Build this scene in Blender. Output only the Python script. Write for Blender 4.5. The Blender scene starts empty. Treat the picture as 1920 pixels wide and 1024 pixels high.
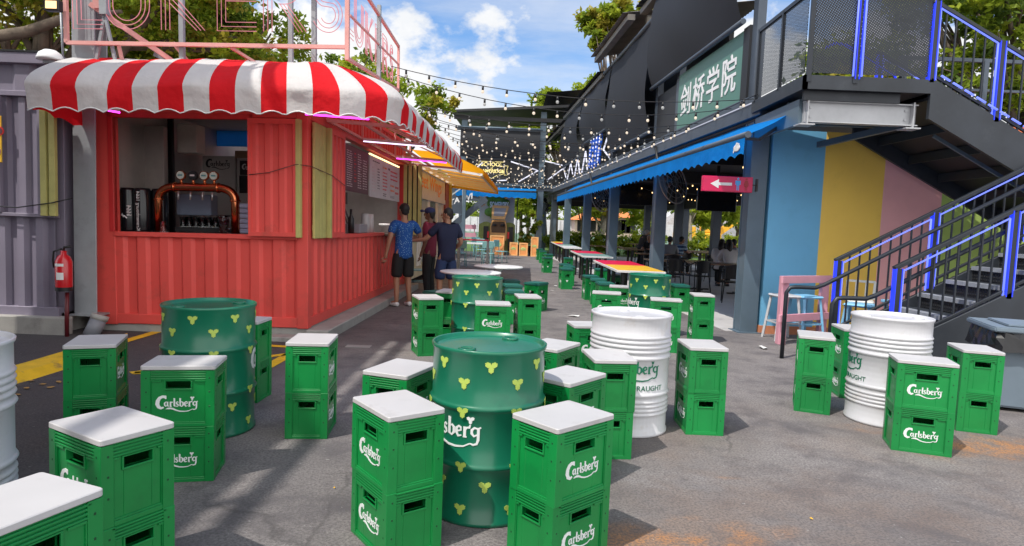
import bpy, bmesh, math, random
import numpy as np
from mathutils import Matrix, Vector
random.seed(7)
sc = bpy.context.scene
col = sc.collection
R = math.radians
# ---------------------------------------------------------------- camera, sky, sun, exposure
CF, CT, CP, CH = 1196.5, .07396, .04011, 1.45          # focal length in photo pixels, pitch, roll, height
cam = bpy.data.cameras.new('camera'); cam.sensor_width = 36; cam.lens = 36*CF/1920
cam.clip_start = .05; cam.clip_end = 3000
co = bpy.data.objects.new('camera', cam); col.objects.link(co); sc.camera = co
r0 = Vector((1, 0, 0)); u0 = Vector((0, math.sin(CT), math.cos(CT))); fw = Vector((0, math.cos(CT), -math.sin(CT)))
rv = math.cos(CP)*r0+math.sin(CP)*u0; uv = -math.sin(CP)*r0+math.cos(CP)*u0
co.matrix_world = Matrix(((rv.x, uv.x, -fw.x, 0), (rv.y, uv.y, -fw.y, 0), (rv.z, uv.z, -fw.z, CH), (0, 0, 0, 1)))
def ray(px, py): return fw+rv*((px-960)/CF)-uv*((py-512)/CF)
def gp(px, py, z=0.0):                                  # where the ray through a photo pixel meets height z
    d = ray(px, py); k = (z-CH)/d.z
    return Vector((d.x*k, d.y*k, z))
def yp(px, py, y):                                      # ... meets distance y
    d = ray(px, py); k = y/d.y
    return Vector((d.x*k, y, CH+d.z*k))
SUN = Vector((-.30, -.27, .66)).normalized()
sun = bpy.data.lights.new('sun', 'SUN'); sun.energy = 3.1; sun.angle = R(.53); sun.color = (1, .95, .87)
so = bpy.data.objects.new('sun', sun); col.objects.link(so)
so.rotation_euler = SUN.to_track_quat('Z', 'Y').to_euler()
sc.view_settings.view_transform = 'Standard'; sc.view_settings.look = 'None'
sc.view_settings.gamma = 1; sc.view_settings.exposure = .34
w = bpy.data.worlds.new('World'); sc.world = w; w.use_nodes = True
nt = w.node_tree; N = nt.nodes; L = nt.links; N.clear()
def nn(tree, typ, **kw):
    n = tree.nodes.new(typ)
    for k, v in kw.items():
        if k.startswith('i_'): n.inputs[k[2:].replace('_', ' ')].default_value = v
        else: setattr(n, k, v)
    return n
out = nn(nt, 'ShaderNodeOutputWorld'); bg = nn(nt, 'ShaderNodeBackground', i_Strength=.15)
sky = nn(nt, 'ShaderNodeTexSky', sky_type='NISHITA', sun_disc=False, sun_elevation=math.asin(SUN.z),
         sun_rotation=math.atan2(SUN.x, SUN.y), air_density=1.0, dust_density=1.0, ozone_density=3.0)
tc = nn(nt, 'ShaderNodeTexCoord'); sep = nn(nt, 'ShaderNodeSeparateXYZ')
L.new(tc.outputs['Generated'], sep.inputs[0])
def mth(op, a, b=None, clamp=False):
    n = nn(nt, 'ShaderNodeMath', operation=op, use_clamp=clamp)
    for i, x in enumerate((a, b)):
        if x is None: continue
        if isinstance(x, (int, float)): n.inputs[i].default_value = x
        else: L.new(x, n.inputs[i])
    return n.outputs[0]
zc = mth('ADD', mth('MAXIMUM', sep.outputs['Z'], 0.0), .16)
cmb = nn(nt, 'ShaderNodeCombineXYZ')
L.new(mth('DIVIDE', sep.outputs['X'], zc), cmb.inputs[0]); L.new(mth('DIVIDE', sep.outputs['Y'], zc), cmb.inputs[1])
def noise(vec, scale, detail=8, rough=.55, off=(0, 0, 0), sc3=(1, 1, 1)):
    mp = nn(nt, 'ShaderNodeMapping'); mp.inputs['Location'].default_value = off; mp.inputs['Scale'].default_value = sc3
    L.new(vec, mp.inputs[0])
    t = nn(nt, 'ShaderNodeTexNoise', i_Scale=scale, i_Detail=detail, i_Roughness=rough)
    L.new(mp.outputs[0], t.inputs['Vector']); return t.outputs['Fac']
def mr(x, a, b, c=0, d=1):
    n = nn(nt, 'ShaderNodeMapRange', interpolation_type='SMOOTHSTEP')
    L.new(x, n.inputs[0])
    for i, v in enumerate((a, b, c, d)): n.inputs[i+1].default_value = v
    return n.outputs[0]
wisp = mr(noise(cmb.outputs[0], 1.1, 9, .62, (3.1, .4, 0), (.55, 1.25, 1)), .41, .68)
# heaped clouds low over the roofs: a band near the horizon cut by a lumpy noise of the sky direction
lump = noise(tc.outputs['Generated'], 3.4, 10, .58, (1.62, .35, .2), (1, 1, 1.5))
band = mr(sep.outputs['Z'], .12, .42, .13, -.08)
heap = mr(mth('ADD', lump, band), .49, .57)
back = mth('MULTIPLY', mr(sep.outputs['Y'], .1, -.35), mr(noise(tc.outputs['Generated'], 2.2, 8, .6, (7, 2, 1)), .22, .5))   # extra cloud added out of view behind the camera, bright fill for front faces
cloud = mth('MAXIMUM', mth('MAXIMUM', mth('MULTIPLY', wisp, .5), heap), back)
shade = mr(noise(tc.outputs['Generated'], 9, 6, .6, (4, 1, 0)), .25, .75, .62, 1.0)
cc = nn(nt, 'ShaderNodeMix', data_type='RGBA'); L.new(shade, cc.inputs[0])
cc.inputs[6].default_value = (2.7, 3.1, 3.7, 1); cc.inputs[7].default_value = (5.6, 5.6, 5.6, 1)
skb = nn(nt, 'ShaderNodeMix', data_type='RGBA', blend_type='MULTIPLY', i_Factor=1.0)
L.new(sky.outputs[0], skb.inputs[6]); skb.inputs[7].default_value = (.66, .88, 1.06, 1)
lit = nn(nt, 'ShaderNodeMix', data_type='RGBA'); L.new(back, lit.inputs[0]); L.new(cc.outputs[2], lit.inputs[6]); lit.inputs[7].default_value = (9.6, 9.5, 9.4, 1)  # the added cloud behind the camera glows brighter than the rest
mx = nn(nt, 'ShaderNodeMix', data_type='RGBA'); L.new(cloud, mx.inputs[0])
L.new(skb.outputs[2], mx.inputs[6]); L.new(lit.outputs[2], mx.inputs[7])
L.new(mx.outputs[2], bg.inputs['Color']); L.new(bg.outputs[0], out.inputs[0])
# ---------------------------------------------------------------- materials (all procedural)
MC = {}
def mat(name, c, rough=.6, metal=0, var=.12, scale=4., bump=0, bscale=60., dirt=None, spec=.5, emit=0, coat=0, co_='Object', rand=0, scuff=None):
    """principled; c is varied by a noise in object space; dirt = (colour, amount, scale)"""
    if name in MC: return MC[name]
    m = bpy.data.materials.new(name); m.use_nodes = True; t = m.node_tree
    p = t.nodes['Principled BSDF']; p.inputs['Roughness'].default_value = rough; p.inputs['Metallic'].default_value = metal
    p.inputs['Specular IOR Level'].default_value = spec
    if coat: p.inputs['Coat Weight'].default_value = coat; p.inputs['Coat Roughness'].default_value = .15
    c = tuple(c)+(1,)
    if emit:
        p.inputs['Emission Color'].default_value = c; p.inputs['Emission Strength'].default_value = emit
        p.inputs['Base Color'].default_value = tuple(x*.25 for x in c[:3])+(1,); MC[name] = m; return m
    tx = nn(t, 'ShaderNodeTexCoord'); oi = nn(t, 'ShaderNodeObjectInfo')
    ad = nn(t, 'ShaderNodeVectorMath', operation='MULTIPLY_ADD'); ad.inputs[1].default_value = (1, 1, 1)
    mu = nn(t, 'ShaderNodeMath', operation='MULTIPLY'); mu.inputs[1].default_value = 37.
    t.links.new(oi.outputs['Random'], mu.inputs[0]); t.links.new(tx.outputs[co_], ad.inputs[0]); t.links.new(mu.outputs[0], ad.inputs[2])
    nz = nn(t, 'ShaderNodeTexNoise', i_Scale=scale, i_Detail=6., i_Roughness=.6); t.links.new(ad.outputs[0], nz.inputs['Vector'])
    mix = nn(t, 'ShaderNodeMix', data_type='RGBA')
    mr_ = nn(t, 'ShaderNodeMapRange'); mr_.inputs[1].default_value = .28; mr_.inputs[2].default_value = .72
    t.links.new(nz.outputs['Fac'], mr_.inputs[0]); t.links.new(mr_.outputs[0], mix.inputs[0])
    mix.inputs[6].default_value = tuple(max(0, x*(1-var)) for x in c[:3])+(1,)
    mix.inputs[7].default_value = tuple(min(1, x*(1+var)) for x in c[:3])+(1,)
    last = mix.outputs[2]
    if dirt:
        dn = nn(t, 'ShaderNodeTexNoise', i_Scale=dirt[2], i_Detail=9., i_Roughness=.68); t.links.new(ad.outputs[0], dn.inputs['Vector'])
        dm = nn(t, 'ShaderNodeMapRange'); dm.inputs[1].default_value = .56; dm.inputs[2].default_value = .72; dm.inputs[4].default_value = dirt[1]
        t.links.new(dn.outputs['Fac'], dm.inputs[0])
        d2 = nn(t, 'ShaderNodeMix', data_type='RGBA'); t.links.new(dm.outputs[0], d2.inputs[0]); t.links.new(last, d2.inputs[6])
        d2.inputs[7].default_value = tuple(dirt[0])+(1,); last = d2.outputs[2]
    if scuff:                                            # small worn specks and scratches: (colour, threshold, scale)
        mp_ = nn(t, 'ShaderNodeMapping'); mp_.inputs['Scale'].default_value = (1, 1, .35); t.links.new(ad.outputs[0], mp_.inputs[0])
        sn = nn(t, 'ShaderNodeTexNoise', i_Scale=scuff[2], i_Detail=7., i_Roughness=.75); t.links.new(mp_.outputs[0], sn.inputs['Vector'])
        sm = nn(t, 'ShaderNodeMapRange'); sm.inputs[1].default_value = scuff[1]; sm.inputs[2].default_value = scuff[1]+.03; sm.inputs[4].default_value = .8; t.links.new(sn.outputs['Fac'], sm.inputs[0])
        s2 = nn(t, 'ShaderNodeMix', data_type='RGBA'); t.links.new(sm.outputs[0], s2.inputs[0]); t.links.new(last, s2.inputs[6]); s2.inputs[7].default_value = tuple(scuff[0])+(1,); last = s2.outputs[2]
    if rand:
        hv = nn(t, 'ShaderNodeHueSaturation'); r1 = nn(t, 'ShaderNodeMapRange'); r1.inputs[3].default_value = 1-rand; r1.inputs[4].default_value = 1+rand; t.links.new(oi.outputs['Random'], r1.inputs[0]); t.links.new(r1.outputs[0], hv.inputs['Value'])
        t.links.new(last, hv.inputs['Color']); last = hv.outputs[0]
    t.links.new(last, p.inputs['Base Color'])
    rm = nn(t, 'ShaderNodeMapRange'); rm.inputs[3].default_value = max(.03, rough-.08); rm.inputs[4].default_value = min(1, rough+.08)
    t.links.new(nz.outputs['Fac'], rm.inputs[0]); t.links.new(rm.outputs[0], p.inputs['Roughness'])
    if bump:
        bn = nn(t, 'ShaderNodeTexNoise', i_Scale=bscale, i_Detail=4.); t.links.new(ad.outputs[0], bn.inputs['Vector'])
        bp = nn(t, 'ShaderNodeBump', i_Strength=bump, i_Distance=.01); t.links.new(bn.outputs['Fac'], bp.inputs['Height'])
        t.links.new(bp.outputs[0], p.inputs['Normal'])
    MC[name] = m; return m
# ---------------------------------------------------------------- mesh builder
class MB:
    def __init__(s): s.v = []; s.f = []; s.mi = []; s.sm = []; s.m = 0; s.smooth = False; s.T = None
    def add(s, vs, fs):
        o = len(s.v)
        if s.T: vs = [s.T(*v) for v in vs]
        s.v += [tuple(v) for v in vs]
        for f in fs: s.f.append(tuple(i+o for i in f)); s.mi.append(s.m); s.sm.append(s.smooth)
        return s
    def box(s, x0, y0, z0, x1, y1, z1):
        x0, x1 = min(x0, x1), max(x0, x1); y0, y1 = min(y0, y1), max(y0, y1); z0, z1 = min(z0, z1), max(z0, z1)
        return s.add([(x0, y0, z0), (x1, y0, z0), (x1, y1, z0), (x0, y1, z0), (x0, y0, z1), (x1, y0, z1), (x1, y1, z1), (x0, y1, z1)],
                     [(3, 2, 1, 0), (4, 5, 6, 7), (0, 1, 5, 4), (1, 2, 6, 5), (2, 3, 7, 6), (3, 0, 4, 7)])
    def bar(s, p, q, a, b=None, up=(0, 0, 1)):
        p, q = Vector(p), Vector(q); b = b or a; d = (q-p).normalized(); U = Vector(up)
        x = d.cross(U)
        if x.length < 1e-4: x = d.cross(Vector((1, 0, 0)))
        x.normalize(); y = x.cross(d)
        c = [(-1, -1), (1, -1), (1, 1), (-1, 1)]
        vs = [e+x*i*a/2+y*j*b/2 for e in (p, q) for i, j in c]
        return s.add(vs, [(0, 1, 2, 3), (7, 6, 5, 4), (0, 4, 5, 1), (1, 5, 6, 2), (2, 6, 7, 3), (3, 7, 4, 0)])
    def tube(s, pts, r, n=8, cap=True):
        pts = [Vector(p) for p in pts]; k = len(pts); rr = r if isinstance(r, (list, tuple)) else [r]*k
        sm = s.smooth; s.smooth = True; vs = []; x = None
        for i, p in enumerate(pts):
            d = (pts[min(i+1, k-1)]-pts[max(i-1, 0)]).normalized()
            if x is None: x = d.orthogonal().normalized()
            else:
                x = x-d*x.dot(d)
                if x.length < 1e-5: x = d.orthogonal()
                x.normalize()
            y = d.cross(x)
            vs += [p+(x*math.cos(6.2832*j/n)+y*math.sin(6.2832*j/n))*rr[i] for j in range(n)]
        fs = [(i*n+j, i*n+(j+1) % n, (i+1)*n+(j+1) % n, (i+1)*n+j) for i in range(k-1) for j in range(n)]
        s.add(vs, fs); s.smooth = sm
        if cap:
            o = len(s.v)-len(vs)
            for q in (list(range(n))[::-1], list(range((k-1)*n, k*n))): s.f.append(tuple(o+i for i in q)); s.mi.append(s.m); s.sm.append(False)
        return s
    def lathe(s, prof, n=32, c=(0, 0, 0), a0=0., a1=2*math.pi):
        sm = s.smooth; s.smooth = True; k = len(prof); full = abs(a1-a0-2*math.pi) < 1e-6; nn_ = n if full else n+1
        vs = [(c[0]+r*math.cos(a0+(a1-a0)*j/n), c[1]+r*math.sin(a0+(a1-a0)*j/n), c[2]+z) for r, z in prof for j in range(nn_)]
        fs = [(i*nn_+j, i*nn_+(j+1) % nn_, (i+1)*nn_+(j+1) % nn_, (i+1)*nn_+j) for i in range(k-1) for j in range(n)]
        s.add(vs, fs); s.smooth = sm; return s
    def ell(s, c, rx, ry, rz, n=12, m=8):
        prof = [(math.sin(math.pi*i/m), -math.cos(math.pi*i/m)) for i in range(m+1)]
        sm = s.smooth; s.smooth = True
        vs = [(c[0]+rx*r*math.cos(6.2832*j/n), c[1]+ry*r*math.sin(6.2832*j/n), c[2]+rz*z) for r, z in prof for j in range(n)]
        s.add(vs, [(i*n+j, i*n+(j+1) % n, (i+1)*n+(j+1) % n, (i+1)*n+j) for i in range(m) for j in range(n)]); s.smooth = sm; return s
    def prism(s, poly, z0, z1):
        n = len(poly); vs = [(x, y, z0) for x, y in poly]+[(x, y, z1) for x, y in poly]
        return s.add(vs, [tuple(range(n))[::-1], tuple(range(n, 2*n))]+[(i, (i+1) % n, n+(i+1) % n, n+i) for i in range(n)])
    def stroke(s, pts, z0=0., z1=.002):                  # a pen stroke (x, y, width), as a thin raised mark
        n = len(pts); Lp = []; Rp = []
        for i, (x, y, w_) in enumerate(pts):
            a = pts[max(i-1, 0)]; b = pts[min(i+1, n-1)]; dx, dy = b[0]-a[0], b[1]-a[1]; l = math.hypot(dx, dy) or 1
            Lp.append((x-dy/l*w_/2, y+dx/l*w_/2)); Rp.append((x+dy/l*w_/2, y-dx/l*w_/2))
        for i in range(n-1): s.prism([Lp[i], Rp[i], Rp[i+1], Lp[i+1]], z0, z1)
        return s
    def obj(s, name, mats, parent=None, bevel=0, M=None, seg=1):
        me = bpy.data.meshes.new(name); me.from_pydata(s.v, [], s.f)
        for m in (mats if isinstance(mats, (list, tuple)) else [mats]): me.materials.append(m)
        me.polygons.foreach_set('material_index', s.mi); me.polygons.foreach_set('use_smooth', s.sm)
        if bevel:
            bm = bmesh.new(); bm.from_mesh(me); bm.normal_update()
            es = [e for e in bm.edges if len(e.link_faces) == 2 and e.calc_face_angle(0) > .6]
            bmesh.ops.bevel(bm, geom=es, offset=bevel, segments=seg, affect='EDGES', clamp_overlap=True)
            bm.to_mesh(me); bm.free()
        o = bpy.data.objects.new(name, me); col.objects.link(o)
        if parent: o.parent = parent
        if M is not None: o.matrix_basis = M
        return o
def tag(o, label=None, cat=None, group=None, kind=None):
    if label: o['label'] = label
    if cat: o['category'] = cat
    if group: o['group'] = group
    if kind: o['kind'] = kind
    return o
def TM(x=0, y=0, z=0, rz=0): return Matrix.Translation((x, y, z)) @ Matrix.Rotation(rz, 4, 'Z')
def thing(name, label, cat, M=None, group=None):
    o = bpy.data.objects.new(name, None); o.empty_display_size = .1; col.objects.link(o)
    if M is not None: o.matrix_basis = M
    return tag(o, label, cat, group)
def copy_tree(o, M=None, label=None):
    c = o.copy(); col.objects.link(c)
    if M is not None: c.matrix_basis = M
    if label: c['label'] = label
    for ch in list(o.children):
        d = ch.copy(); col.objects.link(d); d.parent = c
        for g in list(ch.children):
            e = g.copy(); col.objects.link(e); e.parent = d
    return c
def struct(name, mb, m, **k): return tag(mb.obj(name, m, **k), kind='structure')
def text_mb(mb, txt, size, T, ext=.004, align='CENTER', bold=0):
    """letters of the built-in font as raised marks; T maps (x, y, height) to the surface they stand on"""
    cu = bpy.data.curves.new('text', 'FONT'); cu.body = txt; cu.size = size; cu.align_x = align; cu.align_y = 'CENTER'
    cu.extrude = ext/2; cu.offset = bold; cu.resolution_u = 3; cu.fill_mode = 'BOTH'
    o = bpy.data.objects.new('text', cu); col.objects.link(o)
    dg = bpy.context.evaluated_depsgraph_get(); me = o.evaluated_get(dg).to_mesh()
    vs = [T(v.co.x, v.co.y, v.co.z+ext/2) for v in me.vertices]; fs = [tuple(p.vertices) for p in me.polygons]
    t = mb.T; mb.T = None; mb.add(vs, fs); mb.T = t
    o.evaluated_get(dg).to_mesh_clear(); bpy.data.objects.remove(o); bpy.data.curves.remove(cu)
def frame(ox, oy, yaw, tilt=0):
    u = Vector((math.cos(yaw), math.sin(yaw), tilt)).normalized(); v = Vector((-math.sin(yaw), math.cos(yaw), 0)); w_ = u.cross(v)
    return Matrix(((u.x, v.x, w_.x, ox), (u.y, v.y, w_.y, oy), (u.z, v.z, w_.z, 0), (0, 0, 0, 1)))
FC = frame(-2.42, 7.56, -.02, .018)                     # the red container: u along its front, v along its side
FR = frame(3.55, 9.4, .0698)                            # the long right-hand building: v along its front
def corr(mb, P, a0, a1, z0, z1, pitch=.2, dep=.035):
    """corrugated sheet: P(a, depth, z) -> point"""
    n = max(1, round((a1-a0)/pitch)); p = (a1-a0)/n; st = []
    for i in range(n):
        b = a0+i*p; st += [(b, 0), (b+p*.32, 0), (b+p*.46, dep), (b+p*.82, dep), (b+p*.96, 0)]
    st.append((a1, 0))
    vs = [P(a, d, z0) for a, d in st]+[P(a, d, z1) for a, d in st]; k = len(st)
    mb.add(vs, [(i, i+1, k+i+1, k+i) for i in range(k-1)])
# ---------------------------------------------------------------- setting
def ground_mat():
    m = bpy.data.materials.new('asphalt'); m.use_nodes = True; t = m.node_tree; p = t.nodes['Principled BSDF']
    tx = nn(t, 'ShaderNodeTexCoord'); ob = tx.outputs['Object']; p.inputs['Roughness'].default_value = .86; p.inputs['Specular IOR Level'].default_value = .3
    def nz(s, d=6, r=.6, off=0, vec=ob):
        q = nn(t, 'ShaderNodeMapping'); q.inputs['Location'].default_value = (off, off*.7, 0); t.links.new(vec, q.inputs[0])
        n = nn(t, 'ShaderNodeTexNoise', i_Scale=s, i_Detail=float(d), i_Roughness=r); t.links.new(q.outputs[0], n.inputs['Vector']); return n.outputs['Fac']
    def rg(x, a, b, c=0., d=1.):
        n = nn(t, 'ShaderNodeMapRange', interpolation_type='SMOOTHSTEP'); t.links.new(x, n.inputs[0])
        for i, v in enumerate((a, b, c, d)): n.inputs[i+1].default_value = v
        return n.outputs[0]
    def ml(a, b, op='MULTIPLY'):
        n = nn(t, 'ShaderNodeMath', operation=op)
        for i, x in enumerate((a, b)):
            if isinstance(x, float): n.inputs[i].default_value = x
            else: t.links.new(x, n.inputs[i])
        return n.outputs[0]
    def mix(f, a, b):
        n = nn(t, 'ShaderNodeMix', data_type='RGBA'); t.links.new(f, n.inputs[0])
        for i, x in ((6, a), (7, b)):
            if isinstance(x, tuple): n.inputs[i].default_value = x+(1,)
            else: t.links.new(x, n.inputs[i])
        return n.outputs[2]
    c = mix(rg(nz(.55, 8, .62), .3, .7), (.166, .150, .149), (.286, .262, .254))
    c = mix(rg(nz(2.6, 9, .7, 5), .46, .66, 0, .7), c, (.095, .086, .094))          # darker worn patches
    sx = nn(t, 'ShaderNodeSeparateXYZ'); t.links.new(ob, sx.inputs[0])
    left_shade = rg(sx.outputs['X'], -2.6, -1.7, 1., 0.)                                  # darker tone painted over the left of the yard, standing in for its shade
    c = mix(ml(left_shade, .85), c, (.032, .030, .034))
    # rust stains on the right, near the camera
    def blob(px, py, sx_, sy_, rz):
        q = gp(px, py); m_ = nn(t, 'ShaderNodeMapping', vector_type='TEXTURE'); m_.inputs['Location'].default_value = (q.x, q.y, 0); m_.inputs['Rotation'].default_value = (0, 0, rz); m_.inputs['Scale'].default_value = (sx_, sy_, 1)
        wn = nn(t, 'ShaderNodeTexNoise', i_Scale=2.2, i_Detail=5.); t.links.new(ob, wn.inputs['Vector']); w1 = nn(t, 'ShaderNodeVectorMath', operation='MULTIPLY_ADD'); w1.inputs[1].default_value = (.6, .6, 0); t.links.new(wn.outputs['Color'], w1.inputs[0]); t.links.new(ob, w1.inputs[2])
        o2 = nn(t, 'ShaderNodeVectorMath', operation='SUBTRACT'); o2.inputs[1].default_value = (.3, .3, 0); t.links.new(w1.outputs[0], o2.inputs[0]); t.links.new(o2.outputs[0], m_.inputs[0])
        g_ = nn(t, 'ShaderNodeVectorMath', operation='LENGTH'); t.links.new(m_.outputs[0], g_.inputs[0]); return rg(g_.outputs['Value'], .35, 1.05, 1., 0.), m_.outputs[0]
    for (px, py, sx_, sy_, rz, am) in ((1870, 840, .75, .26, .25, .9), (1800, 775, .4, .16, .5, .5), (1290, 1000, .62, .2, .1, .8), (1352, 898, .12, .045, -.3, .7), (1130, 1015, .3, .2, 0, .5), (1640, 800, .4, .2, .3, .3)):
        f_, vec = blob(px, py, sx_, sy_, rz)
        c = mix(ml(f_, .45 if am > .4 else .25), c, (.25, .165, .115)); c = mix(ml(ml(f_, am), rg(nz(3.5, 9, .72, px*.01), .42, .62)), c, (.50, .215, .06))
    wide = ml(rg(sx.outputs['X'], -.2, 1.2), rg(sx.outputs['Y'], 6.5, 3.2)); c = mix(ml(ml(wide, .5), rg(nz(1.6, 9, .7, 51), .36, .68)), c, (.235, .165, .125))
    c = mix(rg(nz(6.5, 9, .75, 61), .5, .7, 0, .5), c, (.10, .09, .092))
    for k, (px, py, sx_, sy_, rz) in enumerate(((1150, 790, .5, .3, .4), (1450, 800, .8, .3, .1), (1230, 900, .6, .25, -.2), (560, 960, .6, .25, .1), (1000, 560, 1.2, .6, .2), (1620, 900, .7, .25, .3), (760, 830, .4, .3, 0))):
        f_, vec = blob(px, py, sx_, sy_, rz); c = mix(ml(ml(f_, .6), rg(nz(4.5, 8, .7, k*3.), .38, .66)), c, (.085, .078, .088) if k % 2 else (.30, .285, .285))
    c = mix(rg(nz(38, 2, .5, 3), .67, .75, 0, .5), c, (.42, .41, .40))             # pale grit
    c = mix(rg(nz(70, 4, .7, 9), .42, .60, 0, .75), c, (.10, .09, .09))
    # hairline cracks
    vo = nn(t, 'ShaderNodeTexVoronoi', feature='DISTANCE_TO_EDGE', i_Scale=.42)
    wv = nn(t, 'ShaderNodeVectorMath', operation='MULTIPLY_ADD'); wv.inputs[1].default_value = (.5, .5, .5)
    nc = nn(t, 'ShaderNodeTexNoise', i_Scale=1.8, i_Detail=6.); t.links.new(ob, nc.inputs['Vector'])
    t.links.new(nc.outputs['Color'], wv.inputs[0]); t.links.new(ob, wv.inputs[2]); t.links.new(wv.outputs[0], vo.inputs['Vector'])
    c = mix(ml(rg(vo.outputs['Distance'], .0, .008, .5, 0.), rg(nz(.7, 3, .5, 21), .5, .6)), c, (.06, .055, .055))
    # faint round tyre marks
    wvv = nn(t, 'ShaderNodeTexWave', wave_type='RINGS', rings_direction='Z', i_Scale=.55, i_Distortion=3.0, i_Detail=2.0); t.links.new(ob, wvv.inputs['Vector'])
    c = mix(ml(rg(wvv.outputs['Fac'], .90, 1.0), rg(nz(1.1, 4, .6, 17), .5, .62, 0, .35)), c, (.095, .088, .092))
    t.links.new(c, p.inputs['Base Color'])
    bp = nn(t, 'ShaderNodeBump', i_Strength=.55, i_Distance=.006); t.links.new(nz(130, 3, .6), bp.inputs['Height']); t.links.new(bp.outputs[0], p.inputs['Normal'])
    return m
g = MB()
nx = [-400, -60, -20, -8, 0, 8, 20, 60, 400]; ny = [-200, -40, -8, 0, 8, 20, 40, 80, 700]
g.add([(x, y, 0) for y in ny for x in nx], [(j*9+i, j*9+i+1, (j+1)*9+i+1, (j+1)*9+i) for j in range(8) for i in range(8)])
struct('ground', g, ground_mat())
CONC = mat('concrete', (.36, .35, .33), .85, var=.15, scale=3, bump=.3, bscale=40, dirt=((.16, .15, .14), .6, 2.5))
g = MB(); g.T = lambda a, b, z: FR @ Vector((a, b, z)); g.box(-.3, .15, -.1, 5.8, 25, .006)
struct('patio_floor', g, mat('patio_concrete', (.52, .50, .49), .7, var=.12, scale=1.5, dirt=((.25, .24, .23), .5, 2.)))
g = MB(); g.box(-14, 34.2, -.1, 12, 60, .004); struct('far_lawn', g, mat('lawn', (.09, .17, .03), .9, var=.3, scale=2, bump=.5, bscale=30))
# kerbs and plinth of the containers
g = MB(); g.T = lambda a, b, z: FC @ Vector((a, b, z))
g.box(-2.66, .02, -.1, .0, 6.3, .13); g.box(.0, -.06, -.1, .27, 6.3, .115); g.box(-.52, -.24, -.1, .06, .02, .055); struct('plinth', g, CONC, bevel=.01)
g = MB(); g.box(-9, 7.32, -.1, -5.2, 12, .24); g.box(-9, 7.18, -.1, -5.06, 7.319, .2); struct('plinth', g, CONC, bevel=.01)
YEL = mat('yellow_paint', (.75, .46, .015), .7, var=.15, scale=6, dirt=((.10, .09, .08), .75, 7.))
# painted lines, 4 mm above the asphalt, and the painted kerb on the left
g = MB()
def line(p, q, w_): 
    p, q = Vector(p), Vector(q); d = (q-p).normalized(); n = Vector((-d.y, d.x, 0))*w_/2
    g.add([p-n, q-n, q+n, p+n], [(0, 1, 2, 3)])
def gl(a, b, w_): 
    A_, B_ = gp(*a), gp(*b); A_.z = B_.z = .004; line(A_, B_, w_)
gl((215, 646), (320, 615), .12); gl((497, 648), (545, 651), .10); gl((498, 690), (545, 664), .12); gl((252, 700), (300, 698), .10)
gl((245, 700), (545, 664), .1)
struct('road_marking', g, YEL)
g = MB(); vs = []
for n_, f_ in (((-80, 750), (-80, 720)), ((0, 728), (0, 702)), ((60, 712), (60, 684)), ((118, 694), (118, 666)), ((175, 672), (185, 650)), ((235, 640), (240, 634))):
    a, b_ = gp(*n_), gp(*f_); m_ = a.lerp(b_, .25); m2 = a.lerp(b_, .8); vs += [(a.x, a.y, 0), (m_.x, m_.y, .06), (m2.x, m2.y, .065), (b_.x, b_.y, 0)]
g.add(vs, [(4*i+k, 4*i+k+1, 4*i+k+5, 4*i+k+4) for i in range(5) for k in range(3)]+[(0, 1, 2, 3), (23, 22, 21, 20)])
struct('kerb', g, YEL)
# ---------------------------------------------------------------- the red container bar
def fpl(F, px, py, ax, val):                            # photo pixel on the plane (local axis ax = val) of frame F
    Fi = F.inverted(); a = Fi @ Vector((0, 0, CH)); d = Fi.to_3x3() @ ray(px, py); k = (val-a[ax])/d[ax]; return a+d*k
RED = mat('red_container_paint', (.76, .085, .07), .5, var=.1, scale=1.2, bump=.06, bscale=14, dirt=((.40, .07, .05), .5, 2.5), scuff=((.30, .13, .09), .70, 9))
STEEL = mat('brushed_steel', (.42, .42, .42), .38, .7, var=.2, scale=2)
DARK = mat('dark_interior', (.022, .022, .024), .7)
OLIVE = mat('olive_wood', (.50, .47, .16), .65, var=.14, scale=5, bump=.15, bscale=30, dirt=((.25, .22, .07), .4, 5))
GREYM = mat('galvanised_steel', (.36, .38, .40), .5, .35, var=.15, scale=3, dirt=((.18, .18, .18), .4, 4))
BLACK = mat('black_metal', (.012, .012, .014), .45, var=.1)
WHITE = mat('white_plastic', (.8, .8, .8), .45, var=.05, scale=3)
PINKST = mat('pink_steel', (.74, .36, .33), .5, var=.08)
rc = thing('container_bar', 'red corrugated container bar with open serving windows under a striped awning', 'container bar', FC)
g = MB(); g.m = 0
corr(g, lambda a, d, z: (a, d, z), -2.3, -.12, .25, 1.2, .262)
corr(g, lambda a, d, z: (a, d, z), -.66, -.12, 1.2, 2.6, .2)
corr(g, lambda a, d, z: (-d, a, z), .12, 5.9, .25, 1.2, .262)
corr(g, lambda a, d, z: (-d, a, z), .12, 1.2, 1.2, 2.6, .2)
corr(g, lambda a, d, z: (-d, a, z), .12, 5.9, 2.72, 3.05, .2)
corr(g, lambda a, d, z: (-2.6+d, a, z), .12, 5.9, .25, 3.0, .2)
g.box(-2.6, 5.97, .13, 0, 6.06, 3.0)
g.box(-2.3, .04, 2.64, -.12, .1, 2.96)
g.obj('wall', RED, rc)
g = MB()
g.box(-2.6, -.012, .12, -2.3, .1, 3.0); g.box(-.12, -.01, .12, .012, .12, 3.0); g.box(-.12, 5.86, .12, .012, 6.06, 3.06)
g.box(-2.3, -.006, .13, -.12, .09, .25); g.box(-.09, .12, .13, .008, 5.86, .25)
g.box(-2.3, -.006, 2.6, -.12, .09, 2.75); g.box(-.09, .12, 2.6, .02, 5.86, 2.72); g.box(-.09, .12, 3.05, .02, 5.86, 3.12)
g.obj('corner_post', RED, rc, bevel=.006)
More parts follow.
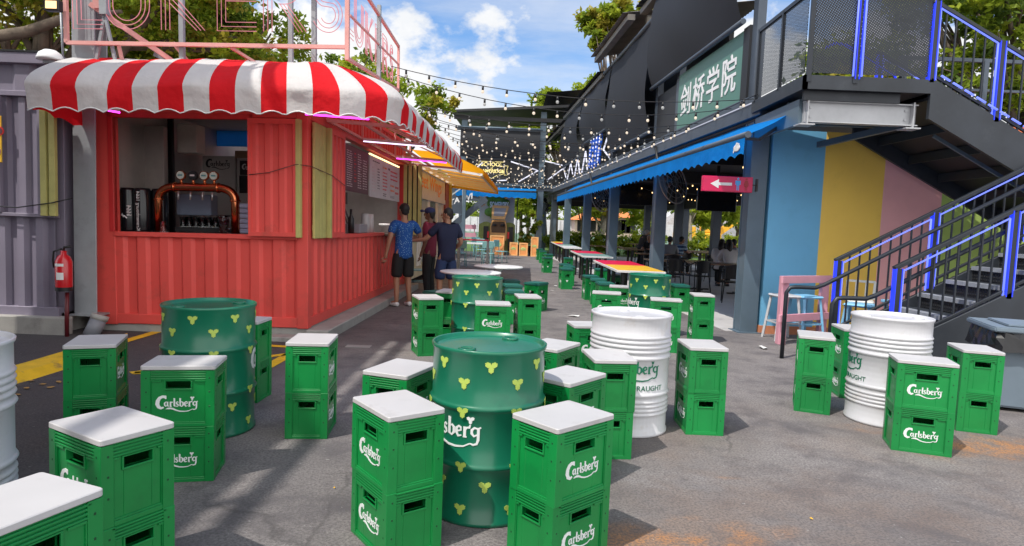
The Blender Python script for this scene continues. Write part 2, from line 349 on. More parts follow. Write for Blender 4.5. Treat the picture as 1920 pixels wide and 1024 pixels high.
g = MB(); g.box(-2.6, -.02, 3.0, .0, 3.05, 3.06); g.box(-2.6, 4.3, 3.0, .0, 6.06, 3.06); g.obj('roof', RED, rc)  # gap between the two sheets added to let daylight in behind the tarpaulin
g = MB(); g.box(-2.3, -.03, 1.18, -.12, .14, 1.235); g.box(-.14, 1.2, 1.18, .05, 3.9, 1.235); g.obj('sill', RED, rc, bevel=.005)
g = MB(); g.box(-2.36, -.022, 1.235, -2.3, .05, 2.64); g.box(-.68, -.022, 1.235, -.64, .05, 2.64); g.box(-2.36, -.022, 2.575, -.64, .05, 2.64)
g2 = MB(); g2.box(-.05, 5.74, 1.2, .03, 5.86, 2.6); g2.obj('window_frame', mat('red_frame_paint', (.58, .03, .03), .45), rc)
g.obj('window_frame', mat('red_frame_paint', (.58, .03, .03), .45), rc, bevel=.004)
g = MB(); g.box(-.2, 3.9, 1.17, .22, 5.8, 1.215); g.obj('counter', mat('dark_wood', (.05, .028, .018), .4), rc, bevel=.006)
# lining of the room
g = MB(); g.box(-2.54, .12, .16, -.1, 5.95, .2); g.box(-2.54, .12, 2.86, -.1, 3.05, 2.9); g.box(-2.54, 4.3, 2.86, -.1, 5.95, 2.9); g.obj('floor', mat('vinyl', (.35, .34, .33), .6), rc)
g = MB(); g.box(-2.55, .12, .2, -2.53, 5.95, 2.86); g.box(-2.53, 5.9, .2, -.1, 5.93, 2.86); g.obj('lining', mat('steel_lining', (.44, .42, .39), .38, .3, var=.3, scale=1.2), rc)
# folded shutters
g = MB(); corr(g, lambda a, d, z: (a, -.09+d*.6, z), -.62, -.12, 1.26, 2.52, .17)
for b in ((-.66, 1.22, -.62, 2.58), (-.13, 1.22, -.1, 2.58), (-.62, 2.52, -.13, 2.58), (-.62, 1.22, -.13, 1.27)): g.box(b[0], -.1, b[1], b[2], -.05, b[3])
sh = g.obj('shutter', RED, rc)
g = MB(); g.box(-.1, -.105, 1.21, -.045, -.03, 2.58); g.obj('slat_panel', OLIVE, sh, bevel=.004)
g = MB()
for i in range(4): g.box(.03, .1+i*.108, 1.2, .062, .2+i*.108, 2.58)
g.box(.02, .11, 1.3, .03, .5, 1.36); g.box(.02, .11, 2.4, .03, .5, 2.46)
g.obj('slat_panel', OLIVE, rc, bevel=.004)
g = MB(); corr(g, lambda a, d, z: (.1-d*.6, a, z), .66, 1.16, 1.26, 2.52, .17)
for b in ((.62, 1.2, .66, 2.58), (1.16, 1.2, 1.21, 2.58), (.66, 2.52, 1.16, 2.58), (.66, 1.2, 1.16, 1.27)): g.box(.05, b[0], b[1], .11, b[2], b[3])
sh = g.obj('shutter', RED, rc)
g = MB(); g.box(.05, .555, 1.2, .112, .617, 2.58); g.obj('slat_panel', OLIVE, sh, bevel=.004)
g = MB()
for i in range(4): g.box(.03+i*.1, 5.74, 1.18, .10+i*.1, 5.78, 2.62)
g.m = 1; g.box(.03, 5.79, 1.2, .4, 5.82, 2.6)
g.obj('slat_panel', [OLIVE, DARK], rc)
# menu boards (unreadable small print: rows of marks)
def menu(name, label, v0, v1, z0, z1, base, marks, u=-.01):
    b = MB(); b.box(u-.02, v0, z0, u, v1, z1); o = tag(b.obj(name, base, M=FC), label, 'menu board')
    k = MB(); rnd = random.Random(int(v0*10))
    for mi, (a0, a1, c0, c1, rows, fill) in enumerate(marks[0]):
        k.m = fill
        for r_ in range(rows):
            z = c1-(c1-c0)*(r_+.5)/rows; h = (c1-c0)/rows*.38; a = a0
            while a < a1-.02:
                l = rnd.uniform(.02, .09)
                k.box(u, a, z-h/2, u+.003, min(a+l, a1), z+h/2); a += l+rnd.uniform(.012, .05)
    k.obj('print', marks[1], o); return o
pr = [mat('print_pale', (.62, .55, .56), .6), mat('print_red', (.6, .05, .05), .6), mat('print_dark', (.07, .07, .08), .6), mat('print_orange', (.75, .22, .05), .6)]
menu('menu_board', 'dark plum drinks menu board hung in the left half of the side serving window', 1.26, 2.95, 1.86, 2.53, mat('plum_board', (.10, .035, .045), .5),
     ([(1.34, 1.62, 1.92, 2.46, 17, 0), (1.7, 1.98, 1.92, 2.46, 17, 0), (2.1, 2.2, 2.0, 2.46, 9, 1), (2.3, 2.5, 1.92, 2.46, 15, 0), (2.6, 2.86, 1.92, 2.40, 12, 0)], pr))
mb_ = menu('menu_board', 'white food menu board with red pictures in the side serving window', 3.05, 5.5, 1.84, 2.52, mat('white_board', (.58, .60, .60), .5),
     ([(3.25, 3.75, 2.42, 2.47, 1, 2), (3.2, 3.45, 1.92, 2.36, 8, 0), (3.6, 3.75, 1.98, 2.36, 8, 2), (4.0, 4.35, 2.36, 2.44, 1, 3), (4.0, 4.35, 1.98, 2.34, 6, 1), (4.03, 4.3, 1.88, 1.95, 2, 2), (4.45, 4.6, 2.36, 2.46, 1, 2), (4.65, 5.3, 2.2, 2.42, 3, 1), (4.65, 5.0, 1.98, 2.16, 2, 3), (5.1, 5.4, 1.94, 2.16, 2, 1), (4.65, 5.0, 1.88, 1.93, 2, 2)], pr))
g = MB()
for i in range(26): g.box(-.03, 3.05+i*.094, 2.53, .0, 3.10+i*.094, 2.55)
tag(g.obj('light_strip', mat('warm_led', (1, .72, .32), emit=2.2), M=FC), 'warm row of small lights along the top of the white menu board', 'light strip')
# ---------------- striped awning
def fabric(name, c, tr=.35):
    m = bpy.data.materials.new(name); m.use_nodes = True; t = m.node_tree; p = t.nodes['Principled BSDF']
    o_ = t.nodes['Material Output']; p.inputs['Roughness'].default_value = .8; p.inputs['Specular IOR Level'].default_value = .2
    tx = nn(t, 'ShaderNodeTexCoord'); nz = nn(t, 'ShaderNodeTexNoise', i_Scale=3., i_Detail=7.); t.links.new(tx.outputs['Object'], nz.inputs['Vector'])
    mx_ = nn(t, 'ShaderNodeMix', data_type='RGBA'); t.links.new(nz.outputs['Fac'], mx_.inputs[0])
    mx_.inputs[6].default_value = tuple(x*.86 for x in c)+(1,); mx_.inputs[7].default_value = tuple(min(1, x*1.1) for x in c)+(1,)
    t.links.new(mx_.outputs[2], p.inputs['Base Color'])
    tl = nn(t, 'ShaderNodeBsdfTranslucent'); t.links.new(mx_.outputs[2], tl.inputs[0]); ms = nn(t, 'ShaderNodeMixShader', i_Fac=tr)
    n2 = nn(t, 'ShaderNodeTexNoise', i_Scale=7., i_Detail=3.); t.links.new(tx.outputs['Object'], n2.inputs['Vector'])
    bp = nn(t, 'ShaderNodeBump', i_Strength=.6, i_Distance=.04); t.links.new(n2.outputs['Fac'], bp.inputs['Height']); t.links.new(bp.outputs[0], p.inputs['Normal'])
    t.links.new(p.outputs[0], ms.inputs[1]); t.links.new(tl.outputs[0], ms.inputs[2]); t.links.new(ms.outputs[0], o_.inputs[0]); return m
AWR = fabric('red_canvas', (.78, .014, .022)); AWW = fabric('white_canvas', (.68, .67, .66), .25)
def awn_path():
    pts = []; s = 0; D = .9; rr = .86; n = 0
    def put(o, i):
        nonlocal s
        if pts: s += math.dist(o, pts[-1][0])
        pts.append((o, i, s))
    U0 = -2.55; k = 66
    for i in range(k+1): f = i/k; put((U0+(.36-U0)*f, -1.0), (U0+(-.15-U0)*f, .3))
    for i in range(1, 31): a = i/30*math.pi/2; put((.36+rr*math.sin(a), -.14-rr*math.cos(a)), (-.15+.05*i/30, .3+.05*i/30))
    for i in range(1, 121): f = i/120; put((1.22-.02*f, -.14+6.44*f), (-.1+.1*f, .35+5.95*f))
    return pts
AP = awn_path(); SW = .268
aw = thing('awning', 'red and white striped canvas awning with scalloped edge wrapping the red bar', 'awning', FC)
g = MB(); g.smooth = True; rows = []; rnd = random.Random(3)
for (o, i, s) in AP:
    fr = (s+.01) % SW/SW; idx = int((s+.01)//SW); sag = .018*math.sin(s*5.1)+.012*math.sin(s*11.3+1)
    vv = []
    for t in range(15):
        a = t/14*math.pi/2; q = math.sin(a)**1.25; zz = 2.72+.57*math.cos(a)**1.25-(.012*math.sin(math.pi*fr) if 2 < t < 13 else 0)
        k_ = 1+sag*math.sin(a*1.4)
        vv.append((i[0]+(o[0]-i[0])*q*k_, i[1]+(o[1]-i[1])*q*k_, zz+.012*math.sin(s*3.3+t*.6)))
    zb = 2.47+.045*math.sin(math.pi*fr)**1.0+.012*s/9
    for t in (.35, .7, 1): vv.append((o[0]+(i[0]-o[0])*.02*t, o[1]+(i[1]-o[1])*.02*t, 2.74+(zb-2.74)*t))
    rows.append((vv, idx))
nv = len(rows[0][0])
for j in range(len(rows)-1):
    g.m = rows[j][1] % 2; g.add(rows[j][0]+rows[j+1][0], [(t, t+1, nv+t+1, nv+t) for t in range(nv-1)])
g.obj('canvas', [AWW, AWR], aw)
g = MB(); g.tube([r_[0][-1] for r_ in rows], .007, 5); g.obj('piping', WHITE, aw)
# red end flap on the left
g = MB(); g.smooth = True; e = rows[0][0]
fl = []
for k in range(13):
    f = k/12; fl.append((-2.53+.02*math.sin(f*9), -.93+.9*f, 2.49-.10*f+.035*abs(math.sin(f*6*math.pi/2))))
g.add([(-2.53, p[1], 2.74+.25*math.sqrt(max(0, 1-((p[1]+.05)/-.9)**2))) for p in fl]+fl, [(k, k+1, 14+k, 13+k) for k in range(12)])
g.obj('end_flap', AWR, aw)
fr_ = MB()
for u_, z_ in ((.06, 2.68), (.5, 2.66), (1.15, 2.6)): fr_.bar((u_, .6 if u_ < 1 else -.1, z_), (u_, 6.3, z_), .035)
fr_.bar((-2.58, -.06, 2.70), (.0, -.06, 2.70), .035); fr_.bar((-2.58, -.9, 2.6), (.35, -.9, 2.6), .03)
for v_ in (.6, 2.3, 4.7, 6.28): fr_.bar((.06, v_, 2.68), (1.16, v_, 2.6), .04); fr_.bar((.06, v_, 2.68), (.06, v_, 3.12), .03)
for v_ in (3.5, 5.5): fr_.bar((.06, v_, 2.68), (.06, v_, 3.12), .025)
for v_ in (1.2, 1.8, 2.9, 3.5, 4.1, 5.3): fr_.bar((.07, v_, 3.1), (1.15, v_, 2.62), .022)
for u_ in (-2.58, -1.3, .0): fr_.bar((u_, -.06, 2.70), (u_, -.9, 2.6), .03)
fr_.obj('frame', PINKST, aw)
MAG = mat('magenta_tube', (1, .05, .85), emit=3.0); LIL = mat('lilac_tube', (.85, .70, 1), emit=1.6)
def neon_tube(label, p, q, m):
    t = thing('tube_light', label, 'tube light', FC @ TM(*p), 'tube lights under the striped awning')
    d = Vector(q)-Vector(p); b = MB(); b.bar((0, 0, .025), d+Vector((0, 0, .025)), .03); b.obj('bracket', WHITE, t)
    b = MB(); b.tube([(0, 0, 0), d], .009, 8); b.obj('tube', m, t)
neon_tube('lilac white tube light under the side awning, nearer of the crossing two', (.1, 2.2, 2.63), (1.05, 2.22, 2.57), LIL)
neon_tube('magenta tube light under the side awning near its far end', (.1, 4.65, 2.63), (1.05, 4.67, 2.57), MAG)
neon_tube('magenta tube light glowing under the rounded corner of the striped awning', (.12, -.40, 2.585), (.78, -.2, 2.575), MAG)
neon_tube('short magenta tube light showing under the left end of the awning', (-2.2, -.45, 2.60), (-2.02, -.3, 2.58), MAG)
# ---------------- neon letter sign on the roof
PNE = mat('pink_neon', (.88, .30, .35), emit=.48)
sg = thing('rooftop_sign', 'open steel rooftop sign with triple line pink neon letters above the awning', 'sign', FC)
LW = [(-2.53, -2.2), (-2.17, -1.66), (-1.53, -1.04), (-.9, -.46), (-.38, .10), (.15, .55)]
def strokes(ch, x0, x1, z0, z1):
    W_, H_ = x1-x0, z1-z0; g_ = .048; res = []
    for k in range(3):
        o = k*g_
        if ch == 'L': q = [[(o, H_), (o, o), (W_, o)]]
        elif ch == 'U':
            r_ = W_/2-o; q = [[(o, H_)]+[(W_/2-r_*math.cos(a), W_/2-r_*math.sin(a)) for a in np.linspace(0, math.pi, 15)]+[(W_-o, H_)]]
        elif ch == 'K': q = [[(o, 0), (o, H_)], [(2*g_+.005, H_*.66-k*.07-.0), (W_-o*.95, 0)], [(2*g_+.02+k*.02, H_*.55), (W_-o*.95, H_)]]
        elif ch == 'E': q = [[(W_, o), (o, o), (o, H_-o), (W_, H_-o)]]+([[(W_, H_/2+o-g_), (2*g_, H_/2+o-g_)]] if k else [])
        elif ch == 'R':
            r_ = H_*.27-o; q = [[(o, 0), (o, H_-o)], [(o, H_-o), (W_*.5, H_-o)]+[(W_*.5+r_*math.sin(a), H_*.73+r_*math.cos(a)) for a in np.linspace(0, math.pi, 13)]+[(W_*.35, H_*.46+o)], [(W_*.42-o*.8+.06, H_*.46), (W_-o*.9, 0)]]
        else:
            r1 = H_*.29-o; r2 = H_*.29-(2*g_-o)
            q = [[(W_*.5-r1*math.cos(a)*W_/.42, H_*.29-r1*math.sin(a)) for a in np.linspace(.35, math.pi/2, 7)]+[(W_*.5+r1*math.sin(a)*W_/.5, H_*.29-r1*math.cos(a)) for a in np.linspace(0, math.pi*.85, 14)]+
                 [(W_*.45-r2*math.sin(a)*W_/.5, H_*.71-r2*math.cos(a)) for a in np.linspace(.4, math.pi, 12)]+[(W_*.5+r2*math.sin(a)*W_/.5, H_*.71+r2*math.cos(a)) for a in np.linspace(.1, 1.2, 6)]]
        res += q
    return [[(x0+x, z0+z) for x, z in l] for l in res]
for (x0, x1), ch in zip(LW, 'LUKERS'):
    b = MB()
    for l in strokes(ch, x0, x1, 3.50, 4.15): b.tube([(x, -.3, z) for x, z in l], .0046, 5)
    b.obj('neon_letter', PNE, sg)
for (x0, x1), ch in zip(LW, 'LUKERS'):
    b = MB(); f = lambda x: -.22+(x+2.58)*.82
    for l in strokes(ch, f(x0), f(x1), 3.52, 4.05): b.tube([(.52, x, z) for x, z in l], .0046, 5)
    b.obj('neon_letter', PNE, sg)
b = MB()
b.bar((-2.6, -.31, 3.34), (.58, -.31, 3.34), .04); b.bar((-2.6, -.31, 4.3), (.58, -.31, 4.3), .04); b.bar((-2.6, -.31, 3.34), (-2.6, -.31, 4.3), .04); b.bar((.56, -.31, 3.2), (.56, -.31, 4.3), .045)
b.bar((.56, -.31, 4.22), (.56, 2.5, 4.12), .035); b.bar((.56, -.31, 3.22), (.56, 2.5, 3.46), .035); b.bar((.56, 2.5, 3.44), (.56, 2.5, 4.14), .035); b.bar((.56, -.2, 3.72), (.56, 2.5, 3.85), .022)
b.bar((-2.4, -.2, 3.8), (-1.35, .25, 3.05), .055); b.bar((-2.02, -.3, 3.34), (-2.02, -.2, 3.06), .03); b.bar((-1.4, -.3, 3.36), (-1.28, .1, 3.05), .03)
b.bar((-.75, -.3, 3.32), (-.3, .3, 3.05), .03); b.bar((-2.3, -.25, 4.3), (-2.3, -.2, 3.75), .08)
b.obj('frame', PINKST, sg)
b = MB()
for u_, v_ in ((-1.32, -.26), (.12, -.1), (-.26, .2), (.56, 1.2)): b2 = MB(); b2.bar((u_, v_, 3.05), (u_, v_, 4.3), .05); b2.obj('post', GREYM, sg)
b.bar((-2.18, -.28, 4.3), (-2.18, -.28, 3.66), .08); b.bar((-2.18, -.28, 3.66), (-2.3, -.28, 3.1), .03); b.bar((-2.18, -.28, 3.66), (-2.06, -.28, 3.1), .03); b.bar((-1.9, .2, 3.36), (-1.3, .2, 3.06), .05)
b.bar((.0, -.28, 4.08), (.56, -.28, 4.08), .03); b.obj('brace', GREYM, sg)
# ---------------- what stands on the bar behind the front window
COP = mat('copper', (.62, .20, .085), .22, 1.0, var=.1, scale=3)
tp = thing('beer_tap', 'polished copper arch beer tap with round badges on the bar counter', 'beer tap', FC @ TM(-1.47, .3, 1.235))
arc = [(-.48, 0, 0), (-.48, 0, .40)]+[(-.28-.2*math.cos(a), 0, .40+.155*math.sin(a)) for a in np.linspace(.25, math.pi/2, 7)]
arc += [(-x, y, z) for x, y, z in arc[::-1]]
b = MB(); b.tube(arc, .052, 14); b.obj('arch', COP, tp)
b = MB()
for x, z, h_ in ((-.48, .40, 1), (.48, .40, 1), (-.27, .555, 0), (.27, .555, 0)):
    b.tube([(x, 0, z-.012), (x, 0, z+.012)] if h_ else [(x-.012, 0, z), (x+.012, 0, z)], .064, 14)
for x in (-.19, -.04, .1, .22): b.tube([(x, 0, .59), (x, 0, .66)], .018, 8)
b.obj('collar', COP, tp)
for i, x in enumerate((-.19, -.04, .1, .22)):
    b = MB(); b.tube([(x, -.02, .70), (x, .02, .70)], .056, 18); o = b.obj('badge', BLACK if i == 1 else COP, tp)
    b = MB(); b.tube([(x, -.026, .70), (x, -.021, .70)], .047, 18); b.obj('badge_face', mat('badge_cream', (.55, .62, .56), .4) if i != 1 else BLACK, o)
    b = MB(); b.box(x-.028, -.03, .69, x+.028, -.027, .71); b.obj('badge_print', mat('badge_teal', (.08, .25, .26), .4) if i != 1 else pr[0], o)
b = MB()
for x in (-.2, -.05, .1, .22): b.tube([(x, -.05, .50), (x, -.06, .40)], .012, 8)
b.obj('spout', STEEL, tp)
KEG = mat('glossy_black', (.008, .009, .012), .18, var=.1)
for i, (u_, l_) in enumerate(((-2.30, 'glossy black beer cooler column with a white crest, left end of the bar'), (-2.13, 'glossy black beer cooler column with white script, middle of the three'), (-1.97, 'glossy black beer cooler column half hidden behind the copper tap'))):
    k = thing('beer_cooler', l_, 'beer cooler', FC @ TM(u_, .27+.1*(i == 2), 1.235), 'black cooler columns on the bar')
    b = MB(); b.lathe([(0, .0), (.092, 0), (.095, .02), (.095, .50), (.085, .53), (0, .535)], 24); b.obj('body', KEG, k)
    if i < 2:
        b = MB(); rr_ = .0965
        text_mb(b, 'Kronenbourg 1664' if i else '1664', .062 if i else .07, lambda x, y, h: (rr_*math.sin((y+(0 if i else .05))/rr_), -rr_*math.cos((y+(0 if i else .05))/rr_)-h, .25+x), .002); b.obj('lettering', pr[0] if not i else WHITE, k)
        if not i:
            b = MB(); b.T = lambda x, y, h: (rr_*math.sin(x/rr_), -rr_*math.cos(x/rr_)-h, y)
            for q in ([(-.05, .2, .012), (.0, .19, .012)], [(.0, .19, .014), (.03, .16, .012)], [(.03, .2, .01), (.06, .2, .01)], [(-.03, .22, .01), (-.01, .17, .01)]): b.stroke(q)
            b.obj('crest', WHITE, k)
GLS = bpy.data.materials.new('glass'); GLS.use_nodes = True; p_ = GLS.node_tree.nodes['Principled BSDF']
p_.inputs['Transmission Weight'].default_value = 1; p_.inputs['Roughness'].default_value = .03; p_.inputs['Base Color'].default_value = (.9, .93, .95, 1)
b = MB(); b.lathe([(.035, 0), (.04, .13), (.037, .13), (.032, .008), (0, .008)], 14); gl0 = tag(b.obj('beer_glass', GLS, M=FC @ TM(-1.80, .14, 1.235)), 'clear glass standing in front of the left foot of the copper tap', 'glass')
n_ = 0
for rI in range(2):
    for cI in range(7):
        c_ = copy_tree(gl0, FC @ TM(-1.82+cI*.085, .62+rI*.09, 1.30), ['clear upturned glass in the back row of the glasses under the tap', 'clear upturned glass in the front row of the glasses under the tap'][1-rI]); c_['group'] = 'glasses on the bar rack'
b = MB(); b.box(-1.9, .56, 1.235, -1.15, .78, 1.298); tag(b.obj('glass_rack', DARK, M=FC, bevel=.006), 'dark drip rack carrying rows of glasses behind the tap', 'rack')
b = MB(); b.box(-1.95, .7, 1.45, -1.5, .9, 1.72); tag(b.obj('ice_box', mat('slate_plastic', (.16, .19, .26), .5), M=FC, bevel=.01), 'slate blue storage box standing behind the copper tap', 'box')
b = MB(); b.lathe([(.05, 0), (.075, .2), (.085, .22), (.07, .2), (.046, .01), (0, .01)], 18); b.tube([(.07, 0, .18), (.12, 0, .16), (.12, 0, .08), (.06, 0, .05)], .01, 6)
tag(b.obj('pitcher', GLS, M=FC @ TM(-1.2, .42, 1.235)), 'clear pitcher standing beside the right leg of the tap', 'pitcher')
b = MB()
for i in range(6): b.box(-.96, .3, 1.24+i*.062, -.66, .7, 1.295+i*.062)
tag(b.obj('storage_tub', mat('lilac_plastic', (.30, .32, .46), .5), M=FC, bevel=.008), 'stack of lilac grey plastic tubs at the right end of the bar', 'tubs')
# deeper in the room
LOGO_S = [[(.205, .245, .012), (.19, .285, .05), (.135, .29, .045), (.08, .265, .05), (.045, .21, .06), (.035, .15, .062), (.06, .095, .052), (.11, .07, .04), (.16, .085, .022)],
    [(.245, .19, .012), (.215, .195, .018), (.185, .17, .026), (.185, .12, .026), (.21, .09, .02), (.24, .11, .012)], [(.25, .20, .026), (.25, .105, .026), (.275, .085, .016)],
    [(.315, .20, .028), (.315, .08, .028)], [(.315, .15, .012), (.34, .19, .018), (.365, .185, .026)], [(.295, .083, .014), (.34, .083, .014)],
    [(.40, .28, .03), (.40, .10, .03), (.425, .082, .016)], [(.38, .275, .014), (.41, .278, .014)],
    [(.49, .178, .014), (.465, .198, .018), (.443, .18, .022), (.45, .15, .024), (.48, .13, .024), (.488, .102, .02), (.465, .08, .016), (.435, .095, .014)],
    [(.53, .28, .03), (.53, .09, .028)], [(.51, .277, .014), (.535, .278, .014)], [(.535, .175, .014), (.565, .198, .018), (.595, .17, .028), (.595, .115, .028), (.565, .08, .018), (.53, .095, .014)],
    [(.635, .135, .016), (.69, .155, .016), (.685, .185, .02), (.66, .198, .018), (.632, .175, .026), (.63, .125, .028), (.655, .083, .022), (.695, .095, .012)],
    [(.735, .20, .028), (.735, .08, .028)], [(.735, .15, .012), (.76, .19, .018), (.79, .195, .024), (.80, .225, .014)], [(.715, .083, .014), (.76, .083, .014)],
    [(.88, .19, .014), (.85, .198, .02), (.82, .17, .026), (.82, .13, .026), (.845, .10, .02), (.885, .12, .014)], [(.895, .20, .026), (.895, .06, .026), (.88, .015, .022), (.84, .0, .018), (.80, .012, .012)], [(.89, .19, .012), (.925, .205, .016)],
    [(.21, .02, .006), (.255, .035, .026), (.31, .04, .034), (.37, .025, .03), (.44, -.01, .024), (.52, -.035, .02), (.62, -.042, .018), (.72, -.03, .014), (.80, .012, .012)]]
def hop(mb, x, y, s, T=None):                            # three-lobed hop mark
    t0 = mb.T
    if T: mb.T = T
    for a, rr in ((0, 1.0), (2.05, .95), (-2.05, .95)):
        cx, cy = x+s*.40*math.sin(a), y-s*.40*math.cos(a); ux, uy = math.sin(a), -math.cos(a)
        for f, wd, k in ((.0, .30, 8), (.30, .26, 7), (.56, .13, 6)):
            for sd in ((-1, 1) if f < .5 else (0,)):
                ox, oy = cx+s*rr*(f*ux-sd*.17*uy), cy+s*rr*(f*uy+sd*.17*ux)
                mb.prism([(ox+s*wd*.86*math.cos(q), oy+s*wd*.86*math.sin(q)) for q in np.linspace(0, 6.2832, k)[:-1]], 0, .002+.0001*f)
    mb.prism([(x+s*.30*math.cos(q), y+s*.30*math.sin(q)) for q in np.linspace(0, 6.2832, 8)[:-1]], 0, .0018)
    mb.T = t0
def logo(mb, T, width):                                  # the brewery lettering, T maps (x, y, h)
    t0 = mb.T; mb.T = lambda x, y, h: T((x-.49)*width, (y-.12)*width, h)
    for k_, st in enumerate(LOGO_S): mb.stroke([(a_, b_, w_*1.22) for a_, b_, w_ in st]) if k_ else mb.stroke([(.115+(a_-.115)*1.14, .165+(b_-.165)*1.28, w_*1.45) for a_, b_, w_ in st], 0, .002)
    hop(mb, .80, .285, .05); mb.T = t0
def boxthing(name, label, cat, px0, px1, py0, py1, v, d, m, logo_m=None, lw=.45, bev=.01):
    a, b_ = fpl(FC, px0, py1, 1, v), fpl(FC, px1, py0, 1, v); b = MB(); b.box(a.x, v, a.z, b_.x, v+d, b_.z)
    o = tag(b.obj(name, m, M=FC, bevel=bev), label, cat)
    if logo_m:
        k = MB(); cx, cz = (a.x+b_.x)/2, b_.z-.14; logo(k, lambda x, y, h: (cx+x, v-h, cz+y), lw); k.obj('logo', logo_m, o)
    return o
FRW = mat('fridge_grey', (.46, .44, .42), .4, var=.06)
def onfloor(o): return o
boxthing('fridge', 'pale grey fridge with dark lettering behind the copper tap', 'fridge', 382, 441, 293, 520, 2.3, .25, FRW, BLACK, .40)
fr2 = boxthing('fridge', 'grey fridge with a black top panel beside the folded shutter', 'fridge', 446, 492, 297, 520, 2.25, .3, FRW)
a = fpl(FC, 450, 328, 1, 2.24); b_ = fpl(FC, 492, 302, 1, 2.24); b = MB(); b.box(a.x, 2.235, a.z, b_.x, 2.249, b_.z); o = b.obj('panel', BLACK, fr2)
k = MB(); logo(k, lambda x, y, h: ((a.x+b_.x)/2+x-.01, 2.235-h, (a.z+b_.z)/2+y), .26); k.obj('logo', WHITE, o)
a = fpl(FC, 449, 362, 1, 2.24); b_ = fpl(FC, 492, 330, 1, 2.24); b = MB(); b.box(a.x, 2.235, a.z, b_.x, 2.249, b_.z); b.obj('door_glass', KEG, fr2)
boxthing('cabinet', 'tall brown grey steel cabinet door at the left of the bar room', 'cabinet', 244, 306, 236, 520, 1.0, .1, mat('cabinet_grey', (.36, .33, .30), .4, .1))
boxthing('switch_box', 'cream metal switch box hung high on the back of the bar room', 'box', 332, 368, 233, 286, 1.6, .25, mat('cream_metal', (.78, .72, .63), .5))
boxthing('post', 'black square post standing in the middle of the bar room', 'post', 318, 323, 217, 520, 1.5, .05, BLACK)
boxthing('blue_tarpaulin', 'bright blue crumpled tarpaulin high at the back of the bar room', 'tarpaulin', 399, 475, 226, 274, 3.0, .012, fabric('blue_tarp', (.12, .50, .85), .65))
boxthing('cardboard_box', 'brown cardboard box on top of the fridges', 'box', 440, 474, 283, 297, 2.3, .25, mat('card', (.30, .2, .12), .8))
# counter items in the side window
rows_ = [('cup_stack', 'tall leaning stack of white paper cups on the side counter', .045, .045, .34, 1.36, (.75, .74, .75)), ('cup_stack', 'short stack of pink white cups on the near end of the side counter', .045, .045, .24, 1.62, (.66, .60, .64)),
         ('bottle', 'clear sauce bottle with red cap on the side counter', .028, .01, .22, 1.30, (.6, .35, .33)), ('canister', 'steel canister standing on the side counter by the trays', .055, .05, .24, 3.0, (.5, .5, .5)),
         ('canister', 'steel canister beside the olive menu holder', .055, .05, .24, 3.3, (.52, .5, .5)), ('bottle', 'black syrup bottle with pump on the side counter', .035, .015, .28, 2.15, (.02, .02, .02)), ('bowl', 'white bowl on the dark end of the counter', .09, .13, .12, 4.7, (.7, .68, .68))]
for nme, lb, r1, r2, hh, v_, cc_ in rows_:
    b = MB(); b.lathe([(0, 0), (r1, 0), (r1, hh*.6), (r2, hh*.75), (r2, hh), (0, hh)], 14); tag(b.obj(nme, mat(nme+str(v_), cc_, .4), M=FC @ TM(-.07, v_, 1.24) @ Matrix.Scale(1.3, 4)), lb, nme.replace('_', ' '))
b = MB(); b.box(-.2, 2.3, 1.24, .02, 2.8, 1.38); tag(b.obj('tray', mat('grey_tray', (.28, .27, .30), .5), M=FC, bevel=.01), 'grey plastic tray on the side counter', 'tray')
b = MB(); b.box(-.15, 3.62, 1.24, -.13, 3.78, 1.5); tag(b.obj('menu_holder', OLIVE, M=FC), 'pale olive menu card upright on the counter', 'card')
b = MB(); b.box(-1.5, 2.3, 1.4, -1.1, 2.6, 1.9); b.box(-1.45, 2.35, 1.9, -1.15, 2.55, 2.0); b.box(-1.3, 2.3, 2.0, -1.25, 2.4, 2.5); tag(b.obj('coffee_machine', BLACK, M=FC, bevel=.02), 'black coffee machine in the shade of the side window', 'machine')
b = MB(); b.box(-1.0, 4.2, 1.75, -.9, 4.9, 1.98); [b.tube([(-.95, 4.3+i*.2, 1.8), (-.8, 4.45+i*.2, 1.3)], .015, 5) for i in range(3)]; tag(b.obj('utensil_rail', mat('dark_steel', (.10, .10, .11), .4, .5), M=FC), 'dark rail with hanging ladles at the back of the side window', 'rail')
b = MB(); b.box(-.62, 2.25, 1.85, -.4, 2.55, 2.1); b.box(-.53, 2.35, 2.1, -.49, 2.4, 2.86); b.box(-.53, 2.35, 1.3, -.49, 2.4, 1.85); tag(b.obj('speaker', BLACK, M=FC, bevel=.015), 'black speaker hung on a pole behind the plum menu board', 'speaker')
# cord that ties the shutters
b = MB(); b.tube([(-.64, -.11, 1.93), (-.4, -.115, 1.96), (-.08, -.12, 2.06), (.05, .0, 2.05), (.115, .6, 1.99), (.12, 1.15, 1.9)], .005, 5)
tag(b.obj('cord', mat('brown_cord', (.12, .06, .05), .8), M=FC), 'thin dark cord tied round the folded shutters', 'cord')
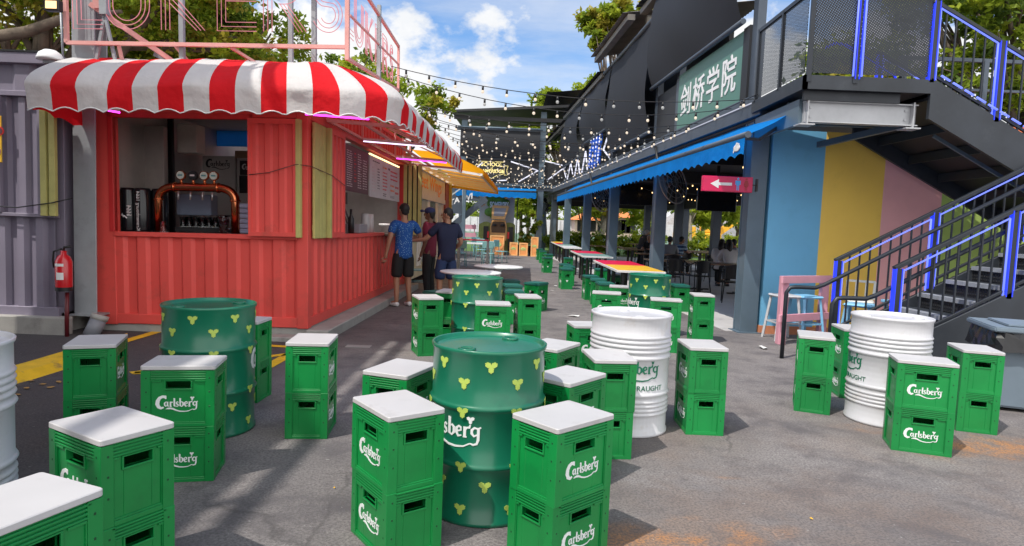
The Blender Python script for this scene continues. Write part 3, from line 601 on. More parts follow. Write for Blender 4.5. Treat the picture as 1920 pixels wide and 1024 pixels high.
# ---------------------------------------------------------------- purple container, post and fittings on the far left
PUR = mat('purple_container_paint', (.235, .21, .275), .55, var=.12, scale=1.5, dirt=((.15, .12, .2), .4, 3))
pc = thing('container', 'muted purple corrugated container at the left edge', 'container', Matrix.Translation((-5.22, 7.3, .18)))
b = MB(); P_ = lambda a, d, z: (a, d, z)
corr(b, P_, -2.6, -.02, .12, 1.17, .21, .05); corr(b, P_, -.62, .0, 1.17, 2.52, .2, .045); corr(b, P_, -2.6, .0, 2.55, 2.86, .42, .04)
b.obj('wall', PUR, pc)
b = MB(); b.box(-2.6, -.02, 0, .02, .08, .12); b.box(-2.6, -.04, 1.15, .0, .05, 1.19); b.box(-2.6, -.03, 2.5, .0, .06, 2.56); b.box(-2.6, -.05, 2.86, .02, .1, 2.98); b.box(-2.6, .1, 0, .02, 2.4, 2.98); b.box(-.66, -.05, 1.19, -.6, .03, 2.5)
b.obj('frame', PUR, pc, bevel=.005)
b = MB(); b.box(-1.7, -.03, 1.19, -.67, .0, 2.5); b.obj('panel', mat('pale_panel', (.42, .43, .50), .5), pc)
for i in range(2):
    b = MB(); b.box(-.13+i*.1, -.08, 1.17, -.06+i*.1, -.03, 2.42); b.obj('slat_panel', OLIVE, pc, bevel=.004)
b = MB(); b.box(-2.6, -.06, 2.98, .02, .1, 3.0); b.obj('roof_edge', BLACK, pc)
ws = thing('warning_sign', 'yellow safety sign with red circles cut off by the left edge', 'sign', Matrix.Translation((-5.86, 7.262, 1.93)))
b = MB(); b.box(-.62, -.01, 0, .06, .005, .52); b.obj('plate', mat('sign_yellow', (.85, .50, .02), .45), ws, bevel=.004)
for x, z in ((-.16, .32), (.045, .35), (-.46, .32)):
    b = MB(); b.tube([(x, -.0165, z), (x, -.011, z)], .13 if x < 0 else .05, 22); o = b.obj('red_circle', mat('sign_red', (.55, .02, .02), .45), ws)
    b = MB(); b.tube([(x, -.019, z), (x, -.017, z)], .10 if x < 0 else .035, 22); b.obj('circle_face', mat('sign_dark', (.10, .03, .04), .5), o)
b = MB(); b.box(-.6, -.014, .1, .05, -.011, .15); b.obj('text_strip', WHITE, ws)
b = MB(); b.box(-.02, -.018, .105, .05, -.015, .145); b.obj('text_strip', mat('sign_red', (.55, .02, .02)), ws)
gc = thing('steel_column', 'tall grey steel column between the purple and red containers', 'column', Matrix.Translation((-4.97, 7.52, 0)))
b = MB(); b.box(-.13, -.12, .2, .13, -.1, 6.5); b.box(-.13, .1, .2, .13, .12, 6.5); b.box(-.012, -.1, .2, .012, .1, 6.5); b.obj('shaft', GREYM, gc, bevel=.004)
b = MB(); b.box(-.16, -.16, .2, .16, .16, .22); b.obj('base_plate', GREYM, gc)
fe = thing('fire_extinguisher', 'red fire extinguisher with black hose hung on the grey column', 'fire extinguisher', Matrix.Translation((-5.02, 7.12, .52)))
b = MB(); b.lathe([(0, 0), (.082, 0), (.085, .02), (.085, .33), (.06, .39), (.03, .41), (.03, .45), (0, .45)], 20); b.obj('cylinder', mat('extinguisher_red', (.55, .012, .02), .25, coat=.5), fe)
b = MB(); b.lathe([(.0862, .0), (.0862, .045)], 20); b.obj('foot_ring', BLACK, fe)
b = MB(); b.tube([(0, 0, .45), (.02, -.02, .49), (.08, 0, .5)], .014, 6); b.tube([(-.02, 0, .47), (-.09, -.03, .44), (-.1, -.03, .34), (-.088, -.03, .26)], .011, 6); b.obj('hose', BLACK, fe)
b = MB(); b.lathe([(.0865, .13), (.0865, .21)], 8, a0=-1.9, a1=-1.0); b.lathe([(.0865, .28), (.0865, .31)], 8, a0=-2.2, a1=-1.0); b.obj('sticker', WHITE, fe)
b = MB(); b.tube([(-5.0, 7.14, .5), (-5.0, 7.13, .25), (-5.0, 7.13, .0)], .022, 8); tag(b.obj('drain_pipe', mat('maroon_pipe', (.12, .01, .015), .4)), 'dark red pipe running down the plinth below the extinguisher', 'pipe')
b = MB(); b.tube([(-4.78, 7.2, 0), (-4.73, 7.28, .2)], .085, 16); b.m = 1; b.tube([(-4.735, 7.275, .18), (-4.72, 7.29, .235)], .092, 16); tag(b.obj('pipe_stub', [mat('grey_pvc', (.20, .21, .24), .45), CONC]), 'grey plastic pipe stub leaning at the foot of the red container', 'pipe')
dl = thing('dome_lamp', 'white dome lamp on top of the purple container', 'lamp', Matrix.Translation((-5.17, 7.16, 3.06)) @ Matrix.Scale(.72, 4))
b = MB(); b.lathe([(0, .16), (.08, .15), (.15, .1), (.18, .03), (.18, 0), (0, 0)], 20); b.obj('dome', WHITE, dl)
b = MB(); b.box(-.08, -.05, -.05, .1, .05, 0); b.obj('base', GREYM, dl)
b = MB(); b.tube([(-5.33, 7.6, 3.0), (-5.36, 7.6, 3.75)], .012, 6); tag(b.obj('aerial', GREYM), 'thin grey aerial rod rising above the purple container', 'aerial')
fl_ = thing('flood_lamp', 'lit warm flood lamp on the tall grey column', 'lamp', Matrix.Translation((-5.15, 7.2, 3.66)))
b = MB(); b.box(-.09, -.03, -.06, .07, .05, .06); b.obj('housing', BLACK, fl_, bevel=.008)
b = MB(); b.box(-.07, -.036, -.04, .05, -.031, .04); b.obj('lens', mat('flood_light', (1, .62, .28), emit=1.6), fl_)
b = MB(); b.tube([(-6.2, 7.22, 1.45), (-5.6, 7.20, 1.43), (-5.2, 7.2, 1.5), (-5.0, 7.24, 1.56)], .007, 5); tag(b.obj('cable', BLACK), 'thin black cable slung across the purple container', 'cable')
# ---------------------------------------------------------------- next shop along, pale, with orange awning
CRM = mat('cream_paint', (.62, .58, .42), .6); ns = thing('food_stall', 'pale container food stall with orange lettering beyond the red bar', 'food stall', FC)
b = MB(); b.box(-2.6, 6.25, .13, -.02, 13.5, 2.9); b.obj('wall', CRM, ns)
b = MB(); b.box(-.02, 6.3, 2.15, .03, 12.4, 2.75); b.box(-.02, 6.3, 2.02, .05, 12.4, 2.15); b.obj('fascia', mat('fascia_white', (.60, .60, .62), .5), ns)
b = MB(); text_mb(b, 'Street Wings', .62, lambda x, y, h: (.031+h, 9.2+x*1.45, 2.46+y*.85), .006); b.obj('lettering', mat('letter_orange', (.75, .25, .07), .5), ns)
for i, v_ in enumerate((6.5, 8.0, 9.4, 10.9)):
    b = MB(); b.box(-.02, v_, .5 if i % 2 else 1.0, .012, v_+1.1, 2.0); o = b.obj('window', [KEG, mat('pale_glass', (.45, .48, .5), .2)][i % 2], ns)
    b = MB(); b.box(-.01, v_-.08, .4, .03, v_, 2.02); b.box(-.01, v_+1.1, .4, .03, v_+1.18, 2.02); b.obj('frame', WHITE, o)
b = MB(); b.box(-.02, 12.5, .9, .05, 13.3, 2.7); b.obj('menu_panel', mat('brick_menu', (.26, .07, .06), .6, var=.5, scale=9), ns)
b = MB(); b.box(-.06, 6.12, .13, .1, 6.24, 2.9); b.obj('corner_post', OLIVE, ns); b = MB(); b.box(-.06, 13.35, .13, .12, 13.6, 2.9); b.obj('corner_post', OLIVE, ns)
oa = thing('awning', 'orange canvas awning over the pale food stall', 'awning', FC)
AWO = fabric('orange_canvas', (.95, .40, .012), .6)
b = MB(); b.smooth = True; prof = [(.05, 3.0), (.6, 2.97), (1.2, 2.82), (1.62, 2.62), (1.64, 2.42)]
vs = []
for j in range(61):
    v_ = 6.5+7.0*j/60
    for k, (u_, z_) in enumerate(prof): vs.append((u_, v_, z_+(.04*abs(math.sin(v_*9)) if k == 4 else .015*math.sin(v_*2.2+k))))
b.add(vs, [(j*5+k, j*5+k+1, (j+1)*5+k+1, (j+1)*5+k) for j in range(60) for k in range(4)]); b.obj('canvas', AWO, oa)
b = MB()
for v_ in (6.6, 7.7, 8.8, 9.9, 11, 12.1, 13.4): b.bar((.05, v_, 2.72), (1.6, v_, 2.5), .05)
b.bar((1.58, 6.5, 2.5), (1.58, 13.5, 2.5), .05); b.bar((.06, 6.5, 2.72), (.06, 13.5, 2.72), .05); b.obj('frame', WHITE, oa)
b = MB(); b.smooth = True; b.add([(u_, 13.5, z_) for u_, z_ in prof]+[(u_, 13.5, 2.42+.2*(1-u_/1.7)) for u_, z_ in prof], [(k, k+1, 6+k, 5+k) for k in range(4)]); b.obj('end_flap', AWO, oa)
# ---------------------------------------------------------------- the tall stall behind the camera on the left, which shades this corner
b = MB(); b.box(-7.6, -7, .0, -4.65, 5.4, 7.0)
o = tag(b.obj('stall_block', mat('stall_grey', (.38, .36, .35), .7)), 'plain two storey stall block standing outside the left of the picture', 'building')
b = MB()
for y in range(-6, 6): b.bar((-4.87, y, 7.0), (-4.87, y, 7.9), .05)
b.bar((-4.87, -7, 7.9), (-4.87, 5.4, 7.9), .1); b.bar((-4.87, -7, 7.45), (-4.87, 5.4, 7.45), .05); b.obj('roof_railing', GREYM, o)
# ---------------------------------------------------------------- the long right-hand hall
SLATE = mat('slate_steel_paint', (.075, .095, .125), .45, .2, var=.15, scale=2, dirt=((.04, .05, .06), .4, 4))
SLATEL = mat('slate_steel_light', (.11, .16, .205), .45, .1, var=.15, scale=2, dirt=((.09, .11, .14), .4, 4))
BLIND = mat('blind_fabric', (.010, .012, .018), .75, var=.25, scale=1.2, bump=.12, bscale=3)
CHAR = mat('charcoal_panel', (.020, .021, .025), .55, var=.3, scale=1.5)
LEDW = mat('white_led', (.85, .85, 1), emit=.8)
hall = thing('market_hall', 'long dark two storey open hall with black blinds and slate columns', 'hall', FR)
for i, v_ in enumerate((0.15, 4.85, 9.4, 13.6, 18.2, 22.7, 27.0)):
    b = MB(); x = .13
    b.box(-x, v_-x, .0, x, v_-x+.03, 3.1); b.box(-x, v_+x-.03, .0, x, v_+x, 3.1); b.box(-.015, v_-x+.03, 0, .015, v_+x-.03, 3.1); b.box(-x+.01, v_-x+.03, 0, -x+.03, v_+x-.03, 3.1)
    o = b.obj('column', SLATEL, hall, bevel=.004); b = MB(); b.box(-.18, v_-.18, .0, .18, v_+.18, .015); b.obj('base_plate', SLATEL, o)
for u_, v_ in ((4.0, 11.7), (4.0, 15.6), (4.0, 20.), (5.45, 3), (5.45, 7.5), (5.45, 12), (5.45, 19)):
    b = MB(); b.box(u_-.13, v_-.13, 0, u_+.13, v_+.13, 3.0); b.obj('column', SLATE, hall)
b = MB(); b.box(-.1, .1, 3.0, 5.7, 24.5, 3.14)
for v_ in (2.5, 7, 11.5, 16, 20.5): b.box(.1, v_-.08, 2.72, 5.35, v_+.08, 3.0)
b.box(-.08, .15, 2.78, .08, 27, 3.0); b.box(5.35, .15, 2.5, 5.6, 24.5, 3.0); b.box(.1, 24.3, 2.6, 5.34, 24.5, 3.0)
b.obj('ceiling', CHAR, hall)
b = MB(); b.box(-.2, -.3, 3.14, -.02, 27.2, 3.36); b.box(-.12, .3, 3.36, .0, 27, 3.5); b.obj('gutter', SLATE, hall, bevel=.006)
b = MB(); b.box(-.215, -.6, 3.335, -.203, 27.2, 3.35); b.obj('light_line', mat('dim_led', (.8, .82, .95), emit=.4), hall)
b = MB(); b.box(1.0, 4.0, 3.14, 1.1, 27, 6.3); b.obj('upper_wall', CHAR, hall)
for i, v_ in enumerate((.42, 3.95, 5.45, 9.85, 14.6, 19.1)):
    b = MB(); b.box(-.03, v_-.08, 3.36, .1, v_+.08, 6.6); b.obj('upper_post', SLATE, hall)
b = MB(); b.box(-.02, 4.0, 3.5, .05, 5.4, 4.5); b.obj('wall_panel', CHAR, hall)
for i, (v0, v1, z0, zt, bul) in enumerate(((.6, 5.42, 4.68, 6.75, .24), (5.55, 9.8, 3.72, 6.3, .2), (9.95, 14.5, 4.5, 6.3, .2), (14.75, 19.0, 4.1, 6.2, .25))):
    b = MB(); b.smooth = True; n, m_ = 10, 14; vs = []
    for j in range(n+1):
        for k in range(m_+1):
            f = k/m_; vs.append((-.1-bul*math.sin(math.pi*min(1, f*.85+.05))*.9-.02*math.sin(j*1.3+k*.7+i), v0+(v1-v0)*j/n, zt+(z0-zt)*f))
    b.add(vs, [(j*(m_+1)+k, j*(m_+1)+k+1, (j+1)*(m_+1)+k+1, (j+1)*(m_+1)+k) for j in range(n) for k in range(m_)])
    o = b.obj('blind', BLIND, hall)
    u_ = vs[m_][0]; b = MB(); b.tube([(u_, v0-.05, z0), (u_, v1+.05, z0)], .045, 10); b.obj('bottom_bar', SLATE, o)
    b = MB(); b.tube([(-.14, v0-.05, zt), (-.14, v1+.05, zt)], .06, 10); b.obj('roller', SLATE, o)
CORR = mat('roof_sheet', (.20, .19, .17), .6, .2, var=.25, scale=2, dirt=((.07, .065, .06), .5, 3))
b = MB()
for (v0, v1, z0, z1, u0_, m_) in ((.2, 6.6, 6.85, 7.3, -.35, 0), (6.7, 10.9, 6.75, 7.3, -.62, 1), (11.0, 19.2, 6.35, 6.9, -.35, 0), (19.3, 27, 6.2, 6.7, -.2, 0)):
    b.m = m_; n = 26
    vs = [];
    for j in range(n*2+1):
        v_ = v0+(v1-v0)*j/(2*n); dz = .03*(j % 2)
        vs += [(u0_, v_, z0+dz), (3.0, v_, z1+dz)]
    b.add(vs, [(2*j, 2*j+1, 2*j+3, 2*j+2) for j in range(2*n)])
    b.m = 1; b.box(u0_+.12, v0, z0-.16, u0_+.3, v1, z0-.02); b.box(.0, v0+.05, 6.2, .12, v0+.2, z0)
b.obj('roof', [CHAR, CORR], hall)
b = MB(); b.box(.45, .3, 6.3, .7, 27, 6.5); b.obj('roof_beam', SLATE, hall)
# green sign
gs = thing('chalk_green_sign', 'green board sign with four white Chinese characters under the black blind', 'sign', FR)
GRN = mat('sign_green', (.085, .21, .17), .45, var=.08)
b = MB(); b.box(-.06, .72, 3.48, -.02, 3.78, 4.6); b.obj('board', GRN, gs)
b = MB(); b.box(-.07, .5, 3.45, .0, .72, 4.62); b.box(-.07, .72, 3.44, -.01, 3.82, 3.48); b.obj('frame', CHAR, gs)
b = MB()
for i, ch in enumerate('剑桥学院'): [text_mb(b, ch, .62, lambda x, y, h, c=3.3-i*.69, q=q: (-.062-h-.0007*q, c-x-.011*(q-1), 3.98+y*1.05+.008*(q % 2)), .006) for q in range(3)]
b.obj('lettering', WHITE, gs)
# blue awning
BLU = fabric('blue_canvas', (.010, .30, .88), .5)
def blue_awning(name, label, M, v0, v1, proj, zt, zb, val, side=True):
    t = thing('awning', label, 'awning', M); n = int((v1-v0)/.06)
    b = MB(); b.smooth = False; vs = []
    for j in range(n+1):
        v_ = v0+(v1-v0)*j/n
        for f in (0, .25, .5, .75, 1): vs.append((-.03-(proj-.03)*f, v_, zt+(zb-zt)*f-.03*math.sin(math.pi*f)+.006*math.sin(v_*3+f*4)))
    b.add(vs, [(j*5+k, j*5+k+1, (j+1)*5+k+1, (j+1)*5+k) for j in range(n) for k in range(4)]); b.obj('canvas', BLU, t)
    b = MB(); vs = []
    for j in range(n+1):
        v_ = v0+(v1-v0)*j/n
        vs += [(-proj-.03, v_, zb-.04), (-proj-.04+.006*math.sin(v_*9), v_, zb-.04-val+.05*abs(math.sin(v_*math.pi/.3)))]
    b.add(vs, [(2*j, 2*j+1, 2*j+3, 2*j+2) for j in range(n)]); va = b.obj('valance', BLU, t)
    b = MB(); b.tube([(-proj, v0-.02, zb), (-proj, v1+.02, zb)], .045, 8); b.obj('front_bar', SLATE, t)
    b = MB()
    for v_ in np.linspace(v0+.3, v1-.3, 5): b.bar((-.05, v_, zt-.15), (-proj*.6, v_, zt-.42), .04); b.bar((-proj*.6, v_, zt-.42), (-proj, v_, zb), .035)
    b.tube([(-.06, v0, zt), (-.06, v1, zt)], .06, 8); b.obj('arm', CHAR, t); return va
va = blue_awning('awning', 'long bright blue awning with scalloped valance along the right hall', FR, -1.15, 16.2, .72, 3.13, 2.72, .24)
b = MB(); b.T = lambda x, y, h: (-.768-h, -.95-x, 2.57+y); b.ell((0, 0, 0), .11, .05, .002, 12, 4); b.stroke([(-.09, -.05, .03), (0, .06, .03), (.09, .04, .02)], .001, .004); b.obj('emblem', WHITE, va)
# blue dotted sign shaped like raised fingers, and white tube lines
hs = thing('blue_light_sign', 'bright blue sign shaped like raised fingers dotted with white lights, on the hall balcony', 'sign', FR)
b = MB(); b.T = lambda x, y, h: (-.1-h, 12.0-x, 3.55+y)
for x, y0, y1 in ((-.75, 0, 1.1), (-.25, -.05, 1.25), (.25, -.05, 1.2), (.72, 0, .95)): b.stroke([(x-.12, y0, .38), (x, (y0+y1)/2, .42), (x+.12, y1, .34)], 0, .05)
b.obj('panel', mat('sign_blue', (.01, .12, .72), .3), hs)
b = MB(); b.T = lambda x, y, h: (-.155-h, 12.0-x, 3.55+y)
for x, y0, y1 in ((-.75, 0, 1.1), (-.25, -.05, 1.25), (.25, -.05, 1.2), (.72, 0, .95)):
    for k in range(9):
        f = k/8; cx, cy = x-.1+.2*f, y0+.06+(y1-y0-.12)*f; b.prism([(cx+.035*math.cos(q), cy+.035*math.sin(q)) for q in np.linspace(0, 6.28, 7)[:-1]], 0, .01)
b.obj('dots', mat('bulb_white', (1, .95, .9), emit=1.2), hs)
zz = thing('zigzag_tubes', 'white zigzag tube lights along the front of the hall balcony', 'tube lights', FR)
for i, (p, q) in enumerate((((9.95, 4.3), (10.6, 3.9)), ((10.6, 3.9), (9.6, 3.55)), ((13.2, 3.5), (13.7, 4.2)), ((13.7, 4.2), (14.3, 3.5)), ((14.8, 3.5), (15.3, 4.2)), ((15.3, 4.2), (15.9, 3.5)), ((16.4, 3.6), (17.0, 4.1)), ((17.0, 4.1), (17.8, 3.5)), ((18.2, 3.6), (18.9, 4.0)))):
    b = MB(); b.tube([(-.14, p[0], p[1]), (-.14, q[0], q[1])], .025, 6); b.obj('tube', LEDW, zz)
# toilet sign
ts = thing('toilet_sign', 'pink hanging sign with white arrow and man and woman figures', 'sign', FR @ TM(-.15, -.1, 2.06) @ Matrix.Rotation(R(-4), 4, 'Z'))
b = MB(); b.box(-.72, -.04, .0, .0, .04, .22); b.obj('box', mat('sign_pink', (.66, .004, .09), .4), ts, bevel=.006)
b = MB(); b.T = lambda x, y, h: (x-.72, -.041-h, y); b.prism([(.11, .11), (.23, .175), (.23, .13), (.42, .13), (.42, .09), (.23, .09), (.23, .045)], 0, .002); b.obj('arrow', WHITE, ts)
def fig(x, m, skirt):
    b = MB(); b.T = lambda a, y, h: (a-.72, -.041-h, y)
    b.prism([(x+.017*math.cos(q), .19+.017*math.sin(q)) for q in np.linspace(0, 6.28, 11)[:-1]], 0, .002)
    if skirt: b.prism([(x-.02, .168), (x+.02, .168), (x+.038, .10), (x+.028, .095), (x+.02, .13), (x+.03, .08), (x-.03, .08), (x-.02, .13), (x-.028, .095), (x-.038, .10)], 0, .002)
    else: b.prism([(x-.038, .165), (x+.038, .165), (x+.038, .105), (x+.026, .105), (x+.024, .148), (x+.02, .09), (x-.02, .09), (x-.024, .148), (x-.026, .105), (x-.038, .105)], 0, .002)
    for s_ in (-1, 1): b.prism([(x+s_*.003, .088), (x+s_*.018, .088), (x+s_*.016, .025), (x+s_*.005, .025)][::s_], 0, .002)
    b.obj('figure', m, ts)
fig(.505, mat('figure_blue', (.05, .35, .75), .4), 0); fig(.625, mat('figure_red', (.42, .0, .02), .4), 1)
b = MB(); b.bar((0, 0, .11), (.08, 0, .11), .02); b.box(.06, -.03, .02, .08, .03, .2); b.obj('bracket', BLACK, ts)
# ceiling fans, television, fairy lights inside the hall
def wall_fan(label, px, py, v_, r_):
    p = fpl(FR, px, py, 1, v_); t = thing('wall_fan', label, 'fan', FR @ Matrix.Translation(p) @ Matrix.Rotation(R(35), 4, 'Z') @ Matrix.Rotation(R(75), 4, 'X'), 'big caged fans hanging in the hall')
    b = MB()
    for k in (1, .75, .5, .25): b.tube([(r_*k*math.cos(q), r_*k*math.sin(q), .06*(1-k)) for q in np.linspace(0, 6.2832, 25)], .016 if k == 1 else .006, 5, cap=False)
    for q in np.linspace(0, 6.28, 13)[:-1]: b.tube([(0, 0, .06), (r_*math.cos(q), r_*math.sin(q), 0)], .005, 4)
    b.obj('cage', mat('fan_grey', (.25, .25, .25), .4, .5), t)
    b = MB()
    for q in (0, 2.09, 4.19):
        c, s = math.cos(q), math.sin(q); b.add([(.05*c, .05*s, 0), (r_*.9*c-.15*s, r_*.9*s+.15*c, -.02), (r_*.9*c+.12*s, r_*.9*s-.12*c, .02), (.06*c+.05*s, .06*s-.05*c, .0)], [(0, 1, 2, 3)])
    b.lathe([(0, -.12), (.09, -.12), (.09, .05), (0, .06)], 12); b.obj('blade', BLACK, t)
    b = MB(); b.tube([(0, 0, -.1), (.0, .4, -.3), (0, .9, -.3)], .03, 6); b.obj('arm', BLACK, t)
wall_fan('large caged fan just left of the pink toilet sign', 1262, 342, 4.2, .46)
wall_fan('caged fan behind the second column under the long blue awning', 1127, 372, 10.5, .42)
wall_fan('small dark caged fan beside the corner column at the far end', 1028, 385, 24, .45)
p = fpl(FR, 1345, 372, 1, 4.0); tv = thing('television', 'black television hanging below the pink toilet sign', 'television', FR @ Matrix.Translation(p))
b = MB(); b.box(-.42, 0, -.27, .42, .06, .22); b.obj('screen', KEG, tv, bevel=.01); b = MB(); b.box(-.03, .02, .22, .03, .05, .9); b.obj('bracket', BLACK, tv)
p = fpl(FR, 1195, 365, 1, 9.0); tv = thing('television', 'black television hanging beyond the second slate column', 'television', FR @ Matrix.Translation(p))
b = MB(); b.box(-.5, 0, -.3, .5, .06, .3); b.obj('screen', KEG, tv, bevel=.01); b = MB(); b.box(-.03, .02, .3, .03, .05, .9); b.obj('bracket', BLACK, tv)
FAIRY = mat('fairy_light', (1, .62, .25), emit=3.0); rnd = random.Random(5)
for i in range(5):
    t = thing('fairy_lights', ['warm fairy lights on the hall ceiling nearest the pink sign', 'warm fairy lights on the hall ceiling by the large caged fan', 'warm fairy lights on the hall ceiling above the third column', 'warm fairy lights on the hall ceiling deep inside', 'warm fairy lights on the hall ceiling at the far end'][i], 'fairy lights', FR, 'fairy lights under the hall ceiling')
    b = MB(); v_ = 1.5+i*3.2; pts = [(.4+u_*.42, v_+.5*math.sin(u_*2.1), 2.62+.08*math.sin(u_*5)) for u_ in range(16)]; b.tube(pts, .006, 4); b.obj('wire', BLACK, t)
    for p in pts: b = MB(); b.ell((p[0], p[1], p[2]-.03), .014, .014, .02, 6, 4); b.obj('bulb', FAIRY, t)
b = MB(); b.T = None
# ---------------------------------------------------------------- painted wall under the landing
pw = thing('painted_wall', 'wall painted in blue, yellow, pink and green bands under the staircase', 'wall', FR)
for u0_, u1_, c_, n_ in ((.17, .97, (.17, .48, .74), 'blue'), (.97, 1.90, (.98, .63, .11), 'yellow'), (1.90, 2.82, (.92, .46, .46), 'pink'), (2.82, 6.0, (.48, .66, .16), 'green')):
    b = MB(); b.box(u0_, .0, .12, u1_, .12, 3.0); tag(b.obj('painted_band', mat('wall_'+n_, c_, .65, var=.05, scale=2, bump=.06, bscale=80, dirt=(tuple(x*.8 for x in c_), .35, 3)), pw), n_+' painted band')
b = MB(); b.box(.15, -.02, 0, 6, .12, .12); b.obj('base', mat('orange_base', (.62, .24, .12), .7, dirt=((.3, .2, .15), .4, 6)), pw)
b = MB(); b.box(.15, .12, .0, 6.0, .3, 3.0); b.obj('backing', SLATE, pw)
# ---------------------------------------------------------------- staircase
stc = thing('staircase', 'dark steel staircase with blue lit railings, upper landing and perforated guard', 'staircase')
TRD = mat('tread_nosing', (.30, .32, .35), .5, .1, var=.2, scale=8, dirt=((.12, .12, .13), .5, 9))
m = bpy.data.materials.new('checker_plate'); m.use_nodes = True; t = m.node_tree; p_ = t.nodes['Principled BSDF']; p_.inputs['Base Color'].default_value = (.016, .017, .02, 1); p_.inputs['Roughness'].default_value = .42
tx = nn(t, 'ShaderNodeTexCoord'); vo = nn(t, 'ShaderNodeTexVoronoi', i_Scale=26., i_Randomness=.0); t.links.new(tx.outputs['Object'], vo.inputs['Vector'])
mr_ = nn(t, 'ShaderNodeMapRange'); mr_.inputs[1].default_value = .25; mr_.inputs[2].default_value = .4; mr_.inputs[3].default_value = 1; mr_.inputs[4].default_value = 0; t.links.new(vo.outputs['Distance'], mr_.inputs[0])
bp = nn(t, 'ShaderNodeBump', i_Strength=1., i_Distance=.02); t.links.new(mr_.outputs[0], bp.inputs['Height']); t.links.new(bp.outputs[0], p_.inputs['Normal']); CHK = m
STR = mat('stringer_paint', (.030, .036, .046), .5, .1, var=.3, scale=2, dirt=((.07, .08, .09), .35, 3))
YN, YF, X0, RUN, RISE = 6.55, 7.6, 3.62, .305, .17
for k in range(12):
    x, z = X0+k*RUN, RISE*(k+1)
    b = MB(); b.box(x+.012, YN+.03, z-.03, x+RUN+.03, YF-.03, z-.004); b.m = 1; b.box(x-.01, YN+.03, z-.045, x+.10, YF-.03, z); b.m = 2; b.box(x+.012, YN+.03, z-RISE, x+.02, YF-.03, z-.046)
    b.obj('step', [STR, TRD, CHK], stc)
def stringer(y0, y1):
    b = MB(); x1 = X0+12*RUN; z1 = RISE*12
    b.add([(X0-.08, y0, 0), (X0-.08, y0, .14), (x1, y0, z1+.08), (x1, y0, z1-.36), (X0+.5, y0, 0), (X0-.08, y1, 0), (X0-.08, y1, .14), (x1, y1, z1+.08), (x1, y1, z1-.36), (X0+.5, y1, 0)],
          [(0, 1, 2, 3, 4), (9, 8, 7, 6, 5), (0, 5, 6, 1), (1, 6, 7, 2), (2, 7, 8, 3), (3, 8, 9, 4), (4, 9, 5, 0)]); b.obj('stringer', STR, stc, bevel=.004)
stringer(YN-.03, YN+.02); stringer(YF-.02, YF+.03)
LEDB = mat('blue_led', (.02, .05, 1), emit=.9); LEDC = mat('pale_blue_led', (.17, .23, 1), emit=1.1)
RAIL = mat('rail_paint', (.022, .027, .036), .4, .2, var=.2)
def rail_run(y, xa, xb, za, slope, zr, posts, led_side, base, hand, names=('railing',)):
    """railing along x: top rail, balusters, double LED posts; z of the tread line = za + slope (x - xa)"""
    rt = MB(); rt.bar((xa-.04, y, za+zr), (xb, y, za+zr+slope*(xb-xa)), .06, .04); rt.bar((xa, y, za+base), (xb, y, za+base+slope*(xb-xa)), .03)
    r_ = rt.obj('railing', RAIL, stc, bevel=.003)
    b = MB(); x = xa+.13
    while x < xb-.03:
        if min(abs(x-p) for p in posts) > .06: z = za+slope*(x-xa); b.bar((x, y, z+base-.08), (x, y, z+zr-.01), .016, .016, (0, 1, 0))
        x += .118
    b.obj('baluster', RAIL, r_)
    d = led_side
    for i, p in enumerate(posts):
        z = za+slope*(p-xa); b = MB(); b.box(p-.025, y-.03, z+base-.10, p+.025, y+.03, z+zr); po = b.obj('post', RAIL, r_)
        q = posts[i+1] if i+1 < len(posts) else xb
        for s_ in ([-1] if i else [])+([1] if q-p > .2 else []):
            c = MB(); c.tube([(p+s_*.05, y+d*.01, z+.04+slope*s_*.05), (p+s_*.05, y+d*.01, z+zr-.05+slope*s_*.05)], .011, 6)
            if s_ > 0: c.tube([(p+.05, y+d*.01, z+zr-.05+slope*.05), (q-.05, y+d*.01, za+zr-.05+slope*(q-.05-xa))], .010, 6)
            c.obj('led_tube', LEDC, r_)
        c = MB(); c.box(p-.036, y-.034, z+base-.08, p-.026, y+.034, z+zr); c.box(p+.026, y-.034, z+base-.08, p+.036, y+.034, z+zr); c.obj('glow_strip', LEDB, r_)
    if hand:
        hy = y+hand; pts = [(xa-.62, hy, 0), (xa-.62, hy, za+zr-.40), (xa-.58, hy, za+zr-.34), (xa-.52, hy, za+zr-.33), (xa-.28, hy, za+zr-.33), (xa-.18, hy, za+zr-.29)]
        pts += [(xb, hy, za+zr-.29+slope*(xb-xa+.18))]
        b = MB(); b.tube(pts, .024, 9); b.obj('handrail', RAIL, r_)
SL = RISE/RUN
rail_run(YF, 3.88, 6.6, .25, SL, .94, [3.88, 4.98, 6.1], -1, .12, -.06)
rail_run(YN, 3.96, 6.6, .25, SL, .92, [3.96, 5.1, 6.2], -1, .12, .05)
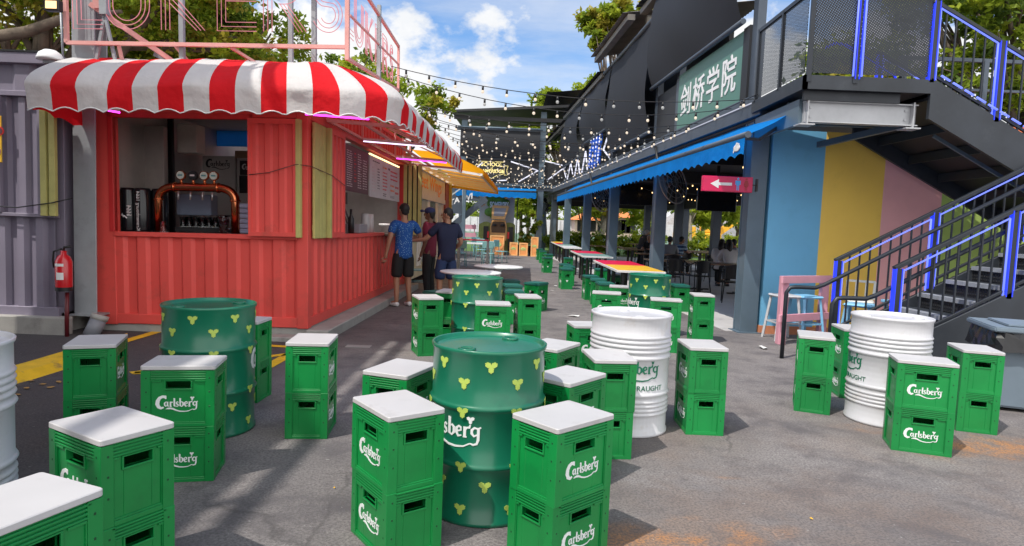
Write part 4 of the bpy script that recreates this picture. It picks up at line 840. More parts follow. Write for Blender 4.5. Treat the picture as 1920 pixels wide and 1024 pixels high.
# landing
PERF = bpy.data.materials.new('perforated_sheet'); PERF.use_nodes = True; t = PERF.node_tree; p_ = t.nodes['Principled BSDF']; p_.inputs['Base Color'].default_value = (.05, .055, .065, 1); p_.inputs['Roughness'].default_value = .4; p_.inputs['Metallic'].default_value = .4
tx = nn(t, 'ShaderNodeTexCoord'); vo = nn(t, 'ShaderNodeTexVoronoi', voronoi_dimensions='2D', i_Scale=42., i_Randomness=0.)
mp = nn(t, 'ShaderNodeMapping'); mp.inputs['Rotation'].default_value = (0, 0, R(30))
sp = nn(t, 'ShaderNodeSeparateXYZ'); cb = nn(t, 'ShaderNodeCombineXYZ'); ad = nn(t, 'ShaderNodeMath', operation='ADD'); t.links.new(tx.outputs['Object'], sp.inputs[0])
t.links.new(sp.outputs[0], ad.inputs[0]); t.links.new(sp.outputs[1], ad.inputs[1]); t.links.new(ad.outputs[0], cb.inputs[0]); t.links.new(sp.outputs[2], cb.inputs[1]); t.links.new(cb.outputs[0], mp.inputs[0]); t.links.new(mp.outputs[0], vo.inputs['Vector'])
lt = nn(t, 'ShaderNodeMath', operation='LESS_THAN'); lt.inputs[1].default_value = .36; t.links.new(vo.outputs['Distance'], lt.inputs[0])
tr = nn(t, 'ShaderNodeBsdfTransparent'); ms = nn(t, 'ShaderNodeMixShader'); t.links.new(lt.outputs[0], ms.inputs[0]); t.links.new(p_.outputs[0], ms.inputs[1]); t.links.new(tr.outputs[0], ms.inputs[2]); t.links.new(ms.outputs[0], t.nodes['Material Output'].inputs[0])
LX0, LX1, LZ, UY = 3.38, 4.82, 3.32, 7.68
b = MB(); b.box(LX0, UY, LZ-.12, LX1, 9.3, LZ-.02); b.box(LX1-.4, UY+1.2, LZ-.121, LX1+.9, 9.38, LZ-.021); b.obj('landing_floor', STR, stc)
b = MB(); b.box(LX0-.05, UY-.05, LZ-.13, LX1, UY-.003, LZ+.03); b.box(LX0-.05, UY-.05, LZ-.13, LX0-.003, 9.3, LZ+.03); b.obj('landing_edge', STR, stc)
b = MB(); b.box(LX0, UY+.04, LZ-.24, LX1-.3, UY+.09, LZ-.125); b.obj('landing_beam', STR, stc)
GALV = mat('galvanised_bright', (.45, .46, .48), .45, .25, var=.12, scale=4)
b = MB(); y = UY+.12
b.box(LX0+.05, y, LZ-.48, LX1-.05, y+.012, LZ-.25); b.box(LX0+.05, y-.05, LZ-.49, LX1-.05, y+.06, LZ-.478); b.box(LX0+.05, y-.05, LZ-.252, LX1-.05, y+.06, LZ-.24)
for x in (LX0+.06, LX1-.12): b.box(x, y-.07, LZ-.52, x+.015, y+.07, LZ-.22); b.box(x-.09, y-.09, LZ-.53, x+.09, y+.09, LZ-.515)
for x in (LX0+.11, LX1-.19):
    for z in (.31, .42): b.box(x, y-.012, LZ-z-.012, x+.024, y-.001, LZ-z+.012)
b.obj('i_beam', GALV, stc)
b = MB(); b.box(LX0+.02, UY+.2, LZ-.5, LX0+.08, 9.3, LZ-.2); b.bar((LX1-.1, UY+.15, LZ-.45), (LX0+.9, 9.2, LZ-.55), .06, .08); b.box(LX0+.1, UY+.7, LZ-.42, LX1, UY+.76, LZ-.14); b.obj('cross_beam', SLATEL, stc)
# upper flight going down to the right
us = -.53; xe = 8.2
def slab(y0, y1, top, bot, nm, m_, xa=LX1):
    b = MB(); b.add([(xa, y0, LZ+top), (xe, y0, LZ+top+us*(xe-xa)), (xe, y0, LZ+bot+us*(xe-xa)), (xa, y0, LZ+bot), (xa, y1, LZ+top), (xe, y1, LZ+top+us*(xe-xa)), (xe, y1, LZ+bot+us*(xe-xa)), (xa, y1, LZ+bot)],
        [(0, 1, 2, 3), (7, 6, 5, 4), (0, 4, 5, 1), (2, 6, 7, 3), (0, 3, 7, 4), (1, 5, 6, 2)]); b.obj(nm, m_, stc)
slab(UY-.05, UY, .05, -.42, 'stringer', STR); slab(UY+1.62, UY+1.67, .05, -.42, 'stringer', STR); slab(UY+.001, UY+1.619, -.10, -.2, 'flight_underside', CHAR)
b = MB()
for k in range(8): x = LX1+k*.3; b.box(x, UY+.01, LZ+us*(x-LX1)-.16, x+.3, UY+1.61, LZ+us*(x-LX1)-.05)
b.obj('upper_step', STR, stc)
b = MB()
for k in range(5): x = LX1+.35+k*.45; b.box(x, UY+.02, LZ+us*(x-LX1)-.34, x+.03, UY+1.6, LZ+us*(x-LX1)-.22)
b.obj('flight_rib', STR, stc); b = MB(); x = LX1+.3; b.bar((x, UY+.3, LZ+us*(x-LX1)-.40), (x+1.3, UY+.3, LZ+us*(x+1.3-LX1)-.40), .03, .04); b.obj('conduit', SLATEL, stc)
rail_run(UY-.02, LX1, xe, LZ, us, .93, [LX1, 5.62, 6.4, 7.2], -1, .10, 0)
rail_run(UY+1.64, LX1+.3, xe, LZ-.1, us, .9, [LX1+.3, 6.1, 7.2], -1, .10, 0)
# dashed blue light along the foot of the upper railing
b = MB(); x = LX1+.1
while x < 6.4: b.tube([(x, UY-.06, LZ+.13+us*(x-LX1)), (x+.11, UY-.06, LZ+.13+us*(x+.11-LX1))], .012, 6); x += .145
b.obj('led_dash', LEDC, stc)
# perforated guard of the landing
b = MB(); b.box(LX0+.02, UY-.03, LZ+.06, LX1-.04, UY-.022, LZ+.98); b.obj('guard_panel', PERF, stc)
b = MB(); b.box(LX0-.03, UY+.02, LZ+.06, LX0-.022, 9.2, LZ+.98); b.obj('guard_panel', PERF, stc)
b = MB(); b.bar((LX0, UY-.03, LZ+1.0), (LX1, UY-.03, LZ+1.0), .05); b.bar((LX0-.02, UY, LZ+1.0), (LX0-.02, 9.25, LZ+1.0), .05)
for x in (LX0, 3.92): b.box(x-.025, UY-.06, LZ-.05, x+.025, UY-.02, LZ+1.0)
for y in (8.4, 9.2): b.box(LX0-.05, y-.02, LZ, LX0-.01, y+.02, LZ+1.0)
b.obj('guard_frame', RAIL, stc)
b = MB(); c = MB()
for s_ in (-.05, .05): b.tube([(3.94+s_, UY-.06, LZ+.03), (3.94+s_*.9, UY-.06, LZ+1.1)], .011, 6)
for s_ in (-.028, .022): c.box(3.94+s_, UY-.07, LZ+.0, 3.94+s_+.008, UY-.05, LZ+1.1)
b.obj('led_tube', LEDC, stc); c.obj('glow_strip', LEDB, stc)
b = MB(); b.tube([(4.05, 8.7, LZ+.66), (4.18, 8.7, LZ+.72), (4.32, 8.7, LZ+.70), (5.0, 8.7, LZ+.33), (5.05, 8.7, LZ+.15)], .018, 6); b.obj('inner_led_rail', LEDB, stc)
# raised terrace and orange canopy beyond the upper flight
tr_ = thing('terrace_railing', 'grey terrace railing seen beyond the upper stair flight', 'railing')
b = MB(); [b.box(x-.04, 11.2, 3.2, x+.04, 11.28, 4.6) for x in (6.6, 8.0, 9.4, 10.8)]; b.bar((6.5, 11.24, 4.6), (11, 11.24, 4.6), .06); b.bar((6.5, 11.24, 4.1), (11, 11.24, 4.1), .04); b.obj('rail', SLATE, tr_)
b = MB(); b.box(5.6, 11.9, 3.45, 12, 12.2, 3.62); b.m = 1; b.box(5.6, 11.92, 3.1, 12, 12.1, 3.44); b.m = 2; b.box(5.4, 11.2, 2.9, 12, 14, 3.09); b.obj('canopy', [mat('canopy_orange', (.85, .2, .06), .5), mat('canopy_red', (.35, .02, .03), .5), STR], tr_)
# ---------------------------------------------------------------- pink barrier, stools, bin
PNK = mat('pink_timber', (.72, .34, .42), .6, var=.06, dirt=((.5, .25, .3), .3, 5))
pf = thing('pink_barrier', 'pink painted timber barrier in front of the blue wall', 'barrier')
P0, P1 = Vector((3.66, 8.55, 0)), Vector((4.42, 9.0, 0)); d = (P1-P0)
for p in (P0, P1): b = MB(); b.box(p.x-.05, p.y-.05, 0, p.x+.05, p.y+.05, .92); b.obj('post', PNK, pf, bevel=.004)
for z in (.88, .36): b = MB(); e = d.normalized()*.1; b.bar(P0-e+Vector((0, -.07, z)), P1+e+Vector((0, -.07, z)), .035, .1); b.obj('rail', PNK, pf, bevel=.004)
SKY_ = mat('sky_blue_plastic', (.22, .52, .78), .4, var=.06)
def stool(label, x, y, m_, rz, back):
    t = thing('metal_stool', label, 'stool', TM(x, y, 0, rz), 'stools stored under the stairs')
    b = MB(); b.box(-.17, -.17, .6, .17, .17, .64); b.obj('seat', m_, t, bevel=.02)
    for sx in (-1, 1):
        for sy in (-1, 1): b = MB(); b.bar((sx*.13, sy*.13, .6), (sx*.19, sy*.19, 0), .035, .03); b.obj('leg', m_, t)
    b = MB()
    for sx in (-1, 1): b.bar((sx*.165, -.16, .25), (sx*.165, .16, .25), .02); b.bar((-.16, sx*.165, .25), (.16, sx*.165, .25), .02)
    b.obj('stretcher', m_, t)
    if back:
        b = MB(); b.bar((-.16, .16, .64), (-.17, .2, .88), .03); b.bar((.16, .16, .64), (.17, .2, .88), .03); b.bar((-.17, .2, .88), (.17, .2, .88), .05, .03); b.bar((-.06, .17, .64), (-.06, .2, .88), .02); b.bar((.06, .17, .64), (.06, .2, .88), .02); b.obj('backrest', m_, t)
stool('sky blue metal stool behind the pink barrier', 4.15, 8.95, SKY_, .3, False); stool('white backed stool under the stair beside the blue stool', 4.72, 8.6, mat('ivory_metal', (.66, .66, .62), .4), -.5, True); stool('low sky blue stool under the stair behind the handrail', 4.45, 8.1, SKY_, .9, False); stool('grey white stool half behind the left post of the pink barrier', 3.85, 8.95, mat('pale_metal', (.55, .56, .58), .4), .1, False)
b = MB(); b.box(5.0, 8.1, .62, 6.0, 8.6, .66); [b.bar((x, y, .62), (x, y, 0), .04) for x in (5.05, 5.95) for y in (8.15, 8.55)]; tag(b.obj('blue_table', SKY_, bevel=.006), 'pale blue low table stored under the stair flight', 'table')
BINM = mat('bin_grey', (.17, .22, .27), .5, var=.08)
bn = thing('wheelie_bin', 'blue grey wheeled bin with black bag under its lid at the right edge', 'bin', TM(4.62, 5.72, 0, -.35))
b = MB(); b.add([(-.24, -.28, .03), (.24, -.28, .03), (.24, .26, .03), (-.24, .26, .03), (-.29, -.34, .62), (.29, -.34, .62), (.29, .34, .62), (-.29, .34, .62)], [(3, 2, 1, 0), (4, 5, 6, 7), (0, 1, 5, 4), (1, 2, 6, 5), (2, 3, 7, 6), (3, 0, 4, 7)]); b.obj('body', BINM, bn, bevel=.02, seg=2)
b = MB(); b.prism([(-.31, -.36), (.31, -.36), (.33, -.30), (.33, .36), (-.33, .36), (-.33, -.30)], .70, .745); b.box(-.2, -.28, .744, .2, .26, .765); b.obj('lid', BINM, bn, bevel=.015, seg=2)
b = MB(); rnd = random.Random(2); n = 40; vs = []
for k in range(n):
    a = 6.2832*k/n; x = .3*max(-1, min(1, 1.3*math.cos(a))); y = .345*max(-1, min(1, 1.3*math.sin(a)))
    for q, z in enumerate((.70, .65, .58, .53)): f = 1+.05*q*(1 if q < 3 else .9)+rnd.uniform(-.015, .02); vs.append((x*f, y*f, z+rnd.uniform(-.015, .015)))
b.add(vs, [(k*4+q, k*4+q+1, ((k+1) % n)*4+q+1, ((k+1) % n)*4+q) for k in range(n) for q in range(3)]); b.obj('bin_bag', mat('black_bag', (.01, .01, .012), .22), bn)
b = MB(); [b.tube([(-.29, s_, .09), (-.22, s_, .09)], .09, 14) for s_ in (-.2, .2)]; b.obj('wheel', BLACK, bn)
# ---------------------------------------------------------------- crates, drums, tables
CG = mat('crate_green', (.004, .225, .048), .34, var=.12, scale=3, bump=.03, bscale=25, dirt=((.004, .12, .03), .45, 3.5), coat=.15, rand=.12, scuff=((.20, .085, .04), .69, 11))
CGD = mat('crate_inside', (.003, .05, .014), .6)
BOARD = mat('seat_board_white', (.50, .49, .495), .5, var=.05, scale=3, dirt=((.36, .345, .33), .6, 7), scuff=((.20, .19, .18), .715, 18))
LOGOW = mat('logo_white', (.78, .80, .80), .5, var=.04)
HOPM = mat('hop_yellow_green', (.46, .60, .11), .5, var=.1)
RUSTM = mat('red_scuff', (.30, .05, .02), .6)
A2, B2, HC = .182, .136, .3055
def crate_mesh():
    b = MB(); cw = .046; P = .009
    for sx in (-1, 1):
        for sy in (-1, 1): b.box(sx*A2, sy*B2, 0, sx*(A2-cw), sy*(B2-cw), HC)
    def face(T, half, win):                              # one side: T(along, out, z)
        t0 = b.T; b.T = T; h = half-cw
        b.box(-h, -.02, 0, h, -.001, .018)               # foot rim
        b.box(-h, -.022, .018, -win, -P, HC-.052); b.box(win, -.022, .018, h, -P, HC-.052)
        b.box(-win, -.022, .018, win, -P, .207); b.box(-win, -.022, .247, win, -P, HC-.052)
        for z0, z1 in ((.199, .207), (.247, .253)): b.box(-win-.008, -.03, z0, win+.008, -.003, z1)
        for s_ in (-1, 1): b.box(s_*win, -.03, .207, s_*(win+.008), -.003, .247); b.box(s_*(win+.02), -P, .244, s_*(h), -.002, .2535)
        b.box(-h, -.025, HC-.052, h, -.008, HC)
        for i in range(4): z = HC-.05+i*.0128; b.box(-h-.012, -.012, z, h+.012, -.001+(0 if i < 3 else .001), z+.0072)
        for s_ in (-1, 1): b.box(s_*(h-.004), -P, .018, s_*h, -.003, HC-.052)
        b.box(-h, -P, .018, h, -.004, .026)
        b.m = 1
        for s_ in (-1, 1):
            for z in (.028, .11, .19, .265):
                if (z > .03): b.box(s_*(half-.026)-.005, -.002, z-.0055, s_*(half-.026)+.005, .0007, z+.0055)
        b.m = 0; b.T = t0
    face(lambda a, o, z: (a, -B2-o, z), A2, .062); face(lambda a, o, z: (-a, B2+o, z), A2, .062)
    face(lambda a, o, z: (A2+o, a, z), B2, .052); face(lambda a, o, z: (-A2-o, -a, z), B2, .052)
    b.m = 1; b.box(-A2+.03, -B2+.03, .02, A2-.03, B2-.03, .03)
    return b
b = crate_mesh(); crate0 = b.obj('beer_crate', [CG, CGD], bevel=.0022)
for s_ in (-1, 1):
    b = MB(); logo(b, lambda x, y, h: (x if s_ == -1 else -x, s_*(B2-.0086+h), .118+y), .222); b.obj('logo', LOGOW, crate0)
b = MB(); r_ = .014; w2, d2 = A2+.003, B2+.003
pl = [(sx*(w2-r_)+r_*math.cos(a), sy*(d2-r_)+r_*math.sin(a)) for sx, sy, a0 in ((1, 1, 0), (-1, 1, 1), (-1, -1, 2), (1, -1, 3)) for a in np.linspace(a0*math.pi/2, (a0+1)*math.pi/2, 5)]
b.prism(pl, HC+.003, HC+.026); board0 = b.obj('seat_board', BOARD, bevel=.003)
crateT = copy_tree(crate0); bd = board0; bd.parent = crateT
protos = [crate0, crateT]
GRP_U, GRP_L = 'white topped crate stools, upper crates', 'lower crates of the stools'
def crate_stack(x, y, deg, where, lower=True, one=False):
    rnd = random.Random(int(x*1000+y*77)); rz = R(deg)
    j = lambda s_: rnd.uniform(-s_, s_)
    u_ = copy_tree(crateT, TM(x+j(.004), y+j(.004), 0 if one else HC, rz+j(.02)), 'white topped crate, '+where); u_['category'] = 'crate'; u_['group'] = GRP_U
    if lower and not one:
        l_ = copy_tree(crate0, TM(x, y, 0, rz), 'lower crate, '+where); l_['category'] = 'crate'; l_['group'] = GRP_L
STK = [(-.486, 2.816, -53, 'front centre, left of the nearest green drum'), (.251, 2.753, 41.9, 'front centre, right of the nearest green drum'),
 (-1.328, 4.275, 96, 'alone on the asphalt left of centre'), (1.433, 4.684, -90.5, 'right beside the middle white drum'),
 (2.901, 4.42, -18.8, 'in front of the right white drum, lettering facing the camera'), (3.682, 4.997, -108.3, 'next to the grey bin'),
 (2.597, 5.369, -112.3, 'left of the right white drum by the handrail'), (-1.783, 3.471, 11.9, 'in front of the left green drum, lettering to camera'),
 (-2.574, 3.939, 110.2, 'left of the left green drum by the yellow kerb'), (-1.512, 2.401, -29.7, 'with a sun streak on its board, lower left'),
 (-1.363, 1.69, 68, 'cut off by the bottom left corner'), (.65, 4.125, -84.5, 'in front of the middle white drum'),
 (-.598, 3.534, 70.9, 'behind the left side of the nearest green drum'), (.335, 3.52, 50, 'behind the right side of the nearest green drum'), (.30, 4.43, 60, 'farther behind the nearest green drum, its back right'),
 (-2.11, 4.99, 178, 'hidden behind the right edge of the left green drum'), (-.919, 7.024, -69.7, 'left of the far green drum by the kerb'), (-.191, 6.68, 6.1, 'in front of the far green drum'),
 (.20, 7.50, -82, 'right of the far green drum'), (-.74, 7.72, 80, 'in the shade behind the left of the far green drum'), (.70, 5.46, 10, 'peeping out left behind the middle white drum'),
 (1.25, 8.30, 172, 'behind the middle white drum, left of the far right green drum'), (1.62, 9.3, 170, 'behind the far right green drum on its left'), (1.89, 7.75, -10, 'behind the right edge of the middle white drum'),
 (2.57, 8.55, -95, 'by the hall entrance beside the pale floor'), (3.2, 5.9, 80, 'behind the left edge of the right white drum')]
for s_ in STK: crate_stack(*s_)
for o in (crate0, crateT):
    for c in list(o.children): bpy.data.objects.remove(c)
    bpy.data.objects.remove(o)
# ---- drums
DG = mat('drum_green', (.007, .15, .082), .3, var=.10, scale=2, bump=.04, bscale=6, dirt=((.01, .075, .05), .45, 4), coat=.25, scuff=((.22, .32, .26), .70, 10))
DW = mat('drum_white', (.60, .60, .63), .38, var=.06, scale=2, dirt=((.42, .36, .30), .5, 6), coat=.2, scuff=((.30, .17, .09), .71, 9))
# diamond embossing on the white drums
t = DW.node_tree; tx = nn(t, 'ShaderNodeTexCoord'); sp = nn(t, 'ShaderNodeSeparateXYZ'); t.links.new(tx.outputs['Object'], sp.inputs[0])
at = nn(t, 'ShaderNodeMath', operation='ARCTAN2'); t.links.new(sp.outputs[1], at.inputs[0]); t.links.new(sp.outputs[0], at.inputs[1])
def tm_(op, a, b_):
    n = nn(t, 'ShaderNodeMath', operation=op)
    for i, x in enumerate((a, b_)):
        if isinstance(x, (int, float)): n.inputs[i].default_value = x
        else: t.links.new(x, n.inputs[i])
    return n.outputs[0]
aa = tm_('MULTIPLY', at.outputs[0], 30.); zz_ = tm_('MULTIPLY', sp.outputs[2], 78.)
hh = tm_('MULTIPLY', tm_('SINE', tm_('ADD', aa, zz_), 0), tm_('SINE', tm_('SUBTRACT', aa, zz_), 0))
bp = nn(t, 'ShaderNodeBump', i_Strength=.06, i_Distance=.004); t.links.new(hh, bp.inputs['Height']); t.links.new(bp.outputs[0], t.nodes['Principled BSDF'].inputs['Normal'])
DR, DH = .285, .856
def hoopz(r, z, w_=.02, a=.014): return [(r, z-w_), (r+a*.5, z-w_*.55), (r+a, z), (r+a*.5, z+w_*.55), (r, z+w_)]
rim_t = [(DR, DH-.03), (DR+.008, DH-.018), (DR+.010, DH-.004), (DR+.004, DH), (DR-.006, DH-.004), (DR-.008, DH-.02), (DR-.03, DH-.022), (DR*.6, DH-.019), (0, DH-.018)]
prof_g = [(0, .012), (DR-.01, .012), (DR-.004, 0), (DR+.008, .004), (DR+.009, .02), (DR, .03)]+hoopz(DR, .29)+[(DR, .43)]+hoopz(DR, .575)+[(DR, .7)]+rim_t
prof_w = prof_g[:6]+[(DR, .13)]
for z in (.16, .19, .22, .25): prof_w += hoopz(DR, z, .0145, .009)
prof_w += hoopz(DR, .30, .02, .013)+hoopz(DR, .56, .02, .013)
for z in (.605, .638, .671, .704): prof_w += hoopz(DR, z, .016, .010)
prof_w += rim_t
def drum(name, label, x, y, white, ang, seed, group):
    """ang: direction (radians) the lettering faces"""
    t = thing(name, label, 'drum', TM(x, y, 0), group)
    b = MB(); b.lathe(prof_w if white else prof_g, 56); b.obj('body', DW if white else DG, t)
    for r_, a in ((.2, ang+.15), (.2, ang+math.pi+.15)):
        b = MB(); c = (r_*math.cos(a), r_*math.sin(a), DH-.02); b.lathe([(.042, 0), (.045, .01), (.038, .014), (.030, .014), (.028, .006), (0, .006)], 16, c); b.bar((c[0]-.025, c[1], c[2]+.011), (c[0]+.025, c[1], c[2]+.011), .009, .006); b.obj('bung', DW if white else DG, t)
    W = lambda zc, rr=DR: (lambda x_, y_, h: ((rr+.0012+h)*math.cos(ang+x_/DR), (rr+.0012+h)*math.sin(ang+x_/DR), zc+y_))
    b = MB(); logo(b, W(.455 if not white else .475), .42); b.obj('logo', LOGOW if not white else DG, t)
    if white: b = MB(); text_mb(b, 'DANISH DRAUGHT', .052, W(.352), .002); b.obj('lettering', DG, t)
    else:
        b = MB(); rnd = random.Random(seed); n = 7
        for row, z in enumerate((.785, .70, .645, .205, .15, .085, .55, .31)):
            if row in (2, 4): continue
            if row < 6:
                for k in range(n): a = 6.2832*(k+.5*(row % 3 > 0))/n+.3+rnd.uniform(-.04, .04); hop(b, 0, 0, .032, lambda x_, y_, h, a=a, z=z: ((DR+.0012+h)*math.cos(a+x_/DR), (DR+.0012+h)*math.sin(a+x_/DR), z+y_))
            else:
                for k in range(n): a = 6.2832*(k+.5)/n+.3; hop(b, 0, 0, .030, lambda x_, y_, h, a=a, z=z: ((DR+.012+h)*math.cos(a+x_/DR), (DR+.012+h)*math.sin(a+x_/DR), z+(.012 if z > .5 else -.012)+y_))
        b.obj('hop_print', HOPM, t)
    return t
GD, WD = 'green drums used as tables', 'white drums used as tables'
drum('drum_table', 'green drum with pale lettering nearest the camera between two crate stools', -.1, 3.244, 0, R(-130), 1, GD)
drum('drum_table', 'green hop patterned drum in the shade in front of the red bar', -2.016, 4.245, 0, R(40), 2, GD)
drum('drum_table', 'far green drum left of the path, beside white round tables', -.389, 7.248, 0, R(90), 3, GD)
drum('drum_table', 'far green drum right of the path, in front of the red and yellow table', 1.92, 8.85, 0, R(-165), 4, GD)
drum('drum_table', 'white drum in the middle with dark green lettering half hidden by a crate', .891, 4.659, 1, R(-92), 5, WD)
drum('drum_table', 'white drum at the right by the stair foot', 3.064, 5.096, 1, R(-196), 6, WD)
drum('drum_table', 'white drum cut off by the left edge', -2.50, 2.72, 1, R(160), 7, WD)
# ---- green cushioned stools
CUSH = mat('cushion_teal_green', (.012, .13, .10), .5, var=.15, scale=4)
b = crate_mesh(); st0 = b.obj('crate_stool', [CG, CGD]); st0['category'] = 'stool'
me = st0.data
for v in me.vertices: v.co.z *= 1.45
b = MB(); b.prism([(x*1.05, y*1.08) for x, y in pl], HC*1.45+.002, HC*1.45+.05); b.obj('cushion', CUSH, st0, bevel=.014, seg=2)
for s_ in (-1, 1):
    b = MB(); logo(b, lambda x, y, h: (x if s_ == -1 else -x, s_*(B2-.0086+h), .17+y), .222); b.obj('logo', LOGOW, st0)
    b = MB(); hop(b, 0, 0, .03, lambda x, y, h: (s_*(A2-.0086+h), s_*x, .2+y)); b.obj('hop_print', LOGOW, st0)
GS = 'green crate stools with padded tops'
ST = [((1006, 531), 40, 'padded green stool alone on the path right of the white round table'), ((1012, 467), 5, 'padded green stool farthest along the left row by the orange boxes'), ((1018, 471), 0, 'second farthest padded green stool of the left row'),
 ((1029, 477), 3, 'third padded green stool of the left row, under the white table end'), ((1026, 483), 8, 'nearest padded green stool of the left row at the far tables'), ((1060, 496), 5, 'padded green stool hidden at the back of the trio by the red topped table'),
 ((1067, 500), 0, 'middle padded green stool of the trio by the red topped table'), ((1062, 504), 6, 'front padded green stool of the trio, white hop mark on it'), ((1066, 484), 0, 'padded green stool between the far white table and the red topped table'), ((1097, 487), 0, 'padded green stool under the red topped table'),
 ((1108, 518), 4, 'padded green stool at the back left of the red and yellow table'), ((1122, 524), -4, 'middle padded green stool left of the red and yellow table'), ((1135, 531), 4, 'near padded green stool left of the red and yellow table'), ((1127, 505), 0, 'padded green stool under the far end of the red and yellow table'),
 ((1155, 517), 4, 'dark padded stool beneath the red and yellow table'), ((957, 526), 10, 'padded green stool farthest behind the far left drum'), ((960, 535), 12, 'middle padded green stool behind the far left drum'), ((963, 546), 6, 'nearest padded green stool peeping right of the far left drum'),
 ((823, 548), 25, 'dark padded stool in the shade beside the man in navy'), ((1276, 535), 0, 'padded green stool at the right of the far right drum')]
for i, (p, a, lb) in enumerate(ST):
    q = gp(*p, .48); M_ = TM(q.x, q.y+.05, 0, R(a+(90 if i not in (0, 18) else 20)))
    if i == 0: st0.matrix_basis = M_; st0['label'] = lb; st0['group'] = GS
    else: copy_tree(st0, M_, lb)
# ---- long tables on black legs
TW = mat('table_white', (.72, .72, .72), .4, var=.04)
def long_table(x0, x1, y0, y1, m_, label):
    t = thing('canteen_table', label, 'table', TM((x0+x1)/2, (y0+y1)/2, 0), 'coloured tables along the hall'); w_, d_ = (x1-x0)/2, (y1-y0)/2
    b = MB(); b.box(-w_, -d_, .70, w_, d_, .742); b.obj('table_top', TW, t, bevel=.004)
    b = MB(); b.box(-w_+.02, -d_+.02, .744, w_-.02, d_-.02, .748); b.obj('top_sheet', m_, t)
    for sy in (-1, 1):
        for sx in (-1, 1):
            b = MB(); x, y = sx*(w_-.16), sy*(d_-.25); b.box(x-.022, y-.022, 0, x+.022, y+.022, .7)
            b.box(x-.022, y+.12*-sy-.022, 0, x+.022, y+.12*-sy+.022, .7); b.box(x-.018, min(y, y-.12*sy), .12, x+.018, max(y, y-.12*sy), .15); b.obj('leg', BLACK, t)
TRD_ = mat('table_red', (.72, .01, .06), .4, var=.05); TYE = mat('table_yellow', (.85, .50, .03), .4, var=.05); TGR = mat('table_grey_green', (.20, .33, .30), .4, var=.05)
long_table(1.85, 2.72, 11.25, 12.9, TYE, 'yellow topped canteen table nearest the camera'); long_table(1.85, 2.72, 12.92, 14.6, TRD_, 'red topped canteen table joined to the nearest yellow one')
long_table(1.82, 2.62, 16.6, 18.3, TGR, 'grey green topped canteen table in the middle of the row'); long_table(1.82, 2.62, 18.32, 20.2, TRD_, 'red topped canteen table in the middle of the row')
long_table(1.85, 2.5, 23.0, 25.3, TW, 'white topped canteen table far down the row'); long_table(1.85, 2.5, 25.4, 27.4, TGR, 'grey green canteen table far down the row'); long_table(1.85, 2.5, 27.5, 29.4, TRD_, 'red topped canteen table near the far end of the row'); long_table(1.85, 2.5, 29.5, 32, TYE, 'yellow topped canteen table at the far end of the row')
# ---- round white tables
for lb, x, y, r_ in (('white round pedestal table out in the sun on the path', -.24, 11.1, .43), ('white round pedestal table beside the man in navy', -.62, 9.55, .46)):
    t = thing('round_table', lb, 'table', TM(x, y, 0), 'white round pedestal tables')
    b = MB(); b.lathe([(0, .71), (r_-.03, .71), (r_, .722), (r_, .735), (r_-.01, .742), (0, .742)], 40); b.obj('table_top', WHITE, t)
    b = MB(); b.lathe([(0, 0), (.22, 0), (.22, .015), (.05, .05), (.035, .1), (.035, .62), (.09, .71)], 24); b.obj('pedestal', WHITE, t)
# ---- teal chairs, white and red tables in the distance
TEAL = mat('teal_metal', (.22, .46, .48), .45, var=.06)
def cafe_chair(M_, label, group, m_, wood=None):
    t = thing('cafe_chair', label, 'chair', M_, group)
    b = MB(); b.box(-.2, -.2, .43, .2, .2, .46); b.obj('seat', m_, t, bevel=.012)
    b = MB(); b.box(-.2, .19, .62, .2, .215, .88); b.obj('backrest', m_, t, bevel=.012)
    for sx in (-1, 1):
        b = MB(); b.tube([(sx*.19, -.19, 0), (sx*.17, -.17, .44)], .014, 5); b.obj('leg', m_, t)
        b = MB(); b.tube([(sx*.2, .24, 0), (sx*.18, .18, .44), (sx*.18, .205, .86)], .014, 5); b.obj('leg', m_, t)
    b = MB(); b.tube([(-.18, -.18, .2), (-.185, .21, .2)], .008, 4); b.tube([(.18, -.18, .2), (.185, .21, .2)], .008, 4); b.tube([(-.185, .21, .2), (.185, .21, .2)], .008, 4); b.obj('stretcher', m_, t)
    return t
ch0 = None
for (px, py), rz, lb in (((915, 499), 175, 'teal chair nearest the camera at the white cafe table'), ((938, 493), 60, 'teal chair turned sideways on the right of the white cafe table'), ((905, 489), 150, 'teal chair behind the nearest one at the white cafe table'), ((893, 482), 20, 'pale teal chair on the far side of the white cafe table'), ((862, 499), 190, 'teal chair behind the red topped high table'), ((784, 545), 100, 'pale teal chair in the shade between the men')):
    q = gp(px, py); M_ = TM(q.x, q.y, 0, R(rz))
    if ch0 is None: ch0 = cafe_chair(M_, lb, 'teal cafe chairs', TEAL)
    else: copy_tree(ch0, M_, lb)
def leg_table(label, x, y, w_, d_, h_, mt, ml, group=None):
    t = thing('cafe_table', label, 'table', TM(x, y, 0), group); b = MB(); b.box(-w_, -d_, h_-.035, w_, d_, h_); b.obj('table_top', mt, t, bevel=.004)
    for sx in (-1, 1):
        for sy in (-1, 1): b = MB(); b.box(sx*(w_-.03)-.025, sy*(d_-.03)-.025, 0, sx*(w_-.03)+.025, sy*(d_-.03)+.025, h_-.035); b.obj('leg', ml, t)
q = gp(885, 492); leg_table('white cafe table with teal chairs round it', q.x, q.y, .75, .5, .74, TW, TEAL)
q = gp(868, 507); leg_table('high table with red top and grey legs behind the man in navy', q.x+.3, q.y, .48, .3, .98, TRD_, GREYM)
q = gp(862, 478); leg_table('far white cafe table near the grey stair', q.x, q.y, .7, .5, .74, TW, TEAL)
